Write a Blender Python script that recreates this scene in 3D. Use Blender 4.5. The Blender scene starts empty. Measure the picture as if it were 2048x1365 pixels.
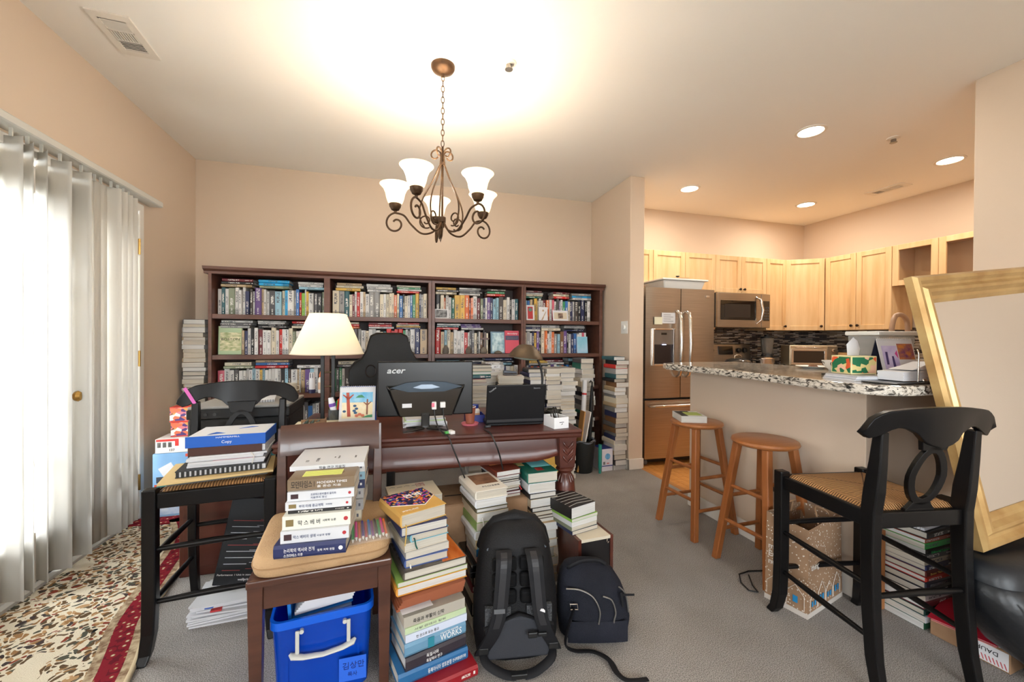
import bpy, bmesh, math, random
from mathutils import Vector, Matrix, Euler
PI = math.pi
rad = math.radians
SC = bpy.context.scene
COL = SC.collection
random.seed(7)

# ------------------------------------------------------------------ camera
cam_d = bpy.data.cameras.new('camera')
cam_d.sensor_width = 36.0
cam_d.lens = 36.0 * 812.1 / 2048.0
cam_d.clip_start = 0.05
cam = bpy.data.objects.new('camera', cam_d)
COL.objects.link(cam)
_y, _p, _r = rad(16.19), rad(-0.385), rad(0.366)
_fw = Vector((math.sin(_y) * math.cos(_p), math.cos(_y) * math.cos(_p), math.sin(_p)))
_rt = Vector((math.cos(_y), -math.sin(_y), 0))
_up = _rt.cross(_fw)
_rt2 = _rt * math.cos(_r) + _up * math.sin(_r)
_up2 = _up * math.cos(_r) - _rt * math.sin(_r)
cam.matrix_world = Matrix(((_rt2.x, _up2.x, -_fw.x, 0), (_rt2.y, _up2.y, -_fw.y, 0),
                           (_rt2.z, _up2.z, -_fw.z, 1.22), (0, 0, 0, 1)))
SC.camera = cam

# ------------------------------------------------------------------ world, exposure
SC.view_settings.view_transform = 'Standard'
SC.view_settings.look = 'None'
SC.view_settings.gamma = 1.0
SC.view_settings.use_curve_mapping = False
SC.view_settings.exposure = 1.08
SC.cycles.max_bounces = 8
SC.cycles.diffuse_bounces = 4
SC.cycles.glossy_bounces = 3
SC.cycles.transmission_bounces = 6
SC.cycles.caustics_reflective = False
SC.cycles.caustics_refractive = False
world = bpy.data.worlds.new('sky')
SC.world = world
world.use_nodes = True
_bg = world.node_tree.nodes['Background']
_bg.inputs['Color'].default_value = (0.90, 0.96, 1.0, 1)
_bg.inputs['Strength'].default_value = 9.5


def light(name, kind, loc, energy, color=(1, 1, 1), rot=(0, 0, 0), **kw):
    d = bpy.data.lights.new(name, kind)
    d.energy = energy
    d.color = color
    for k, v in kw.items():
        setattr(d, k, v)
    o = bpy.data.objects.new(name, d)
    COL.objects.link(o)
    o.location = loc
    o.rotation_euler = rot
    return o


def portal(name, loc, rot, sx, sy):
    o = light(name, 'AREA', loc, 1.0, rot=rot, shape='RECTANGLE', size=sx, size_y=sy)
    o.data.cycles.is_portal = True
    return o


portal('door_portal', (-1.80, 2.17, 1.03), (0, rad(-90), 0), 2.05, 2.3)
portal('added_side_window_portal', (-1.80, -1.6, 1.45), (0, rad(-90), 0), 1.3, 1.6)  # this and the next portal serve the windows added behind the viewer
portal('added_rear_window_portal', (0.8, -3.36, 1.45), (rad(90), 0, 0), 2.6, 1.3)

# ------------------------------------------------------------------ helpers
def lin(c):
    out = []
    for v in c[:3]:
        v = v / 255.0
        out.append(v / 12.92 if v <= 0.04045 else ((v + 0.055) / 1.055) ** 2.4)
    return (out[0], out[1], out[2], 1.0)


MATS = {}


def mat(name, col=(200, 200, 200), rough=0.55, metal=0.0, col2=None, scale=8.0, stretch=(1, 1, 1),
        bump=0.0, bscale=None, emit=None, estr=0.0, trans=0.0, coat=0.0, detail=4.0, coords='Object', alpha=1.0, spec=0.5):
    if name in MATS:
        return MATS[name]
    m = bpy.data.materials.new(name)
    m.use_nodes = True
    nt = m.node_tree
    b = nt.nodes['Principled BSDF']
    b.inputs['Roughness'].default_value = rough
    b.inputs['Metallic'].default_value = metal
    b.inputs['Base Color'].default_value = lin(col)
    b.inputs['Transmission Weight'].default_value = trans
    b.inputs['Coat Weight'].default_value = coat
    b.inputs['Specular IOR Level'].default_value = spec
    b.inputs['Alpha'].default_value = alpha
    if emit:
        b.inputs['Emission Color'].default_value = lin(emit)
        b.inputs['Emission Strength'].default_value = estr
    if col2 or bump:
        tc = nt.nodes.new('ShaderNodeTexCoord')
        mp = nt.nodes.new('ShaderNodeMapping')
        mp.inputs['Scale'].default_value = stretch
        nt.links.new(tc.outputs[coords], mp.inputs['Vector'])
        if col2:
            n = nt.nodes.new('ShaderNodeTexNoise')
            n.inputs['Scale'].default_value = scale
            n.inputs['Detail'].default_value = detail
            nt.links.new(mp.outputs[0], n.inputs['Vector'])
            r = nt.nodes.new('ShaderNodeValToRGB')
            r.color_ramp.elements[0].position = 0.35
            r.color_ramp.elements[1].position = 0.65
            r.color_ramp.elements[0].color = lin(col)
            r.color_ramp.elements[1].color = lin(col2)
            nt.links.new(n.outputs['Fac'], r.inputs[0])
            nt.links.new(r.outputs[0], b.inputs['Base Color'])
        if bump:
            n2 = nt.nodes.new('ShaderNodeTexNoise')
            n2.inputs['Scale'].default_value = bscale or scale
            n2.inputs['Detail'].default_value = 2
            nt.links.new(mp.outputs[0], n2.inputs['Vector'])
            bp = nt.nodes.new('ShaderNodeBump')
            bp.inputs['Strength'].default_value = bump
            bp.inputs['Distance'].default_value = 0.01
            nt.links.new(n2.outputs['Fac'], bp.inputs['Height'])
            nt.links.new(bp.outputs[0], b.inputs['Normal'])
    MATS[name] = m
    return m


def nodes_of(m):
    return m.node_tree.nodes, m.node_tree.links, m.node_tree.nodes['Principled BSDF']


def Tm(x=0, y=0, z=0, rx=0, ry=0, rz=0):
    return Matrix.Translation((x, y, z)) @ Euler((rx, ry, rz)).to_matrix().to_4x4()


class MB:
    """collects shapes and links them as one mesh object"""
    def __init__(s, M=None):
        s.v, s.f, s.m = [], [], []
        s.M = M

    def add(s, vs, fs, mi=0, M=None):
        b = len(s.v)
        for p in vs:
            p = Vector(p)
            if M is not None:
                p = M @ p
            if s.M is not None:
                p = s.M @ p
            s.v.append(p)
        for f in fs:
            s.f.append([i + b for i in f])
            s.m.append(mi)
        return s

    def box(s, x0, x1, y0, y1, z0, z1, mi=0, M=None):
        v = [(x0, y0, z0), (x1, y0, z0), (x1, y1, z0), (x0, y1, z0), (x0, y0, z1), (x1, y0, z1), (x1, y1, z1), (x0, y1, z1)]
        f = [(3, 2, 1, 0), (4, 5, 6, 7), (0, 1, 5, 4), (1, 2, 6, 5), (2, 3, 7, 6), (3, 0, 4, 7)]
        return s.add(v, f, mi, M)

    def hexa(s, bot, top, mi=0, M=None):
        v = list(bot) + list(top)
        f = [(3, 2, 1, 0), (4, 5, 6, 7), (0, 1, 5, 4), (1, 2, 6, 5), (2, 3, 7, 6), (3, 0, 4, 7)]
        return s.add(v, f, mi, M)

    def tube(s, pts, r, n=8, mi=0, closed=False, M=None, flat=1.0, caps=True):
        pts = [Vector(p) for p in pts]
        k = len(pts)
        rs = r if isinstance(r, (list, tuple)) else [r] * k
        vs, fs = [], []
        prev = None
        for i in range(k):
            if closed:
                t = pts[(i + 1) % k] - pts[i - 1]
            else:
                t = pts[min(i + 1, k - 1)] - pts[max(i - 1, 0)]
            if t.length < 1e-9:
                t = Vector((0, 0, 1))
            t.normalize()
            if prev is None:
                a = Vector((0, 0, 1)) if abs(t.z) < 0.9 else Vector((1, 0, 0))
                u = t.cross(a).normalized()
            else:
                u = (prev - t * prev.dot(t))
                if u.length < 1e-6:
                    u = t.cross(Vector((0.3, 0.5, 0.8)))
                u.normalize()
            prev = u
            w = t.cross(u)
            for j in range(n):
                a = 2 * PI * j / n
                vs.append(pts[i] + u * (math.cos(a) * rs[i]) + w * (math.sin(a) * rs[i] * flat))
        rng = k if closed else k - 1
        for i in range(rng):
            for j in range(n):
                a, b = i * n + j, i * n + (j + 1) % n
                c, d = ((i + 1) % k) * n + (j + 1) % n, ((i + 1) % k) * n + j
                fs.append((a, b, c, d))
        if not closed and caps:
            fs.append(tuple(range(n - 1, -1, -1)))
            fs.append(tuple((k - 1) * n + j for j in range(n)))
        return s.add(vs, fs, mi, M)

    def cyl(s, p0, p1, r0, r1=None, n=12, mi=0, M=None):
        return s.tube([p0, p1], [r0, r0 if r1 is None else r1], n, mi, M=M)

    def lathe(s, prof, n=24, mi=0, M=None, sx=1.0, sy=1.0):
        vs, fs = [], []
        k = len(prof)
        for r, z in prof:
            for j in range(n):
                a = 2 * PI * j / n
                vs.append((math.cos(a) * r * sx, math.sin(a) * r * sy, z))
        for i in range(k - 1):
            for j in range(n):
                fs.append((i * n + j, i * n + (j + 1) % n, (i + 1) * n + (j + 1) % n, (i + 1) * n + j))
        if prof[0][0] > 1e-6:
            fs.append(tuple(range(n - 1, -1, -1)))
        if prof[-1][0] > 1e-6:
            fs.append(tuple((k - 1) * n + j for j in range(n)))
        return s.add(vs, fs, mi, M)

    def prism(s, poly, d0, d1, mi=0, M=None, axis='z'):
        """polygon in the plane across the axis, extruded from d0 to d1"""
        n = len(poly)
        def P(a, b, d):
            return {'z': (a, b, d), 'y': (a, d, b), 'x': (d, a, b)}[axis]
        vs = [P(a, b, d0) for a, b in poly] + [P(a, b, d1) for a, b in poly]
        fs = [tuple(range(n - 1, -1, -1)), tuple(range(n, 2 * n))]
        fs += [(i, (i + 1) % n, n + (i + 1) % n, n + i) for i in range(n)]
        return s.add(vs, fs, mi, M)

    def strip(s, path, prof_fn, mi=0, M=None, close=False):
        """sweep: prof_fn(i) returns a ring of points; rings are joined"""
        rings = [prof_fn(i) for i in range(path)]
        n = len(rings[0])
        vs = [p for r in rings for p in r]
        fs = []
        for i in range(path - 1):
            for j in range(n):
                fs.append((i * n + j, i * n + (j + 1) % n, (i + 1) * n + (j + 1) % n, (i + 1) * n + j))
        fs.append(tuple(range(n - 1, -1, -1)))
        fs.append(tuple((path - 1) * n + j for j in range(n)))
        return s.add(vs, fs, mi, M)

    def grid(s, fn, nu, nv, mi=0, M=None):
        vs = [fn(i / nu, j / nv) for j in range(nv + 1) for i in range(nu + 1)]
        fs = [(j * (nu + 1) + i, j * (nu + 1) + i + 1, (j + 1) * (nu + 1) + i + 1, (j + 1) * (nu + 1) + i) for j in range(nv) for i in range(nu)]
        return s.add(vs, fs, mi, M)

    def mesh(s, name, mats, smooth=None, fix=True):
        me = bpy.data.meshes.new(name)
        me.from_pydata([tuple(p) for p in s.v], [], s.f)
        for m in (mats if isinstance(mats, (list, tuple)) else [mats]):
            me.materials.append(m)
        for i, p in enumerate(me.polygons):
            p.material_index = s.m[i]
        if fix:
            bm = bmesh.new()
            bm.from_mesh(me)
            bmesh.ops.recalc_face_normals(bm, faces=bm.faces)
            bm.to_mesh(me)
            bm.free()
        if smooth is not None:
            me.shade_smooth()
            me.set_sharp_from_angle(angle=rad(smooth))
        me.update()
        return me

    def build(s, name, mats, parent=None, smooth=None, bevel=0.0, seg=2, loc=None, rot=None, sub=0, fix=True):
        o = bpy.data.objects.new(name, s.mesh(name, mats, smooth, fix))
        COL.objects.link(o)
        if parent is not None:
            o.parent = parent
        if loc is not None:
            o.location = loc
        if rot is not None:
            o.rotation_euler = rot
        if bevel:
            bv = o.modifiers.new('bevel', 'BEVEL')
            bv.width = bevel
            bv.segments = seg
            bv.limit_method = 'ANGLE'
            bv.angle_limit = rad(40)
        if sub:
            sb = o.modifiers.new('subdivision', 'SUBSURF')
            sb.levels = sub
            sb.render_levels = sub
        return o


def tag(o, label, cat, group=None, kind=None):
    o['label'] = label
    o['category'] = cat
    if group:
        o['group'] = group
    if kind:
        o['kind'] = kind
    return o


def thing(name, label, cat, loc=(0, 0, 0), rotz=0.0, group=None, rot=None):
    o = bpy.data.objects.new(name, None)
    o.empty_display_size = 0.05
    COL.objects.link(o)
    o.location = loc
    o.rotation_euler = rot if rot is not None else (0, 0, rotz)
    return tag(o, label, cat, group)


def struct(o, label=None):
    o['kind'] = 'structure'
    if label:
        o['label'] = label
    return o


def part(name, mats, parent, fn, **kw):
    mb = MB()
    fn(mb)
    return mb.build(name, mats, parent, **kw)


def copy_tree(o, parent=None):
    c = o.copy()
    COL.objects.link(c)
    c.parent = parent
    for ch in list(o.children):
        copy_tree(ch, c)
    return c


def lettering(s, parent, origin, right, up, size, material, width=None, name='lettering', align='LEFT', thick=0.0004, shear=0.0, bold=0.0):
    """print on a surface: baseline starts at origin, runs along right; letters stand along up"""
    cu = bpy.data.curves.new('t', 'FONT')
    cu.body = s
    cu.size = size
    cu.align_x = align
    cu.extrude = thick
    cu.shear = shear
    cu.offset = bold
    cu.resolution_u = 2
    to = bpy.data.objects.new('t', cu)
    me = bpy.data.meshes.new_from_object(to)
    bpy.data.objects.remove(to)
    bpy.data.curves.remove(cu)
    right = Vector(right).normalized()
    up = Vector(up).normalized()
    nrm = right.cross(up)
    sx = 1.0
    if width and len(me.vertices):
        xs = [v.co.x for v in me.vertices]
        sx = width / max(1e-6, max(xs) - min(xs))
    o0 = Vector(origin)
    for v in me.vertices:
        v.co = o0 + right * (v.co.x * sx) + up * v.co.y + nrm * (v.co.z + thick)
    me.materials.clear()
    me.materials.append(material)
    o = bpy.data.objects.new(name, me)
    COL.objects.link(o)
    if parent is not None:
        o.parent = parent
    return o
# ------------------------------------------------------------------ materials of the shell
M_WALL = mat('wall_paint_beige', (215, 195, 174), 0.75, bump=0.04, bscale=160)
M_WALLK = M_WALL
M_CEIL = mat('ceiling_paint_offwhite', (243, 239, 232), 0.85, bump=0.05, bscale=220)
M_TRIM = mat('trim_paint_white', (235, 231, 224), 0.4)
M_CARPET = mat('carpet_grey_pile', (122, 117, 112), 0.95, col2=(206, 200, 195), scale=300, bump=0.8, bscale=420, spec=0.1, detail=2.0)
_n, _l, _b = nodes_of(M_CARPET)
_tc = _n.new('ShaderNodeTexCoord')
_nz = _n.new('ShaderNodeTexNoise'); _nz.inputs['Scale'].default_value = 3.5; _nz.inputs['Detail'].default_value = 5
_l.new(_tc.outputs['Object'], _nz.inputs['Vector'])
_rp = _n.new('ShaderNodeValToRGB')
_rp.color_ramp.elements[0].position = 0.3; _rp.color_ramp.elements[0].color = (0.66, 0.62, 0.58, 1)
_rp.color_ramp.elements[1].position = 0.62; _rp.color_ramp.elements[1].color = (1, 1, 1, 1)
_l.new(_nz.outputs['Fac'], _rp.inputs[0])
_mx = _n.new('ShaderNodeMix'); _mx.data_type = 'RGBA'; _mx.blend_type = 'MULTIPLY'; _mx.inputs['Factor'].default_value = 0.40
_src = _b.inputs['Base Color'].links[0].from_socket
_l.new(_src, _mx.inputs['A']); _l.new(_rp.outputs[0], _mx.inputs['B']); _l.new(_mx.outputs['Result'], _b.inputs['Base Color'])
M_WOODFLOOR = mat('oak_plank', (196, 128, 62), 0.35, col2=(226, 164, 92), scale=6, stretch=(1, 9, 1))
M_JOINT = mat('dark_joint', (120, 76, 40), 0.8)

H = 2.74
XL, YB, XR, YE, XK = -1.64, 4.11, 3.24, 1.53, 5.22
YR = -3.2
T = 0.14
# floor and ceiling
struct(part('floor', M_CARPET, None, lambda m: m.box(XL - T, 2.25, YR - T, YB + T, -0.1, 0).box(2.25, XR, YR - T, 1.40, -0.1, 0)))
kf = struct(part('floor_kitchen', M_JOINT, None, lambda m: m.box(2.25, XK + T, 1.40, YB + T, -0.1, -0.006)))
_pl = MB().box(0.0015, 0.0735, 0, 0.5985, -0.006, 0.002).mesh('plank', M_WOODFLOOR)
for i in range(9):
    for j in range(6):
        yy = 1.42 + j * 0.60 + (i % 3) * 0.2 - 0.2
        if yy < 1.40 or yy + 0.6 > YB:
            continue
        o = bpy.data.objects.new('plank', _pl)
        COL.objects.link(o); o.parent = kf; o.location = (2.262 + i * 0.075, yy, 0)
kf2 = part('plank_field', M_WOODFLOOR, kf, lambda m: m.box(2.94, XK, 1.42, YB, -0.006, 0.001))
struct(part('trim_4', mat('oak_reducer', (190, 132, 76), 0.4), None, lambda m: m.prism([(2.235, 0.0), (2.275, 0.0), (2.27, 0.008), (2.245, 0.008)], 2.52, 3.31, axis='y')))
struct(part('ceiling', M_CEIL, None, lambda m: m.box(XL - T, XR + T, YR - T, YB + T, H, H + 0.1).box(XR + T, XK + T, YE - T, YB + T, H, H + 0.1)))
# walls
DY0, DY1, DZ = 1.02, 3.29, 2.06        # french door opening in the left wall
def wl(m):
    m.box(XL - T, XL, DY1, YB + T, 0, H)
    m.box(XL - T, XL, DY0, DY1, DZ, H)
    m.box(XL - T, XL, -0.8, DY0, 0, H)
    m.box(XL - T, XL, -2.4, -0.8, 0, 0.8).box(XL - T, XL, -2.4, -0.8, 2.1, H)
    m.box(XL - T, XL, YR - T, -2.4, 0, H)
struct(part('wall_left', M_WALL, None, wl))
struct(part('wall_back', M_WALL, None, lambda m: m.box(XL, XK + T, YB, YB + T, 0, H)))
struct(part('wall_divider', M_WALL, None, lambda m: m.box(2.105, 2.255, 3.325, YB, 0, H), bevel=0.006))
struct(part('wall_right', M_WALL, None, lambda m: m.box(XR, XR + T, YR - T, YE, 0, H).box(XR + T, XK + T, YE - T, YE, 0, H), bevel=0.004))
struct(part('wall_kitchen_right', M_WALL, None, lambda m: m.box(XK, XK + T, YE, YB, 0, H)))
def wr(m):
    m.box(XL, -0.5, YR - T, YR, 0, H).box(2.1, XR, YR - T, YR, 0, H)
    m.box(-0.5, 2.1, YR - T, YR, 0, 0.8).box(-0.5, 2.1, YR - T, YR, 2.1, H)
struct(part('wall_rear', M_WALL, None, wr))
struct(part('wall_half', M_WALL, None, lambda m: m.prism([(2.10, 1.345), (3.24, 1.345), (3.24, 1.465), (2.22, 1.465), (2.22, 2.51), (2.10, 2.51)], 0, 1.002), bevel=0.004))
# baseboards
M_BB = mat('baseboard_paint', (232, 226, 217), 0.45)
struct(part('baseboard_left', M_BB, None, lambda m: m.box(XL, XL + 0.014, 3.38, YB, 0, 0.10), bevel=0.004))
struct(part('baseboard_back', M_BB, None, lambda m: m.box(XL, 2.105, YB - 0.014, YB, 0, 0.10), bevel=0.004))
struct(part('baseboard_divider', M_BB, None, lambda m: m.box(2.091, 2.105, 3.311, YB, 0, 0.10).box(2.091, 2.258, 3.311, 3.325, 0, 0.10), bevel=0.004))
struct(part('baseboard_half', M_BB, None, lambda m: m.box(2.086, 2.10, 1.331, 2.51, 0, 0.10).box(2.086, 3.24, 1.331, 1.345, 0, 0.10), bevel=0.004))
struct(part('baseboard_right', M_BB, None, lambda m: m.box(XR - 0.014, XR, YR, 1.33, 0, 0.10), bevel=0.004))

# ------------------------------------------------------------------ french doors, blinds
M_GLASS = mat('window_glass', (255, 255, 255), 0.02)
_n, _l, _b = nodes_of(M_GLASS)
_tr = _n.new('ShaderNodeBsdfTransparent'); _gl = _n.new('ShaderNodeBsdfGlossy'); _gl.inputs['Roughness'].default_value = 0.02
_ms = _n.new('ShaderNodeMixShader'); _ms.inputs[0].default_value = 0.05
_l.new(_tr.outputs[0], _ms.inputs[1]); _l.new(_gl.outputs[0], _ms.inputs[2])
_l.new(_ms.outputs[0], _n['Material Output'].inputs['Surface'])
def casing(m):
    m.box(XL - 0.02, XL + 0.018, DY1 - 0.012, DY1 + 0.040, 0, DZ + 0.04)
    m.box(XL - 0.02, XL + 0.018, DY0 - 0.06, DY0 + 0.012, 0, DZ + 0.06)
    m.box(XL - 0.02, XL + 0.018, DY0, DY1, DZ - 0.012, DZ + 0.04)
    m.box(XL - T, XL - 0.02, DY1 - 0.03, DY1, 0, DZ).box(XL - T, XL - 0.02, DY0, DY0 + 0.03, 0, DZ)
struct(part('trim_1', M_TRIM, None, casing, bevel=0.006))
struct(part('trim_2', mat('door_sill', (206, 200, 190), 0.5), None, lambda m: m.box(XL - T, XL + 0.01, DY0, DY1, 0, 0.02)))
M_BRASS = mat('brass', (190, 150, 84), 0.3, 0.9)
def french(name, y0, y1, knob_y, hinge_y):
    d = part(name, M_TRIM, None, lambda m: m.box(-1.70, -1.655, y0, y0 + 0.11, 0.025, 2.03).box(-1.70, -1.655, y1 - 0.11, y1, 0.025, 2.03)
             .box(-1.70, -1.655, y0, y1, 1.90, 2.03).box(-1.70, -1.655, y0, y1, 0.025, 0.27), bevel=0.004)
    struct(d)
    w = (y1 - y0 - 0.22)
    for k in range(1, 3):
        part('muntin', M_TRIM, d, lambda m: m.box(-1.694, -1.661, y0 + 0.11 + w * k / 3 - 0.011, y0 + 0.11 + w * k / 3 + 0.011, 0.27, 1.90))
    for k in range(1, 5):
        part('muntin', M_TRIM, d, lambda m: m.box(-1.692, -1.663, y0 + 0.11, y1 - 0.11, 0.27 + 1.63 * k / 5 - 0.011, 0.27 + 1.63 * k / 5 + 0.011))
    for i in range(3):
        for j in range(5):
            a = y0 + 0.11 + w * i / 3 + 0.011
            z = 0.27 + 1.63 * j / 5 + 0.011
            part('pane', M_GLASS, d, lambda m: m.box(-1.680, -1.676, a, a + w / 3 - 0.022, z, z + 1.63 / 5 - 0.022))
    kb = part('knob', M_BRASS, d, lambda m: m.lathe([(0.026, 0), (0.026, 0.006), (0.011, 0.010), (0.011, 0.03), (0.026, 0.042), (0.029, 0.055), (0.020, 0.068), (0, 0.070)], 20, M=Tm(-1.655, knob_y, 0.90, 0, rad(90), 0)), smooth=40)
    for hz in (0.25, 1.07, 1.81):
        part('hinge', M_BRASS, d, lambda m: m.box(-1.652, -1.622, hinge_y - 0.003, hinge_y + 0.003, hz - 0.05, hz + 0.05).cyl((-1.617, hinge_y, hz - 0.052), (-1.617, hinge_y, hz + 0.052), 0.006))
    return d
french('door_1', 2.63, 3.255, 2.70, 3.266)
french('door_2', 1.99, 2.622, 2.06, 1.98)
french('door_3', 1.05, 1.97, 1.10, 1.04)

M_BLIND = mat('blind_vinyl', (224, 220, 212), 0.6)
_n, _l, _b = nodes_of(M_BLIND)
_tr = _n.new('ShaderNodeBsdfTranslucent'); _tr.inputs['Color'].default_value = (0.80, 0.78, 0.74, 1)
_ms = _n.new('ShaderNodeMixShader'); _ms.inputs[0].default_value = 0.20
_l.new(_b.outputs[0], _ms.inputs[1]); _l.new(_tr.outputs[0], _ms.inputs[2])
_l.new(_ms.outputs[0], _n['Material Output'].inputs['Surface'])
M_RAILG = mat('rail_aluminium', (214, 214, 208), 0.4, 0.2)
vb = thing('vertical_blind', 'white vertical blind with partly turned slats over the french doors', 'blind', (-1.60, 2.2, 2.12))
def P_(o, f, name, m, **kw):
    q = part(name, m, None, f, **kw)
    q.parent = o
    q.matrix_parent_inverse = Matrix.Translation(o.location).inverted() if tuple(o.rotation_euler) == (0, 0, 0) else (Matrix.Translation(o.location) @ o.rotation_euler.to_matrix().to_4x4()).inverted()
    return q
P_(vb, lambda m: m.prism([(-1.638, 2.117), (-1.638, 2.157), (-1.565, 2.157), (-1.558, 2.150), (-1.558, 2.122), (-1.565, 2.117)], 0.95, 3.42, axis='y'), 'rail', M_RAILG)
SL = [(-1.636, 2.300, -1.550, 2.289), (-1.622, 2.393, -1.559, 2.352), (-1.628, 2.475, -1.560, 2.432), (-1.631, 2.549, -1.543, 2.556),
      (-1.624, 2.690, -1.548, 2.692), (-1.606, 2.786, -1.600, 2.855), (-1.606, 2.830, -1.597, 2.905), (-1.608, 2.905, -1.556, 2.935), (-1.606, 2.960, -1.558, 2.998),
      (-1.606, 3.015, -1.560, 3.052), (-1.606, 3.070, -1.564, 3.105)]
SL += [(-1.62, 2.20 - 0.085 * k, -1.555, 2.14 - 0.085 * k) for k in range(14)]
for k, (xa, ya, xb, yb) in enumerate(SL):
    c = Vector(((xa + xb) / 2, (ya + yb) / 2, 0)); d = Vector((xb - xa, yb - ya, 0)).normalized() * 0.0445
    n = Vector((-d.y, d.x, 0)).normalized()
    def slat(m, c=c, d=d, n=n):
        zs = (0.055, 2.085)
        ring = []
        for z in zs:
            for u in (-1, -0.5, 0, 0.5, 1):
                p = c + d * u + n * (0.006 * (1 - u * u)); ring.append((p.x, p.y, z))
        m.add(ring, [(i, i + 1, i + 6, i + 5) for i in range(4)])
    o = P_(vb, slat, 'slat', M_BLIND, smooth=60, fix=False)
    so = o.modifiers.new('thickness', 'SOLIDIFY'); so.thickness = 0.0012
    P_(vb, lambda m: m.box(c.x - 0.006, c.x + 0.006, c.y - 0.003, c.y + 0.003, 2.08, 2.118), 'slat_clip', M_RAILG)

# unseen windows added behind the viewer to let in more daylight
def win(name, f, pane):
    o = struct(part(name, M_TRIM, None, f, bevel=0.004))
    part('pane', M_GLASS, o, pane)
win('window_added_1', lambda m: m.box(-0.5, 2.1, YR - 0.09, YR - 0.04, 0.8, 0.86).box(-0.5, 2.1, YR - 0.09, YR - 0.04, 2.04, 2.1).box(-0.5, -0.44, YR - 0.09, YR - 0.04, 0.86, 2.04).box(2.04, 2.1, YR - 0.09, YR - 0.04, 0.86, 2.04).box(0.78, 0.82, YR - 0.09, YR - 0.04, 0.86, 2.04),
    lambda m: m.box(-0.44, 2.04, YR - 0.068, YR - 0.064, 0.86, 2.04))
win('window_added_2', lambda m: m.box(-1.73, -1.68, -2.4, -0.8, 0.8, 0.86).box(-1.73, -1.68, -2.4, -0.8, 2.04, 2.1).box(-1.73, -1.68, -2.4, -2.34, 0.86, 2.04).box(-1.73, -1.68, -0.86, -0.8, 0.86, 2.04).box(-1.73, -1.68, -1.62, -1.58, 0.86, 2.04),
    lambda m: m.box(-1.706, -1.702, -2.34, -0.86, 0.86, 2.04))
struct(part('ground_outside', mat('terrace_concrete', (184, 182, 176), 0.9, col2=(166, 164, 158), scale=3), None, lambda m: m.box(-30, XL - T, -30, 30, -0.25, -0.15).box(XL - T, 30, -30, YR - T, -0.25, -0.15)))
# ------------------------------------------------------------------ kitchen
M_MAPLE = mat('maple_wood', (222, 180, 128), 0.42, col2=(234, 198, 150), scale=3.0, stretch=(6, 6, 0.6))
M_MAPLE_IN = mat('maple_interior', (196, 158, 116), 0.5)
M_KNOB = mat('bronze_knob', (52, 38, 30), 0.35, 0.7)
M_STEEL = mat('brushed_steel', (184, 175, 164), 0.28, 0.95, col2=(172, 163, 152), scale=3, stretch=(1, 1, 40))
M_STEELL = mat('bright_steel', (214, 208, 200), 0.2, 1.0)
M_BLACKG = mat('black_glass', (14, 13, 13), 0.08, coat=0.5)
M_BLACKP = mat('black_plastic', (22, 22, 23), 0.45)
M_DGREY = mat('dark_grey_plastic', (58, 58, 60), 0.4)
M_WHITEP = mat('white_plastic', (238, 237, 232), 0.4)
M_PAPER = mat('white_paper', (216, 216, 219), 0.7)
M_INK = mat('black_ink', (32, 31, 33), 0.8)
M_INKW = mat('white_ink', (240, 240, 240), 0.7)
M_GRAYINK = mat('grey_ink', (120, 118, 118), 0.8)

def door_on(parent, w, h, Mx, knob=None, glass=False, name='door'):
    """shaker door: local x across 0..w, z up 0..h, front faces -y at y=0"""
    r = 0.055
    d = part(name, M_MAPLE, parent, lambda m: m.box(0.002, r, 0, 0.02, 0.002, h - 0.002, M=Mx).box(w - r, w - 0.002, 0, 0.02, 0.002, h - 0.002, M=Mx)
             .box(r, w - r, 0, 0.02, 0.002, r, M=Mx).box(r, w - r, 0, 0.02, h - r, h - 0.002, M=Mx), bevel=0.0025)
    if glass:
        part('pane', M_GLASS, d, lambda m: m.box(r, w - r, 0.010, 0.013, r, h - r, M=Mx))
    else:
        part('panel', M_MAPLE, d, lambda m: m.box(r, w - r, 0.009, 0.018, r, h - r, M=Mx))
    if knob:
        part('knob', M_KNOB, d, lambda m: m.lathe([(0.006, 0), (0.006, 0.012), (0.014, 0.018), (0.015, 0.025), (0.009, 0.031), (0, 0.032)], 14, M=Mx @ Tm(knob[0], 0, knob[1], rad(90), 0, 0)), smooth=40)
    return d

def cab_back(label, x0, x1, z0, z1, doors, group='maple wall cabinets'):
    o = thing('wall_cabinet', label, 'cabinet', (x0, 3.82, z0), 0, group)
    w, h = x1 - x0, z1 - z0
    part('body', M_MAPLE, o, lambda m: m.box(0.001, w - 0.001, 0, 0.285, 0, h))
    for (a, b, k) in doors:
        door_on(o, b - a, h, Tm(a - x0, -0.021, 0), k)
    return o
cab_back('maple wall cabinet partly hidden by the wall edge above the refrigerator', 2.275, 3.10, 1.76, 2.19, [(2.275, 2.69, (0.385, 0.045)), (2.69, 3.10, (0.03, 0.045))])
cab_back('tall maple wall cabinet just right of the refrigerator top', 3.10, 3.515, 1.335, 2.19, [(3.10, 3.515, (0.385, 0.05))])
cab_back('short two-door maple cabinet directly above the microwave', 3.515, 4.25, 1.76, 2.19, [(3.515, 3.88, (0.335, 0.045)), (3.88, 4.25, (0.03, 0.045))])
cab_back('narrow maple wall cabinet right of the microwave', 4.25, 4.56, 1.335, 2.19, [(4.25, 4.56, (0.275, 0.05))])
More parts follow.
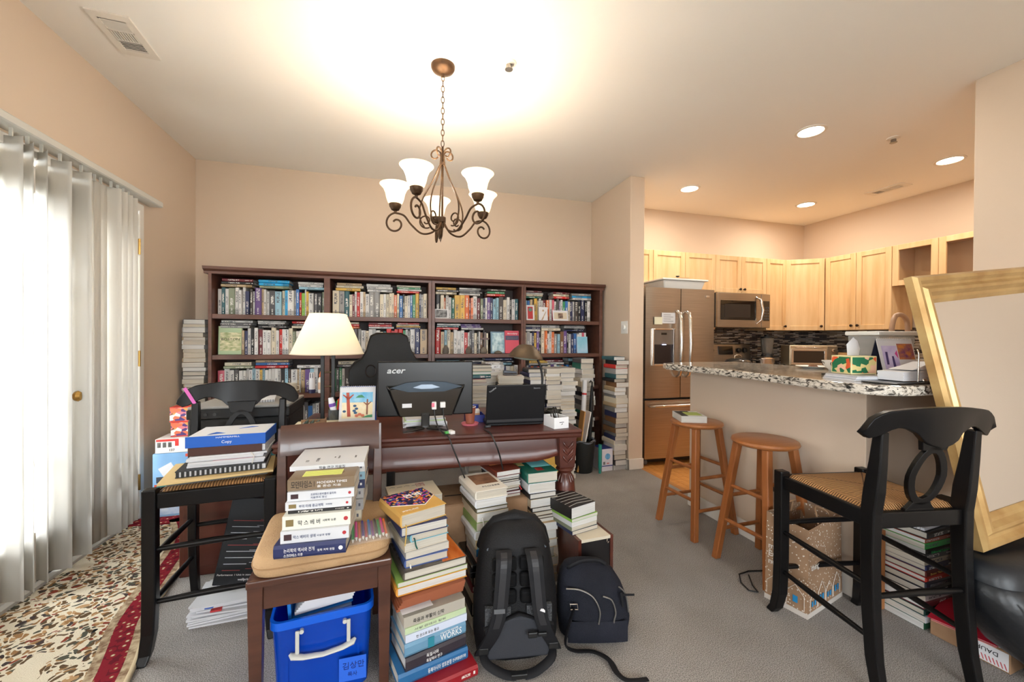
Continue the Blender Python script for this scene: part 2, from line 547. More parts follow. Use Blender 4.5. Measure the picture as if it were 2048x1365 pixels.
# corner cabinet with a diagonal face
o = thing('corner_cabinet', 'diagonal maple corner cabinet in the kitchen corner', 'cabinet', (4.56, 3.80, 1.335), 0, 'maple wall cabinets')
part('body', M_MAPLE, o, lambda m: m.prism([(0.001, 0.02), (0.325, -0.215), (0.64, -0.215), (0.64, 0.305), (0.001, 0.305)], 0, 0.855))
ang = math.atan2(-0.235, 0.32)
door_on(o, 0.395, 0.855, Tm(-0.011, 0.005, 0, 0, 0, ang), (0.36, 0.05))
def cab_right(label, y0, y1, z0, z1, doors, glass=False):
    o = thing('wall_cabinet', label, 'cabinet', (4.90, y1, z0), rad(-90), 'maple wall cabinets')
    w, h = y1 - y0, z1 - z0
    if glass:
        part('body', M_MAPLE_IN, o, lambda m: m.box(0.001, 0.018, 0, 0.30, 0, h).box(w - 0.018, w - 0.001, 0, 0.30, 0, h).box(0.018, w - 0.018, 0, 0.30, 0, 0.018).box(0.018, w - 0.018, 0, 0.30, h - 0.018, h).box(0.018, w - 0.018, 0.285, 0.30, 0.018, h - 0.018))
    else:
        part('body', M_MAPLE, o, lambda m: m.box(0.001, w - 0.001, 0, 0.30, 0, h))
    for (a, b, k) in doors:
        door_on(o, b - a, h, Tm(a, -0.021, 0), k, glass)
    return o
cab_right('two-door maple cabinet on the right kitchen wall beside the corner cabinet', 2.909, 3.575, 1.335, 2.19, [(0, 0.333, (0.30, 0.05)), (0.333, 0.666, (0.03, 0.05))])
cab_right('glass-fronted maple cabinet with empty dark interior', 2.17, 2.907, 1.774, 2.19, [(0, 0.368, (0.335, 0.03)), (0.368, 0.737, (0.03, 0.03))], True)
# base cabinets with worktops
def base_cab(label, x0, x1, y0, y1, n, face):
    if face == 'y':
        o = thing('base_cabinet', label, 'cabinet', (x0, y0, 0), 0, 'maple base cabinets'); w = x1 - x0; d = y1 - y0
    else:
        o = thing('base_cabinet', label, 'cabinet', (x0, y1, 0), rad(-90), 'maple base cabinets'); w = y1 - y0; d = x1 - x0
    part('body', M_MAPLE, o, lambda m: m.box(0, w, 0.03, d, 0.10, 0.872).box(0.01, w - 0.01, 0.08, d, 0.004, 0.10))
    for k in range(n):
        dr = door_on(o, w / n, 0.60, Tm(w * k / n, 0.008, 0.11), (0.04, 0.55))
        part('drawer', M_MAPLE, o, lambda m: m.box(w * k / n + 0.003, w * (k + 1) / n - 0.003, 0.008, 0.03, 0.72, 0.868), bevel=0.002)
    return o
base_cab('narrow maple base cabinet between refrigerator and range', 3.115, 3.485, 3.50, 4.10, 1, 'y')
base_cab('maple base cabinet under the back counter right of the range', 4.255, 5.21, 3.53, 4.095, 2, 'y')
base_cab('long maple base cabinet run along the right kitchen wall', 4.62, 5.21, 1.545, 3.495, 5, 'x')
M_GRAN = mat('granite_speckled', (150, 138, 122), 0.12, coat=0.3)
_n, _l, _b = nodes_of(M_GRAN)
_tc = _n.new('ShaderNodeTexCoord'); _mp = _n.new('ShaderNodeMapping'); _mp.inputs['Scale'].default_value = (1.0, 0.55, 1.4)
_l.new(_tc.outputs['Object'], _mp.inputs['Vector'])
_a = _n.new('ShaderNodeTexNoise'); _a.inputs['Scale'].default_value = 46; _a.inputs['Detail'].default_value = 6; _a.inputs['Distortion'].default_value = 1.2
_v = _n.new('ShaderNodeTexNoise'); _v.inputs['Scale'].default_value = 95; _v.inputs['Detail'].default_value = 3
_l.new(_mp.outputs[0], _a.inputs['Vector']); _l.new(_mp.outputs[0], _v.inputs['Vector'])
_r = _n.new('ShaderNodeValToRGB')
for p, c in ((0.36, (34, 32, 31)), (0.43, (120, 112, 102)), (0.50, (196, 188, 176)), (0.62, (222, 214, 202)), (0.72, (150, 138, 120))):
    e = _r.color_ramp.elements.new(p); e.color = lin(c)
_r.color_ramp.elements.remove(_r.color_ramp.elements[0]); 
_l.new(_a.outputs['Fac'], _r.inputs[0])
_r2 = _n.new('ShaderNodeValToRGB'); _r2.color_ramp.elements[0].position = 0.60; _r2.color_ramp.elements[0].color = (1, 1, 1, 1)
_r2.color_ramp.elements[1].position = 0.68; _r2.color_ramp.elements[1].color = lin((46, 42, 40))
_l.new(_v.outputs['Fac'], _r2.inputs[0])
_mx = _n.new('ShaderNodeMix'); _mx.data_type = 'RGBA'; _mx.blend_type = 'MULTIPLY'; _mx.inputs['Factor'].default_value = 1.0
_l.new(_r.outputs[0], _mx.inputs['A']); _l.new(_r2.outputs[0], _mx.inputs['B']); _l.new(_mx.outputs['Result'], _b.inputs['Base Color'])
tag(part('worktop', M_GRAN, None, lambda m: m.prism([(4.252, 3.47), (4.60, 3.47), (4.60, 1.54), (5.215, 1.54), (5.215, 4.10), (4.252, 4.10)], 0.874, 0.91), bevel=0.004), 'granite worktop running round the kitchen corner under the toaster oven', 'worktop', None)
tag(part('worktop', M_GRAN, None, lambda m: m.box(3.115, 3.485, 3.47, 4.10, 0.874, 0.91), bevel=0.004), 'short granite worktop between refrigerator and range', 'worktop', None)
# bar top: rounded front following the peninsula
bar = [(2.62, 2.60), (2.30, 2.64), (2.02, 2.62), (1.91, 2.57), (1.86, 2.47), (1.87, 2.32), (1.88, 2.10), (1.86, 1.86), (1.825, 1.58), (1.80, 1.36), (1.792, 1.24),
       (1.80, 1.16), (1.83, 1.11), (1.88, 1.082), (1.95, 1.075), (3.234, 1.075), (3.234, 1.60), (2.74, 1.60), (2.66, 1.68), (2.64, 1.85)]
o = part('bar_counter', M_GRAN, None, lambda m: m.prism(bar, 1.004, 1.045), bevel=0.009, seg=3)
tag(o, 'grey speckled granite bar top with rounded edge on the half wall', 'counter')
# mosaic backsplash (strips of a few millimetres, too fine to tell apart)
M_MOS = mat('mosaic_strips', (90, 80, 70), 0.25)
_n, _l, _b = nodes_of(M_MOS)
_tc = _n.new('ShaderNodeTexCoord'); _mp = _n.new('ShaderNodeMapping')
_sep = _n.new('ShaderNodeSeparateXYZ'); _add = _n.new('ShaderNodeMath'); _cmb = _n.new('ShaderNodeCombineXYZ')
_l.new(_tc.outputs['Object'], _sep.inputs[0]); _l.new(_sep.outputs['X'], _add.inputs[0]); _l.new(_sep.outputs['Y'], _add.inputs[1])
_l.new(_add.outputs[0], _cmb.inputs['X']); _l.new(_sep.outputs['Z'], _cmb.inputs['Y'])
_br = _n.new('ShaderNodeTexBrick'); _br.inputs['Scale'].default_value = 1.0; _br.inputs['Brick Width'].default_value = 0.09; _br.inputs['Row Height'].default_value = 0.0115
_br.inputs['Mortar Size'].default_value = 0.0012; _br.offset = 0.37; _br.inputs['Bias'].default_value = 0.0
_br.inputs['Color1'].default_value = (0, 0, 0, 1); _br.inputs['Color2'].default_value = (1, 1, 1, 1); _br.inputs['Mortar'].default_value = (0.5, 0.5, 0.5, 1)
_l.new(_cmb.outputs[0], _br.inputs['Vector'])
_r = _n.new('ShaderNodeValToRGB'); _r.color_ramp.interpolation = 'CONSTANT'
for p, c in ((0.0, (46, 32, 26)), (0.25, (196, 178, 156)), (0.45, (120, 112, 108)), (0.55, (70, 52, 44)), (0.70, (214, 204, 190)), (0.86, (150, 130, 108))):
    e = _r.color_ramp.elements.new(p); e.color = lin(c)
_l.new(_br.outputs['Color'], _r.inputs[0]); _l.new(_r.outputs[0], _b.inputs['Base Color'])
struct(part('trim_5', M_MOS, None, lambda m: m.box(3.115, 5.212, 4.100, 4.1095, 0.912, 1.36).box(5.210, 5.2195, 1.545, 4.10, 0.912, 1.36)), 'mosaic strip backsplash above the kitchen worktops')

# refrigerator
fr = thing('refrigerator', 'stainless french-door refrigerator with ice dispenser and freezer drawer', 'refrigerator', (2.685, 3.70, 0))
P_(fr, lambda m: m.box(2.29, 3.08, 3.41, 4.08, 0.05, 1.70), 'body', mat('fridge_side_grey', (70, 66, 62), 0.5))
def fdoor(x0, x1, z0, z1, name):
    pts = []
    n = 10
    for i in range(n + 1):
        u = i / n
        pts.append((x0 + (x1 - x0) * u, 3.335 + 0.012 * (2 * abs(u - 0.5)) ** 2.5))
    pts += [(x1, 3.405), (x0, 3.405)]
    return P_(fr, lambda m: m.prism(pts, z0, z1), name, M_STEEL, smooth=30)
dl = fdoor(2.29, 2.681, 0.655, 1.715, 'door')
dr = fdoor(2.689, 3.08, 0.655, 1.715, 'door')
fz = fdoor(2.29, 3.08, 0.075, 0.635, 'freezer_drawer')
P_(fr, lambda m: m.box(2.30, 3.07, 3.42, 3.46, 0.02, 0.07), 'kick_plate', M_BLACKP)
for sx in (2.335, 3.03):
    P_(fr, lambda m: m.cyl((sx - 0.02, 3.42, 0.025), (sx + 0.02, 3.42, 0.025), 0.024, n=16), 'roller', mat('grey_roller', (120, 118, 116), 0.4))
def curve_handle(parent, x):
    pts = [(x, 3.335, 1.495), (x, 3.29, 1.47), (x, 3.272, 1.40), (x, 3.262, 1.18), (x, 3.272, 0.95), (x, 3.29, 0.88), (x, 3.335, 0.855)]
    q = P_(fr, lambda m: m.tube(pts, [0.012, 0.015, 0.016, 0.016, 0.016, 0.015, 0.012], 10), 'handle', M_STEELL, smooth=50)
    return q
curve_handle(dl, 2.632); curve_handle(dr, 2.738)
P_(fr, lambda m: m.tube([(2.34, 3.335, 0.575), (2.36, 3.285, 0.585), (2.50, 3.27, 0.588), (2.685, 3.268, 0.588), (2.87, 3.27, 0.588), (3.01, 3.285, 0.585), (3.03, 3.335, 0.575)], [0.010, 0.013, 0.013, 0.013, 0.013, 0.013, 0.010], 10), 'handle', M_STEELL, smooth=50)
dp = P_(fr, lambda m: m.box(2.352, 2.372, 3.322, 3.345, 0.965, 1.325).box(2.586, 2.604, 3.322, 3.345, 0.965, 1.325).box(2.372, 2.586, 3.322, 3.345, 1.31, 1.325).box(2.372, 2.586, 3.318, 3.345, 0.965, 0.985), 'dispenser', M_STEELL, bevel=0.004)
P_(fr, lambda m: m.box(2.372, 2.586, 3.327, 3.34, 1.17, 1.31), 'dispenser_panel', mat('dispenser_grey', (128, 122, 116), 0.35, 0.6))
P_(fr, lambda m: m.box(2.372, 2.586, 3.330, 3.338, 0.985, 1.17), 'dispenser_recess', mat('recess_dark_steel', (64, 62, 66), 0.25, 0.8))
P_(fr, lambda m: m.box(2.45, 2.51, 3.325, 3.328, 1.262, 1.282), 'dispenser_display', M_BLACKG)
P_(fr, lambda m: m.lathe([(0.0, 0), (0.008, 0), (0.008, 0.006), (0, 0.006)], 10, M=Tm(2.468, 3.322, 1.165)).lathe([(0.0, 0), (0.008, 0), (0.008, 0.006), (0, 0.006)], 10, M=Tm(2.492, 3.322, 1.165)), 'dispenser_lamp', mat('led_blue', (190, 200, 255), 0.4, emit=(190, 205, 255), estr=3.0))
P_(fr, lambda m: m.box(2.965, 3.005, 3.326, 3.334, 1.635, 1.655), 'badge', M_STEELL, bevel=0.002)
tag(part('paper_note', M_PAPER, None, lambda m: m.box(2.455, 2.607, 3.3285, 3.3305, 1.372, 1.475)), 'white printed notice held on the refrigerator door', 'note')
for k in range(4):
    part('print_line', M_GRAYINK, bpy.data.objects['paper_note'], lambda m: m.box(2.475, 2.555 + 0.03 * (k % 2), 3.3278, 3.3284, 1.452 - 0.02 * k, 1.456 - 0.02 * k))
tag(part('paper_note', mat('note_cream', (226, 224, 196), 0.7), None, lambda m: m.box(2.372, 2.46, 3.3265, 3.3276, 1.362, 1.432)), 'small cream note beside the printed notice on the refrigerator', 'note')
# tub with pan lid on the fridge
tb = thing('plastic_tub', 'white rectangular plastic tub on top of the refrigerator', 'tub', (2.81, 3.62, 1.716))
part('body', mat('tub_white', (228, 226, 222), 0.35), tb, lambda m: m.hexa([(-0.22, -0.15, 0), (0.22, -0.15, 0), (0.22, 0.15, 0), (-0.22, 0.15, 0)], [(-0.25, -0.175, 0.095), (0.25, -0.175, 0.095), (0.25, 0.175, 0.095), (-0.25, 0.175, 0.095)]), bevel=0.012)
part('rim', M_WHITEP, tb, lambda m: m.box(-0.272, 0.272, -0.195, 0.195, 0.095, 0.112), bevel=0.006)
pl = thing('pan_lid', 'round steel pan lid lying in the white tub', 'lid', (2.86, 3.62, 1.829), 0)
part('dome', M_STEELL, pl, lambda m: m.lathe([(0.15, 0), (0.155, 0.006), (0.12, 0.025), (0.06, 0.036), (0, 0.038)], 24), smooth=40)
part('knob', M_BLACKP, pl, lambda m: m.lathe([(0.008, 0.036), (0.008, 0.045), (0.02, 0.05), (0.018, 0.058), (0, 0.06)], 14), smooth=40)
# microwave
mw = thing('microwave', 'over-the-range stainless microwave with black window and curved handle', 'microwave', (3.845, 3.72, 1.36))
part('body', M_STEEL, mw, lambda m: m.box(-0.375, 0.375, 0.03, 0.36, 0, 0.39), bevel=0.004)
part('side_trim', M_BLACKP, mw, lambda m: m.box(-0.381, -0.376, 0.03, 0.36, 0, 0.39))
part('door', M_STEEL, mw, lambda m: m.box(-0.375, 0.245, 0, 0.03, 0.0, 0.39), bevel=0.005)
part('window', M_BLACKG, mw, lambda m: m.box(-0.335, 0.165, -0.004, 0, 0.085, 0.305), bevel=0.006)
part('inner_window', mat('dark_mesh_window', (46, 42, 40), 0.25), mw, lambda m: m.box(-0.28, 0.08, -0.006, -0.004, 0.115, 0.265))
part('control_panel', M_STEEL, mw, lambda m: m.box(0.25, 0.375, 0, 0.03, 0, 0.39), bevel=0.004)
kp = part('keypad', M_BLACKG, mw, lambda m: m.box(0.272, 0.36, -0.004, 0, 0.08, 0.31))
for i in range(3):
    for j in range(5):
        part('key', mat('key_grey', (74, 72, 72), 0.5), kp, lambda m: m.box(0.282 + i * 0.026, 0.300 + i * 0.026, -0.0055, -0.004, 0.095 + j * 0.032, 0.115 + j * 0.032))
part('handle', M_STEELL, mw, lambda m: m.tube([(0.165, 0, 0.35), (0.195, -0.035, 0.325), (0.215, -0.05, 0.20), (0.205, -0.04, 0.09), (0.175, 0, 0.045)], [0.010, 0.013, 0.014, 0.013, 0.010], 10), smooth=50)
# range
rg = thing('range', 'stainless electric range with black glass cooktop and raised control panel', 'range', (3.87, 3.78, 0))
part('body', M_STEEL, rg, lambda m: m.box(-0.378, 0.378, -0.30, 0.31, 0.02, 0.90))
part('cooktop', M_BLACKG, rg, lambda m: m.box(-0.38, 0.38, -0.33, 0.25, 0.90, 0.918), bevel=0.004)
part('oven_door', M_STEEL, rg, lambda m: m.box(-0.37, 0.37, -0.335, -0.30, 0.24, 0.82), bevel=0.004)
part('oven_window', M_BLACKG, rg, lambda m: m.box(-0.26, 0.26, -0.34, -0.335, 0.38, 0.68))
part('oven_handle', M_STEELL, rg, lambda m: m.tube([(-0.3, -0.335, 0.77), (-0.3, -0.385, 0.775), (0.3, -0.385, 0.775), (0.3, -0.335, 0.77)], 0.012, 10), smooth=50)
part('drawer', M_STEEL, rg, lambda m: m.box(-0.37, 0.37, -0.335, -0.30, 0.05, 0.225), bevel=0.004)
cp = part('control_panel', M_STEEL, rg, lambda m: m.hexa([(-0.378, 0.215, 0.918), (0.378, 0.215, 0.918), (0.378, 0.31, 0.918), (-0.378, 0.31, 0.918)], [(-0.378, 0.245, 1.165), (0.378, 0.245, 1.165), (0.378, 0.31, 1.165), (-0.378, 0.31, 1.165)]), bevel=0.006)
part('display', M_BLACKG, cp, lambda m: m.hexa([(-0.11, 0.219, 1.04), (0.10, 0.219, 1.04), (0.10, 0.23, 1.04), (-0.11, 0.23, 1.04)], [(-0.11, 0.232, 1.14), (0.10, 0.232, 1.14), (0.10, 0.243, 1.14), (-0.11, 0.243, 1.14)]))
for kx in (-0.31, -0.22, 0.19, 0.28):
    part('knob', M_BLACKP, cp, lambda m: m.lathe([(0.030, 0), (0.028, 0.02), (0.02, 0.024), (0, 0.024)], 18, M=Tm(kx, 0.231, 1.09, rad(83), 0, 0)), smooth=40)
# pots on the cooktop
pt = thing('frying_pan', 'dark pan with glass lid on the left of the cooktop', 'pan', (3.70, 3.66, 0.919))
part('body', mat('pan_dark', (52, 48, 46), 0.3, 0.8), pt, lambda m: m.lathe([(0, 0), (0.115, 0), (0.13, 0.01), (0.135, 0.055), (0.13, 0.056), (0.118, 0.012), (0, 0.01)], 28), smooth=35)
part('lid', mat('lid_smoked_glass', (90, 88, 86), 0.08, 0.6), pt, lambda m: m.lathe([(0.134, 0.057), (0.12, 0.075), (0.07, 0.092), (0, 0.098)], 28), smooth=40)
part('lid_handle', M_STEELL, pt, lambda m: m.tube([(-0.05, 0, 0.093), (-0.045, 0, 0.122), (0, 0, 0.133), (0.045, 0, 0.122), (0.05, 0, 0.093)], 0.006, 8), smooth=50)
pt = thing('saucepan', 'polished steel saucepan with lid on the right of the cooktop', 'pan', (4.02, 3.62, 0.919))
part('body', M_STEELL, pt, lambda m: m.lathe([(0, 0), (0.09, 0), (0.105, 0.012), (0.108, 0.085), (0.112, 0.088), (0.108, 0.09), (0, 0.09)], 28), smooth=35)
part('lid', M_STEELL, pt, lambda m: m.lathe([(0.110, 0.091), (0.09, 0.104), (0.04, 0.112), (0, 0.113)], 28), smooth=40)
part('lid_knob', M_BLACKP, pt, lambda m: m.lathe([(0.007, 0.112), (0.007, 0.122), (0.016, 0.128), (0.014, 0.138), (0, 0.14)], 14), smooth=40)
for s in (-1, 1):
    part('handle', M_BLACKP, pt, lambda m: m.tube([(s * 0.108, -0.03, 0.07), (s * 0.14, -0.025, 0.072), (s * 0.14, 0.025, 0.072), (s * 0.108, 0.03, 0.07)], 0.006, 8), smooth=50)
bl = thing('blender', 'countertop blender with clear jar near the range', 'blender', (4.335, 3.86, 0.911))
part('base', M_BLACKP, bl, lambda m: m.lathe([(0.085, 0), (0.085, 0.02), (0.07, 0.10), (0.055, 0.14), (0, 0.14)], 20), smooth=35)
part('jar', mat('clear_jar', (210, 205, 196), 0.08, trans=0.75), bl, lambda m: m.lathe([(0.05, 0.14), (0.06, 0.18), (0.072, 0.33), (0.07, 0.33), (0.057, 0.18), (0.045, 0.145)], 20), smooth=35)
part('lid', M_BLACKP, bl, lambda m: m.lathe([(0.075, 0.33), (0.075, 0.35), (0.03, 0.355), (0.03, 0.375), (0, 0.375)], 20), smooth=35)
# toaster oven, turned towards the room
to = thing('toaster_oven', 'steel toaster oven with dark window in the kitchen corner', 'toaster oven', (4.66, 3.60, 0.911), rad(-32))
part('body', mat('toaster_steel', (200, 186, 160), 0.3, 0.85), to, lambda m: m.box(-0.235, 0.235, -0.13, 0.15, 0.018, 0.25), bevel=0.008)
part('door_frame', M_STEELL, to, lambda m: m.box(-0.22, 0.13, -0.142, -0.131, 0.03, 0.05).box(-0.22, 0.13, -0.142, -0.131, 0.185, 0.21).box(-0.22, -0.195, -0.142, -0.131, 0.05, 0.185).box(0.105, 0.13, -0.142, -0.131, 0.05, 0.185), bevel=0.002)
part('window', mat('oven_dark_window', (40, 32, 26), 0.1, coat=0.5), to, lambda m: m.box(-0.195, 0.105, -0.138, -0.131, 0.05, 0.185))
part('handle', M_STEELL, to, lambda m: m.tube([(-0.18, -0.14, 0.225), (-0.18, -0.165, 0.225), (0.09, -0.165, 0.225), (0.09, -0.14, 0.225)], 0.008, 8), smooth=50)
part('control_panel', mat('toaster_panel', (138, 126, 108), 0.35, 0.7), to, lambda m: m.box(0.14, 0.232, -0.14, -0.131, 0.025, 0.24))
for k in range(3):
    part('dial', M_STEELL, to, lambda m: m.lathe([(0.018, 0), (0.016, 0.014), (0, 0.015)], 16, M=Tm(0.186, -0.14, 0.06 + k * 0.068, rad(90), 0, 0)), smooth=40)
for sx in (-0.2, 0.2):
    for sy in (-0.10, 0.12):
        part('foot', M_BLACKP, to, lambda m: m.cyl((sx, sy, 0), (sx, sy, 0.02), 0.014))
cn = thing('canister', 'tan labelled food canister on the worktop beside the toaster oven', 'canister', (4.80, 3.27, 0.911))
part('body', mat('canister_tan', (206, 170, 118), 0.5, col2=(170, 120, 70), scale=6, stretch=(1, 1, 9)), cn, lambda m: m.lathe([(0.075, 0), (0.078, 0.01), (0.078, 0.17), (0.07, 0.18), (0, 0.18)], 24), smooth=35)
part('lid', M_BLACKP, cn, lambda m: m.lathe([(0.08, 0.18), (0.08, 0.205), (0.02, 0.208), (0, 0.208)], 24), smooth=35)
uc = thing('black_colander', 'black wire basket of kitchen tools on the worktop', 'basket', (4.86, 3.02, 0.911))
part('bowl', mat('black_wire', (16, 15, 15), 0.5), uc, lambda m: m.lathe([(0.06, 0), (0.10, 0.05), (0.13, 0.14), (0.135, 0.16), (0.128, 0.16), (0.09, 0.055), (0, 0.01)], 22), smooth=35)
for k in range(5):
    a = k * 1.2
    part('utensil', M_BLACKP, uc, lambda m: m.tube([(0.03 * math.cos(a), 0.03 * math.sin(a), 0.02), (0.11 * math.cos(a), 0.11 * math.sin(a), 0.22), (0.13 * math.cos(a), 0.13 * math.sin(a), 0.27)], [0.006, 0.008, 0.03], 8, flat=0.4), smooth=50)
# dimmer switch on the divider wall
sw = thing('dimmer_switch', 'white wall plate with round dimmer knob on the divider wall', 'switch', (2.104, 3.41, 1.33))
part('plate', M_WHITEP, sw, lambda m: m.box(-0.006, 0, -0.055, 0.055, -0.06, 0.06), bevel=0.003)
part('knob', M_WHITEP, sw, lambda m: m.lathe([(0.024, 0), (0.022, 0.016), (0, 0.018)], 20, M=Tm(-0.006, 0.0, 0, 0, rad(-90), 0)), smooth=40)
# outlet on the half wall with a plug
ou = thing('wall_outlet', 'white duplex outlet on the half wall behind the bare stool', 'outlet', (2.099, 1.765, 0.41))
part('plate', M_WHITEP, ou, lambda m: m.box(-0.006, 0, -0.035, 0.035, -0.058, 0.058), bevel=0.003)
for s in (-1, 1):
    part('socket', M_WHITEP, ou, lambda m: m.box(-0.008, -0.006, -0.017, 0.017, s * 0.026 - 0.014, s * 0.026 + 0.014), bevel=0.003)
    part('slot', M_INK, ou, lambda m: m.box(-0.0085, -0.008, -0.009, -0.006, s * 0.026 - 0.004, s * 0.026 + 0.006).box(-0.0085, -0.008, 0.006, 0.009, s * 0.026 - 0.004, s * 0.026 + 0.006))
cd = thing('power_cord', 'thin black cord with plug running from the outlet to the carpet', 'cord', (2.06, 1.765, 0.40))
P_(cd, lambda m: m.box(2.05, 2.088, 1.745, 1.78, 0.365, 0.40), 'plug', M_BLACKP, bevel=0.006)
P_(cd, lambda m: m.tube([(2.06, 1.762, 0.37), (2.03, 1.74, 0.22), (2.02, 1.72, 0.05), (1.98, 1.68, 0.006), (1.88, 1.67, 0.006), (1.79, 1.69, 0.006), (1.72, 1.68, 0.006), (1.67, 1.62, 0.006), (1.655, 1.56, 0.006), (1.685, 1.535, 0.006), (1.70, 1.58, 0.010), (1.75, 1.65, 0.014)], 0.0035, 6), 'cable', M_BLACKP, smooth=60)

# ------------------------------------------------------------------ ceiling fixtures
M_VENT = mat('vent_white', (232, 226, 216), 0.5)
def vent(label, cx, cy, w, l, rz):
    o = thing('ceiling_vent', label, 'vent', (cx, cy, H), rz, 'white ceiling air registers')
    part('plate', M_VENT, o, lambda m: m.box(-w / 2, w / 2, -l / 2, -l / 2 + 0.045, -0.008, 0).box(-w / 2, w / 2, l / 2 - 0.045, l / 2, -0.008, 0).box(-w / 2, -w / 2 + 0.035, -l / 2 + 0.045, l / 2 - 0.045, -0.008, 0).box(w / 2 - 0.035, w / 2, -l / 2 + 0.045, l / 2 - 0.045, -0.008, 0))
    part('duct', mat('duct_dark', (24, 22, 20), 0.9), o, lambda m: m.box(-w / 2 + 0.036, w / 2 - 0.036, -l / 2 + 0.046, l / 2 - 0.046, -0.002, -0.001))
    li = l - 0.09
    for s in range(3):
        y0 = -l / 2 + 0.045 + li * s / 3
        part('crossbar', M_VENT, o, lambda m: m.box(-w / 2 + 0.03, w / 2 - 0.03, y0 - 0.004, y0 + 0.004, -0.008, -0.002))
        if s == 1:
            for k in range(9):
                x = -w / 2 + 0.035 + (w - 0.07) * (k + 0.5) / 9
                part('slat', M_VENT, o, lambda m: m.box(-0.0012, 0.0012, y0 + 0.004, y0 + li / 3 - 0.004, -0.006, 0.002, M=Tm(x, 0, -0.003, 0, rad(25), 0)))
        else:
            for k in range(6):
                y = y0 + li / 3 * (k + 0.5) / 6
                sg = 25 if s == 0 else -50
                part('slat', M_VENT, o, lambda m: m.box(-w / 2 + 0.035, w / 2 - 0.035, -0.0012, 0.0012, -0.006, 0.004, M=Tm(0, y, -0.003, rad(sg), 0, 0)))
    return o
vent('white air register in the ceiling near the left wall', -1.312, 2.53, 0.17, 0.32, rad(3))
vent('white air register in the kitchen ceiling', 4.74, 2.87, 0.16, 0.32, 0)
def sprinkler(label, x, y):
    o = thing('sprinkler_head', label, 'sprinkler', (x, y, H), 0, 'ceiling sprinkler heads')
    part('escutcheon', M_VENT, o, lambda m: m.lathe([(0.042, 0), (0.040, -0.006), (0.022, -0.012), (0.018, -0.012)], 24), smooth=35)
    part('head', mat('sprinkler_chrome', (150, 146, 140), 0.3, 0.8), o, lambda m: m.lathe([(0.016, -0.010), (0.016, -0.030), (0.022, -0.034), (0.022, -0.037), (0, -0.038)], 18), smooth=35)
sprinkler('small white sprinkler head in the ceiling right of the chandelier', 0.602, 2.169)
sprinkler('small white sprinkler head in the kitchen ceiling between recessed lights', 3.585, 2.136)
M_CAN = mat('can_lens', (255, 244, 224), 0.4, emit=(255, 240, 214), estr=14)
for k, (x, y, lb) in enumerate([(2.90, 2.24, 'recessed ceiling light above the bar, nearest the dining area'), (4.47, 2.26, 'recessed ceiling light nearest the white wall edge'),
                                (2.85, 3.44, 'recessed ceiling light above the refrigerator'), (4.42, 3.46, 'recessed ceiling light nearest the kitchen corner')]):
    o = thing('recessed_light', lb, 'ceiling light', (x, y, H), 0, 'recessed kitchen ceiling lights')
    part('trim_ring', M_VENT, o, lambda m: m.lathe([(0.100, 0), (0.098, -0.006), (0.080, -0.008), (0.076, -0.002)], 36), smooth=35)
    part('lens', M_CAN, o, lambda m: m.lathe([(0.077, -0.003), (0, -0.0035)], 36))
    light('recessed_lamp', 'AREA', (x, y, H - 0.02), 5, (1.0, 0.92, 0.80), shape='DISK', size=0.15)

# ------------------------------------------------------------------ chandelier
M_BRZ = mat('bronze_iron', (74, 56, 42), 0.45, 0.75, col2=(96, 72, 50), scale=14)
M_SHADE = mat('alabaster_glass', (250, 230, 200), 0.4, emit=(255, 228, 184), estr=0.75)
ch = thing('chandelier', 'bronze five-arm chandelier with scrolled arms and glowing bell glass shades', 'chandelier', (0.256, 2.30, H))
part('canopy', M_BRZ, ch, lambda m: m.lathe([(0.066, 0), (0.066, -0.012), (0.058, -0.026), (0.030, -0.040), (0.010, -0.046), (0.008, -0.06), (0, -0.06)], 28), smooth=35)
zt, zb = -0.052, -0.448
nl = 13
for k in range(nl):
    z = zt - (zt - zb) * (k + 0.5) / nl
    hl = (zt - zb) / nl * 0.62
    pts = []
    for i in range(14):
        a = 2 * PI * i / 14
        u, v = 0.0085 * math.cos(a), hl * math.sin(a)
        pts.append((u, 0, z + v) if k % 2 == 0 else (0, u, z + v))
    part('chain_link', M_BRZ, ch, lambda m: m.tube(pts, 0.0024, 6, closed=True), smooth=60)
part('stem', M_BRZ, ch, lambda m: m.tube([(0, 0, -0.45), (0, 0, -0.86)], 0.0065, 10).lathe([(0.006, -0.535), (0.016, -0.538), (0.016, -0.556), (0.006, -0.558)], 16)
     .lathe([(0.008, -0.84), (0.020, -0.845), (0.020, -0.872), (0.010, -0.876), (0.012, -0.90), (0.006, -0.905), (0, -0.905)], 18), smooth=35)
def arm_pts():
    # main S-curve in (radius, z)
    P = [(0.012, -0.545), (0.030, -0.60), (0.070, -0.67), (0.105, -0.74), (0.112, -0.80), (0.090, -0.865), (0.060, -0.885), (0.035, -0.86)]
    return P
def spiral(cx, cz, r0, r1, a0, a1, n=18):
    return [(cx + (r0 + (r1 - r0) * i / n) * math.cos(a0 + (a1 - a0) * i / n), cz + (r0 + (r1 - r0) * i / n) * math.sin(a0 + (a1 - a0) * i / n)) for i in range(n + 1)]
def smooth_path(P, n=6):
    out = []
    for i in range(len(P) - 1):
        p0, p1, p2, p3 = P[max(i - 1, 0)], P[i], P[i + 1], P[min(i + 2, len(P) - 1)]
        for j in range(n):
            t = j / n
            out.append(tuple(0.5 * ((2 * b) + (c - a) * t + (2 * a - 5 * b + 4 * c - d) * t * t + (3 * b - a - 3 * c + d) * t ** 3) for a, b, c, d in zip(p0, p1, p2, p3)))
    out.append(P[-1])
    return out
cup_r, cup_z = 0.265, -0.815
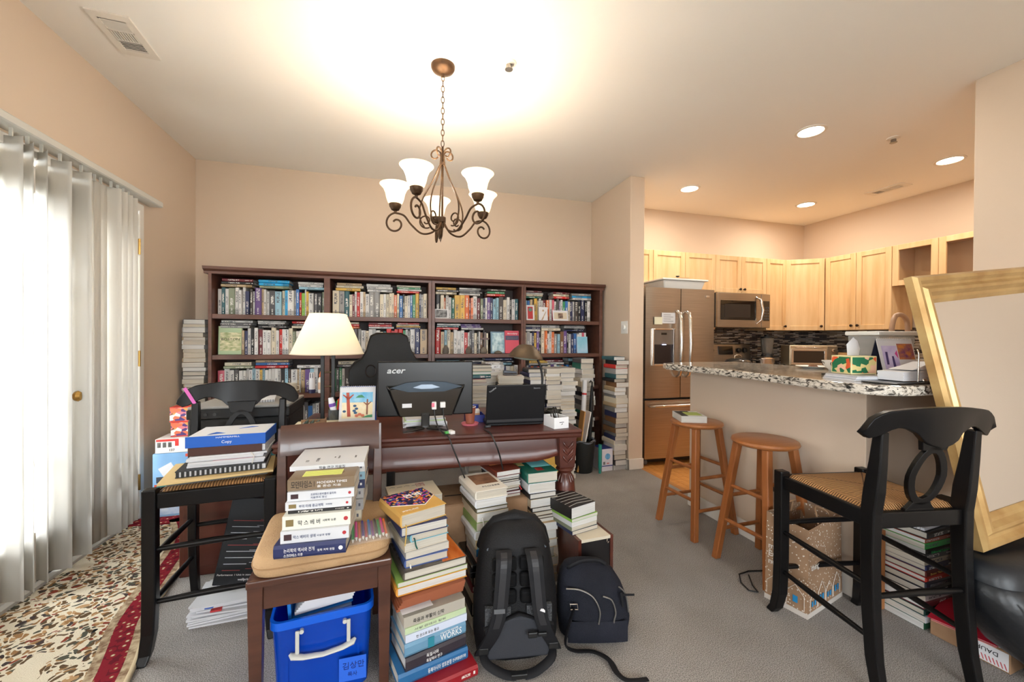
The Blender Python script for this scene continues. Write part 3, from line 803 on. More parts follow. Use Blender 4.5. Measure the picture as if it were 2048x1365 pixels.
for k in range(5):
    A = rad(91 + 72 * k)
    def to3(P, dA=0.0):
        return [(r * math.cos(A + dA), r * math.sin(A + dA), z) for r, z in P]
    arm = smooth_path([(0.010, -0.87), (0.05, -0.925), (0.115, -0.935), (0.175, -0.885), (0.215, -0.835), (0.265, -0.820)]) + spiral(0.262, -0.880, 0.060, 0.016, rad(80), rad(-320), 26)
    part('arm', M_BRZ, ch, lambda m: m.tube(to3(arm), 0.0055, 8), smooth=60)
    brace = smooth_path([(0.014, -0.55), (0.055, -0.64), (0.105, -0.73), (0.128, -0.80), (0.122, -0.86), (0.100, -0.90)])
    top = spiral(0.040, -0.497, 0.017, 0.032, rad(-150), rad(180), 22)
    part('brace', M_BRZ, ch, lambda m: m.tube(to3(top + [(0.009, -0.52)] + brace), 0.0045, 8), smooth=60)
    sc_ = spiral(0.092, -0.865, 0.042, 0.010, rad(-120), rad(330), 26)
    part('scroll', M_BRZ, ch, lambda m: m.tube(to3(sc_), 0.0042, 8), smooth=60)
    Ms = Tm(cup_r * math.cos(A), cup_r * math.sin(A), 0)
    part('cup', M_BRZ, ch, lambda m: m.lathe([(0.006, cup_z - 0.005), (0.008, cup_z + 0.005), (0.022, cup_z + 0.012), (0.027, cup_z + 0.022), (0.031, cup_z + 0.028), (0.034, cup_z + 0.044), (0.030, cup_z + 0.046)], 20, M=Ms), smooth=35)
    sh = part('shade', M_SHADE, ch, lambda m: m.lathe([(0.030, cup_z + 0.042), (0.040, cup_z + 0.052), (0.048, cup_z + 0.075), (0.054, cup_z + 0.105), (0.066, cup_z + 0.132), (0.085, cup_z + 0.152),
              (0.082, cup_z + 0.153), (0.062, cup_z + 0.136), (0.050, cup_z + 0.105), (0.044, cup_z + 0.075), (0.036, cup_z + 0.054), (0.0, cup_z + 0.046)], 28, M=Ms), smooth=50)
    part('bulb', mat('bulb_glow', (255, 240, 210), 0.3, emit=(255, 232, 190), estr=25), ch, lambda m: m.lathe([(0, cup_z + 0.05), (0.018, cup_z + 0.06), (0.024, cup_z + 0.085), (0.018, cup_z + 0.11), (0, cup_z + 0.12)], 14, M=Ms), smooth=60)
    light('chandelier_lamp', 'POINT', (0.256 + cup_r * math.cos(A), 2.30 + cup_r * math.sin(A), H + cup_z + 0.17), 3.5, (1.0, 0.95, 0.87), shadow_soft_size=0.03)
part('finial', M_BRZ, ch, lambda m: m.tube([(-0.012, -0.01, -0.90), (-0.018, -0.012, -0.95), (-0.010, -0.012, -0.985), (-0.002, -0.01, -0.95), (0.002, -0.008, -0.90)], 0.004, 8), smooth=60)
# ------------------------------------------------------------------ books
CW = {'w': ((208, 206, 203), 'white'), 'c': ((214, 203, 180), 'cream'), 'g': ((152, 150, 148), 'grey'), 'k': ((32, 31, 33), 'black'), 'n': ((44, 50, 88), 'navy'),
      'b': ((58, 112, 176), 'blue'), 't': ((52, 98, 106), 'teal'), 'r': ((196, 40, 36), 'red'), 'o': ((212, 108, 52), 'orange'), 'y': ((214, 172, 74), 'yellow'),
      'G': ((58, 138, 92), 'green'), 'p': ((104, 76, 136), 'purple'), 'm': ((112, 42, 50), 'maroon'), 'B': ((128, 90, 58), 'brown'), 's': ((140, 148, 122), 'sage'),
      'l': ((142, 180, 196), 'light blue'), 'd': ((86, 84, 86), 'dark grey'), 'T': ((186, 162, 128), 'tan'), 'L': ((140, 190, 76), 'lime'), 'K': ((204, 92, 112), 'pink'),
      'e': ((44, 160, 212), 'bright blue'), 'q': ((72, 62, 57), 'dark brown'), 'E': ((26, 104, 88), 'deep green'), 'P': ((214, 216, 220), 'pure white')}
ORD = ['zeroth', 'first', 'second', 'third', 'fourth', 'fifth', 'sixth', 'seventh', 'eighth', 'ninth', 'tenth', 'eleventh', 'twelfth', 'thirteenth', 'fourteenth', 'fifteenth',
       'sixteenth', 'seventeenth', 'eighteenth', 'nineteenth', 'twentieth'] + ['twenty-' + s for s in ('first', 'second', 'third', 'fourth', 'fifth', 'sixth', 'seventh', 'eighth', 'ninth')] + ['thirtieth'] + ['thirty-' + s for s in ('first', 'second', 'third', 'fourth', 'fifth')]

def vcol_mat(name, rough, pr=False):
    m = mat(name, (200, 200, 200), rough)
    n, l, b = nodes_of(m)
    at = n.new('ShaderNodeVertexColor'); at.layer_name = 'Col'
    if not pr:
        l.new(at.outputs['Color'], b.inputs['Base Color'])
        return m
    def math_(op, a, bb=None, c=None):
        q = n.new('ShaderNodeMath'); q.operation = op
        for i, v in enumerate((a, bb, c)):
            if v is None:
                continue
            if isinstance(v, (int, float)):
                q.inputs[i].default_value = v
            else:
                l.new(v, q.inputs[i])
        return q.outputs[0]
    uv = n.new('ShaderNodeUVMap'); uv.uv_map = 'UVMap'
    sp = n.new('ShaderNodeSeparateXYZ'); l.new(uv.outputs[0], sp.inputs[0])
    U, V = sp.outputs['X'], sp.outputs['Y']
    fu = math_('FRACT', U); k = math_('FLOOR', U)
    wn = n.new('ShaderNodeTexWhiteNoise'); wn.noise_dimensions = '1D'; l.new(k, wn.inputs['W'])
    rnd = wn.outputs['Value']
    def band(x, lo, hi):
        return math_('MULTIPLY', math_('GREATER_THAN', x, lo), math_('LESS_THAN', x, hi))
    # title: blocks of glyph-like noise along the spine
    cb = n.new('ShaderNodeCombineXYZ'); l.new(math_('MULTIPLY', U, 46.0), cb.inputs['X']); l.new(math_('MULTIPLY', V, 2.6), cb.inputs['Y'])
    nz = n.new('ShaderNodeTexNoise'); nz.inputs['Scale'].default_value = 1.0; nz.inputs['Detail'].default_value = 1.0
    l.new(cb.outputs[0], nz.inputs['Vector'])
    gl = math_('GREATER_THAN', nz.outputs['Fac'], 0.50)
    lo = math_('MULTIPLY_ADD', rnd, 0.25, 0.30); hi = math_('ADD', lo, math_('MULTIPLY_ADD', rnd, 0.25, 0.22))
    t1 = math_('MULTIPLY', math_('MULTIPLY', band(V, 0.26, 0.74), math_('MULTIPLY', math_('GREATER_THAN', fu, lo), math_('LESS_THAN', fu, hi))), gl)
    cb2 = n.new('ShaderNodeCombineXYZ'); l.new(math_('MULTIPLY', U, 120.0), cb2.inputs['X']); l.new(math_('MULTIPLY', V, 5.0), cb2.inputs['Y'])
    nz2 = n.new('ShaderNodeTexNoise'); nz2.inputs['Scale'].default_value = 1.0
    l.new(cb2.outputs[0], nz2.inputs['Vector'])
    t2 = math_('MULTIPLY', math_('MULTIPLY', band(V, 0.38, 0.64), band(fu, 0.12, 0.26)), math_('GREATER_THAN', nz2.outputs['Fac'], 0.5))
    t3 = math_('MULTIPLY', band(V, 0.36, 0.64), band(fu, 0.045, 0.075))
    tx = math_('MINIMUM', math_('ADD', math_('ADD', t1, t2), t3), 1.0)
    lum = n.new('ShaderNodeRGBToBW'); l.new(at.outputs['Color'], lum.inputs[0])
    isl = math_('GREATER_THAN', lum.outputs[0], 0.30)
    mixc = n.new('ShaderNodeMix'); mixc.data_type = 'RGBA'; l.new(isl, mixc.inputs['Factor'])
    mixc.inputs['A'].default_value = (0.75, 0.73, 0.68, 1); mixc.inputs['B'].default_value = (0.10, 0.10, 0.12, 1)
    # a contrasting band on some spines
    wn2 = n.new('ShaderNodeTexWhiteNoise'); wn2.noise_dimensions = '1D'; l.new(math_('ADD', k, 0.37), wn2.inputs['W'])
    bnd = math_('MULTIPLY', math_('GREATER_THAN', wn2.outputs['Value'], 0.68), band(fu, 0.0, 0.20))
    hsv = n.new('ShaderNodeHueSaturation'); l.new(at.outputs['Color'], hsv.inputs['Color']); hsv.inputs['Value'].default_value = 0.55; hsv.inputs['Saturation'].default_value = 1.3
    mb = n.new('ShaderNodeMix'); mb.data_type = 'RGBA'; l.new(bnd, mb.inputs['Factor']); l.new(at.outputs['Color'], mb.inputs['A']); l.new(hsv.outputs[0], mb.inputs['B'])
    mm = n.new('ShaderNodeMix'); mm.data_type = 'RGBA'; l.new(tx, mm.inputs['Factor']); l.new(mb.outputs['Result'], mm.inputs['A']); l.new(mixc.outputs['Result'], mm.inputs['B'])
    l.new(mm.outputs['Result'], b.inputs['Base Color'])
    return m

M_COVER = vcol_mat('book_cover', 0.42)
M_SPINE = vcol_mat('book_spine_print', 0.42, True)
M_PAGES = mat('book_pages', (222, 217, 206), 0.8)
_n, _l, _b = nodes_of(M_PAGES)
_at = _n.new('ShaderNodeVertexColor'); _at.layer_name = 'Col'
_uv = _n.new('ShaderNodeUVMap'); _uv.uv_map = 'UVMap'
_mp = _n.new('ShaderNodeMapping'); _mp.inputs['Scale'].default_value = (4, 900, 1); _l.new(_uv.outputs[0], _mp.inputs['Vector'])
_nz = _n.new('ShaderNodeTexNoise'); _nz.inputs['Scale'].default_value = 1.0; _nz.inputs['Detail'].default_value = 2; _l.new(_mp.outputs[0], _nz.inputs['Vector'])
_rp = _n.new('ShaderNodeValToRGB'); _rp.color_ramp.elements[0].position = 0.3; _rp.color_ramp.elements[0].color = (0.72, 0.71, 0.70, 1); _rp.color_ramp.elements[1].position = 0.6; _rp.color_ramp.elements[1].color = (1, 1, 1, 1)
_l.new(_nz.outputs['Fac'], _rp.inputs[0])
_mx = _n.new('ShaderNodeMix'); _mx.data_type = 'RGBA'; _mx.blend_type = 'MULTIPLY'; _mx.inputs['Factor'].default_value = 1.0
_l.new(_at.outputs['Color'], _mx.inputs['A']); _l.new(_rp.outputs[0], _mx.inputs['B']); _l.new(_mx.outputs['Result'], _b.inputs['Base Color'])
PAGE_TONES = [(208, 204, 196), (200, 192, 177), (214, 213, 210), (205, 199, 186)]

BOOKS = []          # every book is collected first, then built
BRN = random.Random(11)

def book(M, w, h, t, col, area, label, hard=True, pages=None, group=None, extra=None, prt=True, sep=False):
    c = CW[col][0] if isinstance(col, str) else col
    j = BRN.uniform(0.92, 1.06)
    if isinstance(col, str) and extra is None:
        c = tuple(max(8, min(245, v * j)) for v in c)
    BOOKS.append(dict(M=M, w=w, h=h, t=t, c=lin(c), area=area, label=label, hard=hard, pages=lin(pages or PAGE_TONES[BRN.randrange(4)]), group=group, extra=extra, prt=prt, k=BRN.randrange(900), sep=sep))

def book_arrays(b, M, V, F, MI, C, UV, which='all'):
    w, h, t = b['w'], b['h'], b['t']
    ct = min(0.0026, t * 0.16) if b['hard'] else min(0.0010, t * 0.1)
    ov = 0.0032 if b['hard'] else 0.0006
    def put(vs, fs, mis, cols, uvs):
        o = len(V)
        for p in vs:
            V.append(M @ Vector(p))
        for f, mi, cc, uv in zip(fs, mis, cols, uvs):
            F.append([i + o for i in f]); MI.append(mi); C.append(cc); UV.append(uv)
    if which in ('all', 'cover'):
        rb = min(0.004, t * 0.2) if b['hard'] else 0.0
        prof = [(0, 0), (w, 0), (w, ct), (ct, ct), (ct, t - ct), (w, t - ct), (w, t), (0, t)]
        if rb:
            prof = [(0.0015, 0), (w, 0), (w, ct), (ct, ct), (ct, t - ct), (w, t - ct), (w, t), (0.0015, t), (-rb, t * 0.78), (-rb, t * 0.22)]
        n = len(prof)
        vs = [(x, 0, z) for x, z in prof] + [(x, h, z) for x, z in prof]
        fs, mis, uvs = [], [], []
        for i in range(n):
            j = (i + 1) % n
            fs.append((i, n + i, n + j, j))
            sp = i >= 7
            mis.append(2 if sp and b['prt'] else 0)
            z0, z1 = prof[i][1] / t, prof[j][1] / t
            uvs.append([(b['k'], 1 - z0), (b['k'] + 0.999, 1 - z0), (b['k'] + 0.999, 1 - z1), (b['k'], 1 - z1)] if sp else [(prof[i][0] / w, 0), (prof[i][0] / w, 1), (prof[j][0] / w, 1), (prof[j][0] / w, 0)])
        fs.append(tuple(range(n))); fs.append(tuple(range(2 * n - 1, n - 1, -1)))
        mis += [0, 0]; uvs += [[(0, 0)] * n, [(0, 0)] * n]
        put(vs, fs, mis, [b['c']] * len(fs), uvs)
    if which in ('all', 'pages'):
        x0, x1, y0, y1, z0, z1 = ct, w - ov, ov, h - ov, ct, t - ct
        vs = [(x0, y0, z0), (x1, y0, z0), (x1, y1, z0), (x0, y1, z0), (x0, y0, z1), (x1, y0, z1), (x1, y1, z1), (x0, y1, z1)]
        fs = [(3, 2, 1, 0), (4, 5, 6, 7), (0, 1, 5, 4), (1, 2, 6, 5), (2, 3, 7, 6), (3, 0, 4, 7)]
        kk = b['k'] * 0.13
        uvs = [[(kk, 0)] * 4, [(kk, 0)] * 4] + [[(kk, kk + z0), (kk + 0.2, kk + z0), (kk + 0.2, kk + z1), (kk, kk + z1)]] * 4
        put(vs, fs, [1] * 6, [b['pages']] * 6, uvs)

def arrays_mesh(name, V, F, MI, C, UV, mats):
    me = bpy.data.meshes.new(name)
    me.from_pydata([tuple(p) for p in V], [], F)
    for m in mats:
        me.materials.append(m)
    me.polygons.foreach_set('material_index', MI)
    ca = me.color_attributes.new('Col', 'FLOAT_COLOR', 'CORNER')
    uvl = me.uv_layers.new(name='UVMap')
    cols, uvs = [], []
    for f, c, u in zip(F, C, UV):
        for q in u:
            cols.extend(c); uvs.extend(q)
    ca.data.foreach_set('color', cols)
    uvl.data.foreach_set('uv', uvs)
    me.update()
    return me

def flat_M(fl, z, th, L, D, face):
    """flat book: fl = front-left plan corner, th = direction of the front edge, face = which edge shows there"""
    f = Vector((math.cos(th), math.sin(th), 0)); g = Vector((-math.sin(th), math.cos(th), 0)); up = Vector((0, 0, 1))
    p = Vector((fl[0], fl[1], z))
    if face == 'tail':
        X, Y, o, w, h = f, g, p, L, D
    elif face == 'tailr':            # spine at the right
        X, Y, o, w, h = -f, -g, p + f * L + g * D, L, D
    elif face == 'spine':
        X, Y, o, w, h = g, -f, p + f * L, D, L
    else:
        X, Y, o, w, h = -g, f, p + g * D, D, L
    Z = X.cross(Y)
    return Matrix(((X.x, Y.x, Z.x, o.x), (X.y, Y.y, Z.y, o.y), (X.z, Y.z, Z.z, o.z), (0, 0, 0, 1))), w, h

def build_books(cap):
    order = sorted(range(len(BOOKS)), key=lambda i: -BOOKS[i]['area'])
    single = set(i for i in order[:cap] if BOOKS[i]['area'] > 0)
    V, F, MI, C, UV = [], [], [], [], []
    for i, b in enumerate(BOOKS):
        if i not in single:
            book_arrays(b, b['M'], V, F, MI, C, UV)
            continue
        v, f, mi, c, uv = [], [], [], [], []
        book_arrays(b, Matrix.Identity(4), v, f, mi, c, uv, 'cover' if b['sep'] else 'all')
        o = bpy.data.objects.new('book', arrays_mesh('book', v, f, mi, c, uv, [M_COVER, M_PAGES, M_SPINE]))
        COL.objects.link(o)
        o.matrix_world = b['M']
        tag(o, b['label'], 'book', b['group'])
        if b['sep']:
            v, f, mi, c, uv = [], [], [], [], []
            book_arrays(b, Matrix.Identity(4), v, f, mi, c, uv, 'pages')
            q = bpy.data.objects.new('page_block', arrays_mesh('page_block', v, f, mi, c, uv, [M_COVER, M_PAGES, M_SPINE]))
            COL.objects.link(q); q.parent = o
        if b['extra']:
            b['extra'](o, b)
    if F:
        o = bpy.data.objects.new('remaining_books', arrays_mesh('remaining_books', V, F, MI, C, UV, [M_COVER, M_PAGES, M_SPINE]))
        COL.objects.link(o)
        tag(o, 'many smaller books half hidden on the shelves and in the rear piles', 'books', None, 'stuff')

# ------------------------------------------------------------------ bookcases
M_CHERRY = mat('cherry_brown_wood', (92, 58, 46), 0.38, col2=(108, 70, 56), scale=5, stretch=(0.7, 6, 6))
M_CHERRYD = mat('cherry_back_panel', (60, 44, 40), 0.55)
BAYS = [(-1.400, -0.577), (-0.530, 0.300), (0.359, 1.192), (1.238, 2.040)]
SHZ = [1.40, 1.07, 0.74, 0.41, 0.08]
YF, YBK = 3.78, 4.10
def bookcase(label, posts, bays, x0, x1, cx0, cx1):
    o = thing('bookcase', label, 'bookcase', ((x0 + x1) / 2, 3.94, 0))
    for a, b in posts:
        P_(o, lambda m: m.box(a, b, YF, YBK, 0, 1.725), 'side_panel', M_CHERRY, bevel=0.002)
    for a, b in bays:
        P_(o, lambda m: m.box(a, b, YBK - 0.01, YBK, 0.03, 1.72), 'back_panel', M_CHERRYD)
        for z in SHZ:
            P_(o, lambda m: m.box(a + 0.0005, b - 0.0005, YF + 0.008, YBK - 0.011, z - 0.037, z), 'shelf', M_CHERRY, bevel=0.002)
        P_(o, lambda m: m.box(a + 0.0005, b - 0.0005, YF + 0.02, YF + 0.035, 0, 0.042), 'kick_board', M_CHERRY)
    prof = [(YBK, 1.722), (YF - 0.004, 1.722), (YF - 0.006, 1.742), (YF - 0.030, 1.756), (YF - 0.036, 1.777), (YBK, 1.777)]
    P_(o, lambda m: m.prism(prof, cx0, cx1, axis='x'), 'crown', M_CHERRY)
    return o
bookcase('wide cherry bookcase with two bays at the left end of the wall', [(-1.424, -1.400), (-0.577, -0.530), (0.300, 0.3285)], BAYS[:2], -1.424, 0.3285, -1.452, 0.3285)
bookcase('single-bay cherry bookcase in the middle behind the monitor', [(0.3305, 0.359), (1.192, 1.2145)], BAYS[2:3], 0.3305, 1.2145, 0.3305, 1.2145)
bookcase('single-bay cherry bookcase at the right end beside the divider wall', [(1.2165, 1.238), (2.040, 2.072)], BAYS[3:], 1.2165, 2.072, 1.2165, 2.088)

ROWN = ['top', 'second', 'third', 'fourth', 'bottom']
BAYN = ['leftmost', 'second', 'third', 'rightmost']
SHELF = {
 (0, 0): ('w35 t35 w30 s55 w40 w30 w30 n35 q30 w25 p60 T20 w25 w25 d60 l60 c35 e25 w60 g20 b30 r25 L30 w15 y25 w50 d40 k40 s30', [(0.03, 0.34, 'mkT'), (0.37, 0.66, 'ees'), (0.74, 0.99, 'wwl')], 0, 1),
 (0, 1): ('T25 n30 w35 k35 w35 m50 w40 w45 c50 w30 r30 w30 w40 c40 s35 w40 w40 c35 w40 b30 w40 w45 c40', [(0.03, 0.32, 'wdg'), (0.36, 0.63, 'wwkd'), (0.68, 0.95, 'rdc')], 0.22, 1),
 (0, 2): ('K60 w50 w40 d45 w35 w35 g25 w30 l30 w40 y25 l25 w35 w30 w30 w30 w30 k40 l30 q30 w60 T20 w20 T40 p50 l40 w40 q40 w30', [(0.06, 0.33, 'cs'), (0.33, 0.66, 'Tbr'), (0.73, 0.98, 'w')], 0, 1),
 (1, 0): ('c120 g100 t100 c55 m45 w40 r60 w65 T45 w70 g110 g105 c70 w60 c60 c50 c45 o60 c50 b70 k40 c60 w55 b50 G60 y75 n40 g50 c80', [(0.03, 0.31, 'Tcy'), (0.34, 0.62, 'www'), (0.66, 0.93, 'cGwr')], 0, 1),
 (1, 1): ('w50 w50 k40 w45 w50 g55 w50 d60 g60 w70 c50 w60 g60 w70 c50 t60 r80 r55 r55 r90 G45 w40 k40 w85 n90 T120', [(0.04, 0.28, 'cro'), (0.36, 0.63, 'mrw'), (0.66, 0.93, 'rcyn')], 0, 1),
 (1, 2): ('G30 d30 G25 w25 q60 d50 d50 r45 k50 g40 q40 d50 w40 c40 k50 g50 w40 q50 w60 T50 c40', [(0.05, 0.3, 'cd'), (0.6, 0.95, 'yT')], 0, 1),
 (2, 0): ('k85 c60 o30 w50 w50 E55 y95 y80 o80 m30 o40 w70 m60 s50 n40 w35 p60 n50 l60 l50 q80 c60 w55 k40 w60 t70', [(0.0, 0.26, 'ydc'), (0.27, 0.54, 'wgdw'), (0.6, 0.83, 'qGr')], 0, 1),
 (2, 1): ('r90 T60 l50 c65 T50 w65 w60 w60 r60 w30 d45 d40 c50 k30 w30 B50 k30 g30 c30', [(0.01, 0.28, 'wtr'), (0.29, 0.55, 'ppw'), (0.66, 0.93, 'ngq')], 0, 0.62),
 (2, 2): ('w50 d40 n50 l40 w40 c40 k50 b40 w40 t40 w50 c50 g40 m40 w40 l40 n40 w50 c40 w40', [(0.01, 0.28, 'lb'), (0.34, 0.58, 'gn'), (0.58, 0.95, 'nkl')], 0, 1),
 (3, 0): ('l40 b50 T50 k30 y65 c30 w40 w35 m55 o60 w50 K40 w45 d45 p35 w40 G45 b50 c40 n60 w30 q70 k60 n70 k50 w65', [(0.0, 0.24, 'mwcE'), (0.38, 0.62, 'mcr'), (0.64, 0.92, 'gew')], 0, 0.92),
 (3, 1): ('c40 g60 w50 n40 y40 p45 k55 c60 o45 w45 w50 o50 g60 l50 B70 p60 k45 w45 n55 b60 w50 w60 K45 w40', [(0.0, 0.21, 'gnw'), (0.22, 0.48, 'wc'), (0.54, 0.84, 'gwkn')], 0, 0.86),
 (3, 2): ('m30 w20 n25 o30 b40 r30 k30 w30 w30 c30 p40 w30 l30 g30 o20 t30 b30 k30 w30 c30 n40 k30 w40 l40 c30 d40', [(0.05, 0.3, 'yg'), (0.27, 0.55, 'mw'), (0.6, 0.93, 'lk')], 0, 1),
}
COVERED = {}
for (bay, row), (seq, piles, f0, f1) in SHELF.items():
    a, b = BAYS[bay]
    a += 0.012; b -= 0.006
    x0, x1 = a + (b - a) * f0, a + (b - a) * f1
    toks = [(s[0], float(s[1:])) for s in seq.split()]
    sc = (x1 - x0) / sum(v for _, v in toks)
    x = x0
    z = SHZ[row] + 0.0005
    tops = []
    for i, (cl, wd) in enumerate(toks):
        t = wd * sc
        hmax = 0.228 if row < 2 else 0.215
        h = BRN.uniform(0.195, hmax)
        if wd > 70: h = hmax
        w = BRN.uniform(0.135, 0.165)
        yy = 3.86 + BRN.uniform(-0.012, 0.012) if row < 2 else 3.87
        M = Matrix(((0, 0, 1, x + 0.0004), (1, 0, 0, yy), (0, 1, 0, z), (0, 0, 0, 1)))
        area = t * h * 1e4 if row < 2 else t * h * 0.35e4
        if (bay, row) == (0, 1) and i > 14: area = 0
        if (bay, row) == (1, 1) and i < 15: area = 0
        if row == 2 and not (bay == 0 and i < 18): area = 0
        book(M, w, h, max(0.008, t - 0.0008), cl, area, '%s upright book, %s from left on the %s shelf, %s bookcase bay' % (CW[cl][1], ORD[i + 1], ROWN[row], BAYN[bay]), hard=BRN.random() < 0.4, group='books on the bookcase shelves')
        tops.append((x, x + t, h))
        x += t
    for pi, (p0, p1, cs) in enumerate(piles):
        xa, xb = a + (b - a) * p0, a + (b - a) * p1
        zz = z + max([h for (q0, q1, h) in tops if q1 > xa and q0 < xb] or [0.0]) + 0.0008
        lim = (1.70 if row == 0 else SHZ[row - 1] - 0.045)
        tt = (lim - zz) / len(cs)
        for j, cl in enumerate(reversed(cs)):
            t = min(tt * 0.97, BRN.uniform(0.020, 0.032))
            if t < 0.010: t = tt * 0.95
            L = (xb - xa) * BRN.uniform(0.88, 1.0)
            M, w, h = flat_M((xa + BRN.uniform(0, 0.012), 3.845 + BRN.uniform(0, 0.02)), zz, rad(BRN.uniform(-2.0, 2.0)), L, 0.15, 'spine')
            n = len(cs) - j
            book(M, w, h, t, cl, (t * L * 0.9e4 if row < 2 else 0), '%s book lying flat, %s from top, %s pile on %s shelf of %s bay' % (CW[cl][1], ORD[n], ORD[pi + 1], ROWN[row], BAYN[bay]), group='books lying on top of the shelf rows')
            zz += t + 0.0006
for bay in range(4):        # lower rows, hidden behind the desk
    for row in (3, 4):
        a, b = BAYS[bay]; x = a + 0.01
        while x < b - 0.05:
            t = BRN.uniform(0.015, 0.04)
            M = Matrix(((0, 0, 1, x), (1, 0, 0, 3.87), (0, 1, 0, SHZ[row] + 0.0005), (0, 0, 0, 1)))
            book(M, 0.15, BRN.uniform(0.2, 0.25), t, BRN.choice('wwcgknbtrd'), 0, '', hard=False)
            x += t + 0.001
# face-out books on the shelves
def faceout(x, z, w, h, t, col, y, label, extra, lean=6):
    M = Matrix.Translation((x, y, z)) @ Matrix.Rotation(rad(-lean), 4, 'X') @ Matrix(((1, 0, 0, 0), (0, 0, -1, 0), (0, 1, 0, 0), (0, 0, 0, 1)))
    book(M, w, h, t, col, 900, label, extra=extra, prt=False, sep=True, hard=True)
M_GREENINK = mat('green_ink', (60, 84, 58), 0.7)
def boston(o, b):
    w, h, t = b['w'], b['h'], b['t']
    part('cover_print', mat('cover_cream_print', (222, 214, 178), 0.6, col2=(150, 160, 110), scale=26, stretch=(1, 2.4, 1)), o, lambda m: m.box(0.012, w - 0.004, 0.03, h * 0.78, t, t + 0.0004))
    lettering('BOSTON', o, (w * 0.12, h * 0.50, t + 0.0006), (1, 0, 0), (0, 1, 0), 0.026, M_INK, width=w * 0.78)
faceout(-1.378, SHZ[1] + 0.001, 0.165, 0.232, 0.03, (170, 190, 150), 3.875, 'pale green cover reading BOSTON facing out on the second shelf', boston, 3)
def lbcover(o, b):
    w, h, t = b['w'], b['h'], b['t']
    part('cover_print', mat('cover_blue_print', (120, 160, 176), 0.3, col2=(206, 226, 228), scale=22), o, lambda m: m.box(0.01, w - 0.008, 0.012, h - 0.012, t, t + 0.0004))
faceout(0.905, SHZ[1] + 0.001, 0.135, 0.212, 0.02, (110, 140, 160), 3.85, 'light blue glossy book facing out on the second shelf of third bay', lbcover)
def pinkcover(o, b):
    w, h, t = b['w'], b['h'], b['t']
    part('cover_band', mat('cover_band_navy', (72, 66, 96), 0.5), o, lambda m: m.box(0.002, w - 0.002, h * 0.58, h * 0.78, t, t + 0.0004))
    lettering('Serendipity', o, (w * 0.14, h * 0.84, t + 0.0004), (1, 0, 0), (0, 1, 0), 0.022, M_INKW, width=w * 0.75, shear=0.3)
    lettering('LEADERSHIP', o, (w * 0.10, h * 0.63, t + 0.0008), (1, 0, 0), (0, 1, 0), 0.022, M_GRAYINK, width=w * 0.8)
faceout(1.045, SHZ[1] + 0.001, 0.140, 0.222, 0.03, (206, 74, 92), 3.85, 'pinkish red paperback facing out on second shelf behind the desk lamp', pinkcover)
def bluecard(o, b):
    w, h, t = b['w'], b['h'], b['t']
    part('cover_print', mat('cover_lightblue', (176, 206, 226), 0.5, col2=(120, 190, 210), scale=7), o, lambda m: m.box(0.002, w - 0.002, 0.002, h - 0.002, t, t + 0.0004))
faceout(1.81, SHZ[1] + 0.001, 0.115, 0.170, 0.012, (176, 206, 226), 3.825, 'pale blue booklet facing out at the right end of the second shelf', bluecard)
# ------------------------------------------------------------------ black rush-seat counter chairs
M_BLKW = mat('black_painted_wood', (9, 8, 9), 0.34, col2=(14, 13, 14), scale=5, spec=0.28)
M_RUSH = mat('woven_rush', (186, 138, 86), 0.7)
_n, _l, _b = nodes_of(M_RUSH)
def _mth(n, l, op, a, b=None):
    q = n.new('ShaderNodeMath'); q.operation = op
    for i, v in enumerate((a, b)):
        if v is None: continue
        if isinstance(v, (int, float)): q.inputs[i].default_value = v
        else: l.new(v, q.inputs[i])
    return q.outputs[0]
_tc = _n.new('ShaderNodeTexCoord'); _s = _n.new('ShaderNodeSeparateXYZ'); _l.new(_tc.outputs['Object'], _s.inputs[0])
_sel = _mth(_n, _l, 'GREATER_THAN', _mth(_n, _l, 'ABSOLUTE', _s.outputs['X']), _mth(_n, _l, 'ABSOLUTE', _s.outputs['Y']))
_co = _n.new('ShaderNodeMix'); _co.data_type = 'FLOAT'
_l.new(_sel, _co.inputs['Factor']); _l.new(_s.outputs['X'], _co.inputs['A']); _l.new(_s.outputs['Y'], _co.inputs['B'])
_nz = _n.new('ShaderNodeTexNoise'); _nz.inputs['Scale'].default_value = 24; _l.new(_tc.outputs['Object'], _nz.inputs['Vector'])
_ph = _mth(_n, _l, 'ADD', _mth(_n, _l, 'MULTIPLY', _co.outputs['Result'], 620.0), _mth(_n, _l, 'MULTIPLY', _nz.outputs['Fac'], 5.0))
_sn = _mth(_n, _l, 'MULTIPLY_ADD', _mth(_n, _l, 'SINE', _ph), 0.5); _n[_sn.node.name].inputs[2].default_value = 0.5
_rp = _n.new('ShaderNodeValToRGB'); _rp.color_ramp.elements[0].color = lin((96, 60, 32)); _rp.color_ramp.elements[1].color = lin((196, 146, 92)); _rp.color_ramp.elements[1].position = 0.6
_l.new(_sn, _rp.inputs[0])
_sm = _mth(_n, _l, 'LESS_THAN', _mth(_n, _l, 'ABSOLUTE', _mth(_n, _l, 'SUBTRACT', _mth(_n, _l, 'ABSOLUTE', _s.outputs['X']), _mth(_n, _l, 'ABSOLUTE', _s.outputs['Y']))), 0.003)
_sx = _n.new('ShaderNodeMix'); _sx.data_type = 'RGBA'; _l.new(_sm, _sx.inputs['Factor']); _l.new(_rp.outputs[0], _sx.inputs['A']); _sx.inputs['B'].default_value = lin((92, 58, 32)); _l.new(_sx.outputs['Result'], _b.inputs['Base Color'])
_bp = _n.new('ShaderNodeBump'); _bp.inputs['Strength'].default_value = 1.0; _bp.inputs['Distance'].default_value = 0.004; _l.new(_sn, _bp.inputs['Height']); _l.new(_bp.outputs[0], _b.inputs['Normal'])

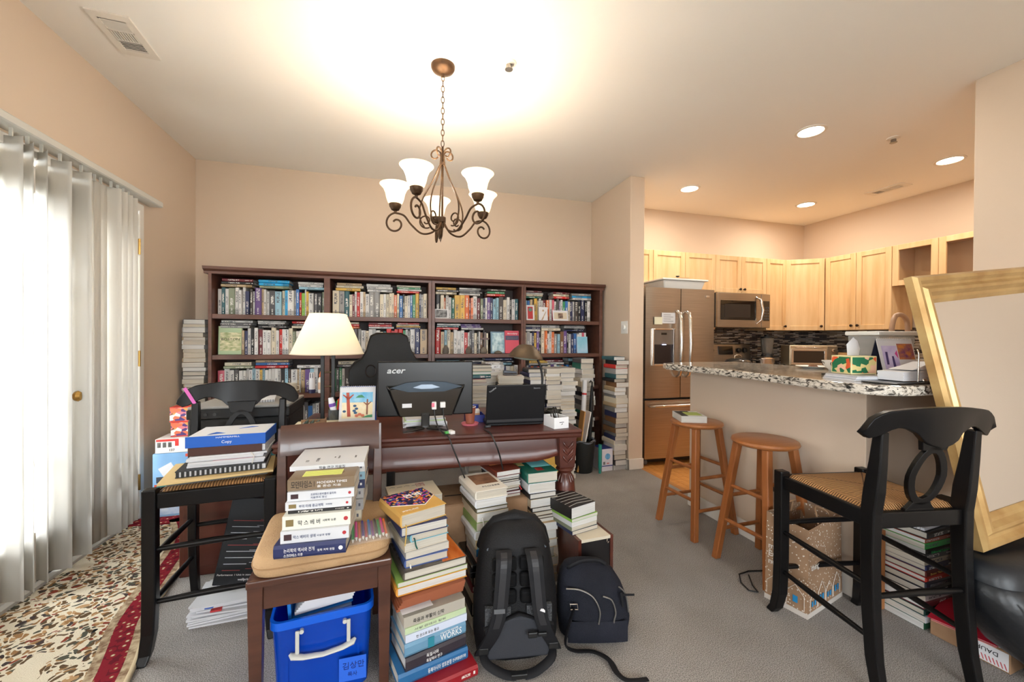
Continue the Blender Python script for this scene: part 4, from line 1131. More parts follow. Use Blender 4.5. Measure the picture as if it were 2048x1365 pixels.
def sweep_rect(m, pts, wx, wy):
    """rectangular post through pts (centres), half sizes wx, wy per point"""
    k = len(pts)
    def ring(i):
        p = pts[i]; a = wx[i] if isinstance(wx, list) else wx; b = wy[i] if isinstance(wy, list) else wy
        return [(p[0] - a, p[1] - b, p[2]), (p[0] + a, p[1] - b, p[2]), (p[0] + a, p[1] + b, p[2]), (p[0] - a, p[1] + b, p[2])]
    m.strip(k, ring)

def black_chair():
    r = thing('counter_chair', '', 'chair')
    SZ = 0.62
    for s in (-1, 1):
        part('leg', M_BLKW, r, lambda m: sweep_rect(m, [(s * 0.212, -0.225, 0.0), (s * 0.206, -0.206, 0.03), (s * 0.200, -0.193, 0.10), (s * 0.198, -0.190, 0.22), (s * 0.198, -0.190, SZ + 0.022)], [0.017, 0.019, 0.021, 0.022, 0.022], [0.018, 0.020, 0.022, 0.022, 0.022]), bevel=0.005)
        part('leg', M_BLKW, r, lambda m: sweep_rect(m, [(s * 0.186, 0.240, 0.0), (s * 0.185, 0.216, 0.12), (s * 0.184, 0.202, 0.28), (s * 0.182, 0.195, 0.48), (s * 0.181, 0.195, SZ), (s * 0.180, 0.204, 0.70), (s * 0.180, 0.216, 0.80), (s * 0.181, 0.226, 0.91)],
                                                    [0.015, 0.016, 0.017, 0.018, 0.018, 0.018, 0.016, 0.014], [0.020, 0.023, 0.024, 0.024, 0.026, 0.027, 0.022, 0.017]), bevel=0.005)
        for z0, z1 in ((0.375, 0.365), (0.20, 0.185)):
            part('stretcher', M_BLKW, r, lambda m: m.tube([(s * 0.198, -0.18, z0), (s * 0.194, 0.0, (z0 + z1) / 2), (s * 0.186, 0.20, z1)], [0.009, 0.0125, 0.009], 10), smooth=50)
        part('seat_rail', M_BLKW, r, lambda m: m.hexa([(s * 0.198 - 0.011, -0.18, SZ - 0.055), (s * 0.198 + 0.011, -0.18, SZ - 0.055), (s * 0.186 + 0.011, 0.18, SZ - 0.055), (s * 0.186 - 0.011, 0.18, SZ - 0.055)],
                                                     [(s * 0.198 - 0.011, -0.18, SZ + 0.002), (s * 0.198 + 0.011, -0.18, SZ + 0.002), (s * 0.186 + 0.011, 0.18, SZ + 0.002), (s * 0.186 - 0.011, 0.18, SZ + 0.002)]), bevel=0.004)
    for y, zz in ((-0.190, (0.41, 0.21)), (0.205, (0.33,))):
        for z in zz:
            part('stretcher', M_BLKW, r, lambda m: m.tube([(-0.195, y, z), (0, y, z + 0.004), (0.195, y, z)], [0.009, 0.0125, 0.009], 10), smooth=50)
    part('seat_rail', M_BLKW, r, lambda m: m.box(-0.178, 0.178, -0.200, -0.178, SZ - 0.055, SZ + 0.004), bevel=0.004)
    part('seat_rail', M_BLKW, r, lambda m: m.box(-0.166, 0.166, 0.186, 0.208, SZ - 0.055, SZ + 0.002), bevel=0.004)
    def seat(m):
        def fn(u, v):
            x = (u - 0.5) * 2; y = (v - 0.5) * 2
            hw = 0.188 - 0.008 * (v)
            dome = 0.014 * (1 - max(abs(x), abs(y)) ** 3)
            edge = 0.012 * max(0, max(abs(x), abs(y)) - 0.9) * 10
            return (x * hw, y * 0.182, SZ + 0.008 + dome - edge)
        m.grid(fn, 20, 20)
        m.box(-0.178, 0.178, -0.178, 0.178, SZ - 0.03, SZ - 0.006)
    part('seat', M_RUSH, r, seat, smooth=40)
    # crest rail: bowed, drooping at both ends
    def crest(m):
        n = 25
        def ring(i):
            u = -1 + 2 * i / (n - 1)
            x = 0.252 * u
            y = 0.212 + 0.048 * (1 - u * u)
            top = 1.000 - 0.030 * abs(u) ** 2.2 - 0.050 * max(0, abs(u) - 0.75) ** 1.2 * 2.2
            bot = 0.888 - 0.030 * max(0, 1 - abs(u) * 3.0) ** 0.5 + 0.040 * math.exp(-((abs(u) - 0.55) / 0.25) ** 2) - 0.012 * abs(u) ** 4
            if abs(u) > 0.86:
                c = (top + bot) / 2; hh = (top - bot) / 2 * math.sqrt(max(0.04, 1 - ((abs(u) - 0.86) / 0.14) ** 2)); top, bot = c + hh, c - hh
            return [(x, y - 0.011, bot), (x, y + 0.011, bot), (x, y + 0.026, (top * 0.7 + bot * 0.3)), (x, y + 0.030, top), (x, y + 0.006, top)]
        m.strip(n, ring)
    part('crest_rail', M_BLKW, r, crest, bevel=0.003, smooth=50)
    # splat: ring hanging from the crest
    def splat(m):
        n = 28
        rings = []
        for i in range(n):
            a = 2 * PI * i / n
            rings.append(a)
        vs, fs = [], []
        def P(px, pz, off):
            y = 0.195 + (pz - SZ) * 0.20 + off
            return (px, y, pz)
        for i in range(n):
            a = 2 * PI * i / n
            ca, sa = math.cos(a), math.sin(a)
            ro = 0.074 * (1 - 0.20 * max(0, sa)); ri = 0.047 * (1 - 0.25 * max(0, sa))
            for (rr, rz, off) in ((ro, 0.110, -0.008), (ri, 0.084, -0.008), (ri, 0.084, 0.008), (ro, 0.110, 0.008)):
                vs.append(P(ca * rr, 0.752 + sa * rz, off))
        for i in range(n):
            j = (i + 1) % n
            for q in range(4):
                fs.append((i * 4 + q, i * 4 + (q + 1) % 4, j * 4 + (q + 1) % 4, j * 4 + q))
        m.add(vs, fs)
        def slab(z0, z1, w0, w1):
            b = [P(-w0, z0, -0.008), P(w0, z0, -0.008), P(w0, z0, 0.008), P(-w0, z0, 0.008)]
            t = [P(-w1, z1, -0.008), P(w1, z1, -0.008), P(w1, z1, 0.008), P(-w1, z1, 0.008)]
            m.hexa(b, t)
        slab(0.846, 0.90, 0.046, 0.062)
        slab(0.628, 0.655, 0.055, 0.034)
        slab(0.604, 0.630, 0.058, 0.058)
    part('splat', M_BLKW, r, splat, bevel=0.002)
    return r
chairL = black_chair()
chairL['label'] = 'black counter-height chair with rush seat holding binders, beside the blinds'
chairL['group'] = 'black rush-seat counter chairs'
chairR = copy_tree(chairL)
chairR['label'] = 'black counter-height chair with empty rush seat in front of the bar'
chairL.location = (-0.700, 2.055, 0); chairL.rotation_euler = (0, 0, rad(5))
chairR.location = (1.815, 1.168, 0); chairR.rotation_euler = (0, 0, rad(180 - 10))
part('pink_tag', mat('pink_ribbon', (226, 110, 196), 0.5), chairL, lambda m: m.box(-0.007, 0.007, -0.004, -0.002, -0.040, 0.045, M=Tm(-0.200, 0.212, 0.938, 0, rad(-28), 0)))

# ------------------------------------------------------------------ oak stools
M_OAK = mat('honey_oak', (142, 82, 40), 0.38, col2=(166, 102, 56), scale=4, stretch=(5, 5, 0.7))
M_OAKS = mat('honey_oak_seat', (150, 90, 46), 0.33, col2=(166, 104, 56), scale=5, stretch=(0.7, 7, 1))
def stool(label, cx, cy, rz):
    o = thing('bar_stool', label, 'stool', (cx, cy, 0), rz, 'round oak bar stools')
    part('seat', M_OAKS, o, lambda m: m.lathe([(0, 0.662), (0.140, 0.662), (0.154, 0.668), (0.160, 0.678), (0.156, 0.689), (0.148, 0.693), (0, 0.694)], 40), smooth=35)
    for sx in (-1, 1):
        for sy in (-1, 1):
            part('leg', M_OAK, o, lambda m: sweep_rect(m, [(sx * 0.160, sy * 0.160, 0), (sx * 0.088, sy * 0.088, 0.664)], [0.0175, 0.0185], [0.0175, 0.0185]), bevel=0.005)
    def at(z): return 0.160 - 0.072 * z / 0.664
    for s in (-1, 1):
        for z in (0.17, 0.36):
            a = at(z)
            part('rung', M_OAK, o, lambda m: m.cyl((-a, s * a, z), (a, s * a, z), 0.0105, n=12), smooth=50)
        for z in (0.23, 0.42):
            a = at(z)
            part('rung', M_OAK, o, lambda m: m.cyl((s * a, -a, z), (s * a, a, z), 0.0105, n=12), smooth=50)
    return o
stool('round oak stool with a book on its seat near the refrigerator', 1.893, 2.20, rad(3))
stool('bare round oak stool between the other stool and the black chair', 1.90, 1.70, rad(2))

# ------------------------------------------------------------------ dark wooden dining chair and cushion
M_WALN = mat('dark_walnut', (70, 42, 32), 0.3, col2=(88, 54, 40), scale=4, stretch=(0.8, 6, 6), coat=0.2)
wc = thing('dining_chair', 'dark brown wooden chair with a tan cushion carrying books', 'chair', (-0.238, 1.665, 0), rad(4))
part('seat', M_WALN, wc, lambda m: m.prism([(-0.220, -0.21), (0.220, -0.21), (0.200, 0.20), (-0.200, 0.20)], 0.425, 0.45), bevel=0.005)
part('front_rail', M_WALN, wc, lambda m: m.box(-0.175, 0.175, -0.190, -0.170, 0.345, 0.425), bevel=0.002)
for s in (-1, 1):
    part('leg', M_WALN, wc, lambda m: sweep_rect(m, [(s * 0.196, -0.176, 0), (s * 0.196, -0.178, 0.425)], [0.016, 0.022], [0.016, 0.022]), bevel=0.002)
    part('side_rail', M_WALN, wc, lambda m: m.box(s * 0.190 - 0.010, s * 0.190 + 0.010, -0.155, 0.165, 0.355, 0.425))
    part('leg', M_WALN, wc, lambda m: sweep_rect(m, [(s * 0.182, 0.215, 0), (s * 0.182, 0.182, 0.25), (s * 0.182, 0.178, 0.45), (s * 0.184, 0.190, 0.66), (s * 0.186, 0.206, 0.845)], [0.016, 0.018, 0.018, 0.017, 0.014], [0.018, 0.02, 0.022, 0.018, 0.012]), bevel=0.002)
def toprail(m):
    n = 15
    def ring(i):
        u = -1 + 2 * i / (n - 1); x = 0.190 * u; y = 0.178 + 0.018 * (1 - u * u)
        return [(x, y, 0.735), (x, y + 0.022, 0.735), (x, y + 0.034, 0.80), (x, y + 0.036, 0.848), (x, y + 0.024, 0.856), (x, y + 0.008, 0.84)]
    m.strip(n, ring)
part('top_rail', M_WALN, wc, toprail, smooth=50)
for k in range(3):
    x = -0.085 + 0.085 * k
    part('back_slat', M_WALN, wc, lambda m: m.box(x - 0.025, x + 0.025, 0.186, 0.196, 0.45, 0.74))
M_CUSH = mat('tan_corduroy', (176, 142, 104), 0.9, col2=(190, 156, 116), scale=9, bump=0.4, bscale=180)
cs = thing('seat_cushion', 'tan corduroy cushion on the dark brown chair', 'cushion', (-0.238, 1.655, 0.451), rad(5))
def cush(m):
    n = 44
    lv = [(0.0, 0.945), (0.004, 0.968), (0.012, 0.988), (0.022, 0.998), (0.033, 1.0), (0.044, 0.998), (0.054, 0.986), (0.061, 0.965), (0.0645, 0.93), (0.066, 0.80)]
    vs, fs = [], []
    for z, k in lv:
        for a in range(n):
            t = 2 * PI * a / n; c, q = math.cos(t), math.sin(t)
            r = 2 / 7.0
            x = 0.216 * math.copysign(abs(c) ** r, c); y = 0.206 * math.copysign(abs(q) ** r, q)
            vs.append((x * k, y * k, z + 0.002 * math.sin(5 * t + 9 * z) * (z > 0.03)))
    L = len(lv)
    for a in range(L - 1):
        for b in range(n):
            fs.append((a * n + b, a * n + (b + 1) % n, (a + 1) * n + (b + 1) % n, (a + 1) * n + b))
    fs.append(tuple(range(n))); fs.append(tuple(range((L - 1) * n, L * n)))
    m.add(vs, fs)
part('body', M_CUSH, cs, cush, smooth=50)
part('piping', mat('tan_piping', (158, 124, 88), 0.9), cs, lambda m: m.tube([(0.2165 * math.copysign(abs(math.cos(a)) ** (2 / 7), math.cos(a)), 0.2065 * math.copysign(abs(math.sin(a)) ** (2 / 7), math.sin(a)), 0.033) for a in [2 * PI * (q + 0.5) / 44 for q in range(44)]], 0.0025, 6, closed=True), smooth=60)

# ------------------------------------------------------------------ desk
M_MAHO = mat('mahogany_gloss', (70, 32, 24), 0.36, col2=(92, 44, 32), scale=3, stretch=(0.5, 5, 5), coat=0.15)
dk = thing('desk', 'large mahogany writing desk with carved turned legs', 'desk', (0.225, 2.265, 0), rad(-2.5))
HX, HY = 0.705, 0.375
def dtop(m):
    prof = [(0.0, 0.722), (0.010, 0.722), (0.016, 0.732), (0.010, 0.742), (0.018, 0.752), (0.014, 0.762), (0.0, 0.764)]
    k = len(prof)
    def ring(i):
        d, z = prof[i]; x = HX - 0.018 + d; y = HY - 0.018 + d
        return [(-x, -y, z), (x, -y, z), (x, y, z), (-x, y, z)]
    m.strip(k, ring)
part('top', M_MAHO, dk, dtop)
def apron(y0, sgn):
    def f(m):
        n = 21
        def ring(i):
            u = -1 + 2 * i / (n - 1); x = (HX - 0.10) * u
            zb = 0.600 + 0.030 * max(0, abs(u) - 0.72) ** 2 * 12
            return [(x, y0, 0.722), (x, y0 + sgn * 0.004, 0.70), (x, y0 + sgn * 0.007, 0.66), (x, y0 + sgn * 0.008, zb + 0.020), (x, y0 + sgn * 0.014, zb + 0.012), (x, y0 + sgn * 0.010, zb), (x, y0 - sgn * 0.02, zb), (x, y0 - sgn * 0.02, 0.722)]
        m.strip(n, ring)
    return f
part('front_apron', M_MAHO, dk, apron(-HY + 0.062, -1), smooth=40)
part('back_apron', M_MAHO, dk, apron(HY - 0.062, 1), smooth=40)
for s in (-1, 1):
    part('side_apron', M_MAHO, dk, lambda m: m.box(s * (HX - 0.075) - 0.012, s * (HX - 0.075) + 0.012, -HY + 0.10, HY - 0.10, 0.60, 0.722))
LEGP = [(0.030, 0), (0.040, 0.012), (0.042, 0.035), (0.028, 0.06), (0.024, 0.085), (0.030, 0.11), (0.040, 0.20), (0.052, 0.34), (0.056, 0.43), (0.050, 0.49), (0.034, 0.525), (0.030, 0.535), (0.040, 0.542), (0.047, 0.552), (0.040, 0.562), (0.036, 0.565)]
for sx in (-1, 1):
    for sy in (-1, 1):
        lx, ly = sx * (HX - 0.068), sy * (HY - 0.068)
        lg = part('leg', M_MAHO, dk, lambda m: m.lathe(LEGP, 28, M=Tm(lx, ly, 0)), smooth=40)
        part('leg_block', M_MAHO, lg, lambda m: m.hexa([(lx - 0.040, ly - 0.040, 0.562), (lx + 0.040, ly - 0.040, 0.562), (lx + 0.040, ly + 0.040, 0.562), (lx - 0.040, ly + 0.040, 0.562)], [(lx - 0.048, ly - 0.048, 0.722), (lx + 0.048, ly - 0.048, 0.722), (lx + 0.048, ly + 0.048, 0.722), (lx - 0.048, ly + 0.048, 0.722)]), bevel=0.006)
        if sy < 0 and sx > 0:
            for k in range(16):     # gadrooned collar
                a = 2 * PI * k / 16
                part('reed', M_MAHO, lg, lambda m: m.tube([(lx + 0.030 * math.cos(a), ly + 0.030 * math.sin(a), 0.528), (lx + 0.041 * math.cos(a), ly + 0.041 * math.sin(a), 0.512), (lx + 0.046 * math.cos(a), ly + 0.046 * math.sin(a), 0.492)], 0.0055, 6), smooth=60)
            for k in range(3):      # carved leaves on the block
                zc = 0.605 + 0.036 * k
                for fs_ in (-1, 1):
                    part('carved_leaf', M_MAHO, lg, lambda m: m.tube([(lx, ly - 0.046 - 0.0016 * k, zc - 0.012), (lx + fs_ * 0.018, ly - 0.049 - 0.0016 * k, zc + 0.008), (lx + fs_ * 0.028, ly - 0.046 - 0.0016 * k, zc + 0.024)], [0.003, 0.007, 0.002], 6), smooth=60)

# ------------------------------------------------------------------ office chair behind the desk
M_LEA = mat('black_leatherette', (7, 7, 7), 0.45, bump=0.1, bscale=220, spec=0.3)
gc = thing('office_chair', 'black high-back racing-style office chair behind the desk', 'chair', (-0.03, 2.98, 0), rad(4))
half = [(0.085, 1.255), (0.125, 1.235), (0.140, 1.19), (0.155, 1.13), (0.185, 1.075), (0.235, 1.045), (0.268, 1.00), (0.272, 0.93), (0.252, 0.86), (0.222, 0.79), (0.205, 0.70), (0.205, 0.60), (0.215, 0.50)]
outline = [(-x, z) for x, z in reversed(half)] + half
def backrest(m):
    cx, cz = 0.0, 0.87
    lay = [(-0.045, 0.93), (-0.062, 0.80), (-0.065, 0.0)]
    n = len(outline)
    vs = []; fs = []
    for off, s in [(0.055, 0.93), (0.065, 0.97), (0.05, 1.0), (-0.03, 1.0), (-0.05, 0.965), (-0.050, 0.90)]:
        for x, z in outline:
            zz = cz + (z - cz) * s
            dy = -0.035 * (abs(x) / 0.27) ** 2 if off < 0 else 0
            vs.append((x * s, off + dy + (zz - 0.5) * 0.14, zz))
    L = 6
    for i in range(L - 1):
        for j in range(n):
            k = (j + 1) % n
            fs.append((i * n + j, i * n + k, (i + 1) * n + k, (i + 1) * n + j))
    fs.append(tuple(range(n))); fs.append(tuple(range((L - 1) * n, L * n)))
    m.add(vs, fs)
part('backrest', M_LEA, gc, backrest, smooth=50)
for s in (-1, 1):
    c_ = (s * 0.125, -0.062 + 0.46 * 0.14, 0.985)
    part('belt_hole', mat('hole_black', (6, 6, 6), 0.7), gc, lambda m: m.lathe([(0, 0), (0.032, 0), (0.032, 0.004), (0, 0.004)], 20, M=Tm(c_[0], c_[1] + 0.004, c_[2], rad(90 - 8), 0, 0), sy=1.25))
    part('hole_trim', mat('hole_trim_dark', (52, 44, 42), 0.2, 0.6), gc, lambda m: m.tube([(c_[0] + 0.034 * math.cos(a), c_[1] + 0.042 * math.sin(a) * 0.14 - 0.001, c_[2] + 0.042 * math.sin(a)) for a in [2 * PI * q / 20 for q in range(20)]], 0.005, 6, closed=True), smooth=60)
    part('armrest', M_BLACKP, gc, lambda m: m.tube([(s * 0.27, 0.02, 0.47), (s * 0.285, 0.0, 0.55), (s * 0.285, -0.05, 0.645)], 0.018, 10).box(s * 0.285 - 0.04, s * 0.285 + 0.04, -0.19, 0.06, 0.645, 0.67), bevel=0.004)
part('seat', M_LEA, gc, lambda m: m.box(-0.25, 0.25, -0.42, 0.02, 0.42, 0.52), bevel=0.035, seg=4)
part('column', M_DGREY, gc, lambda m: m.cyl((0, -0.18, 0.11), (0, -0.18, 0.42), 0.028, n=16), smooth=40)
for k in range(5):
    a = 2 * PI * k / 5 + 0.3
    sp = part('base_arm', M_BLACKP, gc, lambda m: m.tube([(0, -0.18, 0.125), (0.16 * math.cos(a), -0.18 + 0.16 * math.sin(a), 0.11), (0.30 * math.cos(a), -0.18 + 0.30 * math.sin(a), 0.075)], [0.03, 0.024, 0.016], 10), smooth=50)
    part('caster', M_BLACKP, sp, lambda m: m.cyl((0.30 * math.cos(a) - 0.022 * math.sin(a), -0.18 + 0.30 * math.sin(a) + 0.022 * math.cos(a), 0.031), (0.30 * math.cos(a) + 0.022 * math.sin(a), -0.18 + 0.30 * math.sin(a) - 0.022 * math.cos(a), 0.031), 0.03, n=16))

# ------------------------------------------------------------------ small cherry cabinet with printer behind the left chair
pc = thing('side_cabinet', 'low cherry cabinet carrying the black printer behind the left black chair', 'cabinet', (-0.765, 2.66, 0))
part('body', M_MAHO, pc, lambda m: m.box(-0.27, 0.27, -0.24, 0.24, 0.0, 0.53), bevel=0.004)
part('top', M_MAHO, pc, lambda m: m.box(-0.285, 0.285, -0.255, 0.255, 0.53, 0.555), bevel=0.006)
part('door', M_MAHO, pc, lambda m: m.box(-0.25, 0.25, -0.252, -0.24, 0.05, 0.51), bevel=0.004)
pr_ = thing('printer', 'black multifunction printer on the low cherry cabinet', 'printer', (-0.78, 2.64, 0.556))
part('body', M_BLACKP, pr_, lambda m: m.box(-0.235, 0.235, -0.19, 0.19, 0, 0.235), bevel=0.012)
part('scanner_lid', mat('printer_grey_top', (150, 148, 144), 0.5), pr_, lambda m: m.box(-0.235, 0.235, -0.19, 0.19, 0.285, 0.30), bevel=0.006)
part('scanner', M_BLACKP, pr_, lambda m: m.box(-0.237, 0.237, -0.197, 0.19, 0.235, 0.285), bevel=0.006)
part('paper_tray', M_DGREY, pr_, lambda m: m.box(-0.19, 0.12, -0.205, -0.188, 0.05, 0.135), bevel=0.003)
for k in range(7):
    part('tray_rib', M_BLACKP, pr_, lambda m: m.box(-0.18, 0.11, -0.209, -0.205, 0.060 + k * 0.010, 0.064 + k * 0.010))
for k in range(3):
    part('button', M_DGREY, pr_, lambda m: m.cyl((-0.19 + k * 0.04, -0.197, 0.26), (-0.19 + k * 0.04, -0.201, 0.26), 0.008))
# ------------------------------------------------------------------ book stacks on floor, chairs and desk
def stack(where, z, items, area, group=None, last=True):
    """items bottom to top: (flx, fly, th_deg, L, D, t, face, colour, hard, extra, label)"""
    n = len(items)
    for i, it in enumerate(items):
        flx, fly, th, L, D, t, face, cl, hard, extra, lab = (list(it) + [None] * 11)[:11]
        M, w, h = flat_M((flx, fly), z, rad(th), L, D, face)
        nm = CW[cl][1] if isinstance(cl, str) else 'multicoloured'
        lb = lab or '%s book, %s from the top of %s' % (nm, ORD[n - i], where)
        book(M, w, h, t, cl, area, lb, hard=bool(hard), extra=extra, group=group, prt=(face == 'spine' and extra is None), sep=area >= 2000)
        z += t + 0.0006
    return z

def auto(fl, th, n, zt, L, D, cols, rng, face='tail', t0=0.022, t1=0.042, jit=0.012, z0=0.0):
    """n random books from z0 up to zt"""
    ts = [rng.uniform(t0, t1) for _ in range(n)]
    k = (zt - z0 - n * 0.0006) / sum(ts)
    out = []
    for i in range(n):
        out.append((fl[0] + rng.uniform(-jit, jit), fl[1] + rng.uniform(-jit, jit), th + rng.uniform(-4, 4), L * rng.uniform(0.92, 1.02), D * rng.uniform(0.93, 1.0), ts[i] * k, face, rng.choice(cols), rng.random() < 0.5))
    return out

RS = random.Random(5)
# tall column between bookcase and left wall: only page edges face the room
stack('the column left of the bookcase', 0.0, auto((-1.603, 3.80), 0, 11, 0.72, 0.155, 0.22, 'wwgkcdnT', RS, jit=0.006), 0)
stack('the column left of the bookcase', 0.721, auto((-1.603, 3.80), 0, 19, 1.355 - 0.721, 0.155, 0.22, 'wgkcdT', RS, jit=0.008), 900, 'tall book column left of the bookcase')
# stacks on the right, standing behind the desk
def column(where, x, y, th, zt, n, L, D, zvis, cols, area=700, face='tail', grp='floor stacks at the right end of the bookcases'):
    nlow = max(1, int(n * zvis / max(0.01, zt - zvis))) if zvis > 0.05 else 0
    z = 0.0
    if nlow:
        z = stack(where, 0.0, auto((x, y), th, nlow, zvis, L, D, cols, RS, face), 0)
    stack(where, z, auto((x, y), th, n, zt - z, L, D, cols, RS, face), area, grp)
column('the tall stack by the divider wall', 1.965, 3.335, 3, 1.055, 25, 0.128, 0.21, 0, 'wgckdntTrwB')
column('the stack just left of the tallest stack', 1.735, 3.565, 2, 1.03, 14, 0.14, 0.20, 0.42, 'wgckdEw')
column('the stack right of the desk lamp stem', 1.385, 3.25, 1, 0.965, 8, 0.145, 0.21, 0.70, 'wwgcT')
column('the stack above the white cable box', 1.238, 3.20, 2, 0.965, 10, 0.14, 0.21, 0.60, 'wwkgnc')
column('the stack behind the laptop edge', 1.080, 3.20, 0, 0.965, 8, 0.14, 0.21, 0.72, 'wwgkn')
column('the low stack carrying the dark stapler', 0.80, 3.15, -6, 0.915, 4, 0.22, 0.16, 0.80, 'wcqk')
column('the stack just right of the monitor', 0.553, 3.10, 1, 0.90, 11, 0.155, 0.20, 0.60, 'wwPgK')
column('the stack left of the stapler', 0.722, 3.32, 1, 0.90, 3, 0.17, 0.22, 0.76, 'wnwP')
stack('the pile above the monitor corner', 0.9025, [(0.575, 3.12, 2, 0.16, 0.15, 0.030, 'spine', 't', 1), (0.570, 3.12, -1, 0.165, 0.16, 0.024, 'tail', 'G', 1), (0.578, 3.12, 1, 0.165, 0.15, 0.026, 'tail', 'd', 0), (0.585, 3.13, 2, 0.16, 0.15, 0.024, 'tail', 'q', 1)], 700, 'small piles behind the laptop')
stack('the small white pile behind the laptop', 0.9025, [(0.735, 3.33, 1, 0.17, 0.16, 0.030, 'tail', 'P', 0), (0.730, 3.34, 0, 0.17, 0.16, 0.030, 'spine', 'w', 0), (0.737, 3.34, 0, 0.165, 0.15, 0.028, 'spine', 'P', 0), (0.740, 3.34, 2, 0.155, 0.15, 0.022, 'spine', 'w', 0)], 700, 'small piles behind the laptop')

# ---------------------------------------------------------------- hero stack on the chair cushion
M_SKYINK = mat('blue_ink', (60, 72, 110), 0.7)
M_REDINK = mat('red_ink', (176, 44, 52), 0.6)
def spine_text(items, dot=None, block=None):
    """items: (text, start fraction from the left, height fraction, baseline fraction, material, width fraction)"""
    def f(o, b):
        w, h, t = b['w'], b['h'], b['t']
        for (s, x0, sz, bz, m, wf) in items:
            lettering(s, o, (-0.0048 if b['hard'] else -0.0005, h * (1 - x0), t * bz), (0, -1, 0), (0, 0, 1), t * sz, m, width=(h * wf if wf else None))
        xo = -0.0046 if b['hard'] else -0.0004
        if dot:
            part('publisher_mark', dot, o, lambda m: m.lathe([(0, 0), (t * 0.16, 0), (t * 0.16, 0.0005), (0, 0.0005)], 14, M=Tm(xo, h * 0.07, t * 0.5, 0, rad(-90), 0)))
        if block:
            part('spine_block', block, o, lambda m: m.box(xo - 0.0004, xo, h * 0.84, h * 0.95, t * 0.25, t * 0.75))
    return f
NAVY = (40, 48, 92)
M_BOLD = mat('dark_block', (60, 36, 40), 0.6); M_GOLDB = mat('olive_block', (130, 112, 70), 0.5)
def brown_top(o, b):
    spine_text([('모던타임스 I', 0.05, 0.72, 0.28, M_INK, 0.34), ('MODERN TIMES', 0.43, 0.30, 0.52, M_INKW, 0.45), ('폴 존슨 지음', 0.43, 0.24, 0.2, M_INKW, 0.36)])(o, b)
    w, h, t = b['w'], b['h'], b['t']
    nt = part('sticky_note', mat('yellow_note', (222, 226, 120), 0.7), o, lambda m: m.box(0.030, 0.085, h * 0.22, h * 0.82, t, t + 0.0006))
    for k in range(7):
        part('note_line', mat('note_line_green', (160, 176, 90), 0.7), nt, lambda m: m.box(0.035 + k * 0.007, 0.0358 + k * 0.007, h * 0.23, h * 0.81, t + 0.0006, t + 0.0009))
    part('cover_portrait', mat('sepia_print', (106, 84, 62), 0.6, col2=(160, 136, 104), scale=30), o, lambda m: m.lathe([(0, 0), (0.055, 0), (0.055, 0.0004), (0, 0.0004)], 30, M=Tm(0.055, h * 0.45, t), sx=0.5))
def top_white(o, b):
    w, h, t = b['w'], b['h'], b['t']
    for (s, x, y, sz) in (('논문', 0.2, 0.80, 0.012), ('연구자료', 0.2, 0.66, 0.012), ('2020.', 0.35, 0.44, 0.007), ('목차와 서론', 0.3, 0.38, 0.007), ('참고문헌', 0.3, 0.14, 0.007)):
        lettering(s, o, (w * x, h * y, t + 0.0002), (1, 0, 0), (0, 1, 0), sz, M_GRAYINK)
    spine_text([('학술 연구 자료집', 0.38, 0.7, 0.15, M_INK, 0.35)])(o, b)
zc = 0.517
HS = [
 (-0.362, 1.432, -4, 0.214, 0.155, 0.042, 'spine', NAVY, 1, spine_text([('논리학의 역사와 전개', 0.14, 0.34, 0.50, M_INKW, 0.42), ('소크라테스 이후', 0.14, 0.26, 0.16, M_INKW, 0.26), ('철학 저작 전집', 0.60, 0.2, 0.40, M_INKW, 0.24)], M_INKW), 'thick navy hardcover with silver title at the bottom of the cushion stack'),
 (-0.345, 1.440, -3, 0.205, 0.150, 0.038, 'spine', 'P', 0, spine_text([('막스 베버의 생애', 0.18, 0.32, 0.36, M_SKYINK, 0.32), ('사상과 영향', 0.52, 0.2, 0.40, M_SKYINK, 0.2)], M_REDINK, M_BOLD), 'white paperback lying on the navy hardcover in the cushion stack'),
 (-0.342, 1.450, -2, 0.205, 0.150, 0.043, 'spine', (226, 225, 214), 0, spine_text([('막 스 베 버', 0.22, 0.42, 0.30, M_INK, 0.32), ('사회학 논문', 0.58, 0.2, 0.42, M_INK, 0.2)], M_REDINK, M_GOLDB), 'thick cream paperback with large black title in the cushion stack'),
 (-0.330, 1.470, -3, 0.195, 0.150, 0.010, 'spine', 'k', 0, None, 'thin black booklet in the middle of the cushion stack'),
 (-0.338, 1.470, -3, 0.203, 0.150, 0.026, 'spine', 'P', 0, spine_text([('부의 미래 종교개혁', 0.20, 0.42, 0.30, M_SKYINK, 0.36), ('개정판', 0.60, 0.2, 0.4, M_SKYINK, 0.1)], M_REDINK, M_GOLDB), 'white paperback above the thin black booklet in the cushion stack'),
 (-0.334, 1.478, -2, 0.206, 0.150, 0.030, 'spine', 'P', 0, spine_text([('프로테스탄티즘의 윤리와', 0.34, 0.28, 0.50, M_SKYINK, 0.38), ('자본주의 정신', 0.34, 0.26, 0.16, M_SKYINK, 0.24)], M_REDINK, M_BOLD), 'white paperback with small portrait on spine in the cushion stack'),
 (-0.336, 1.488, -2, 0.208, 0.150, 0.036, 'spine', (128, 108, 84), 0, brown_top, 'brown hardcover with yellow sticky note on top of the cushion stack'),
]
zt_ = stack('the cushion stack', zc, HS, 5000, 'books stacked on the chair cushion')
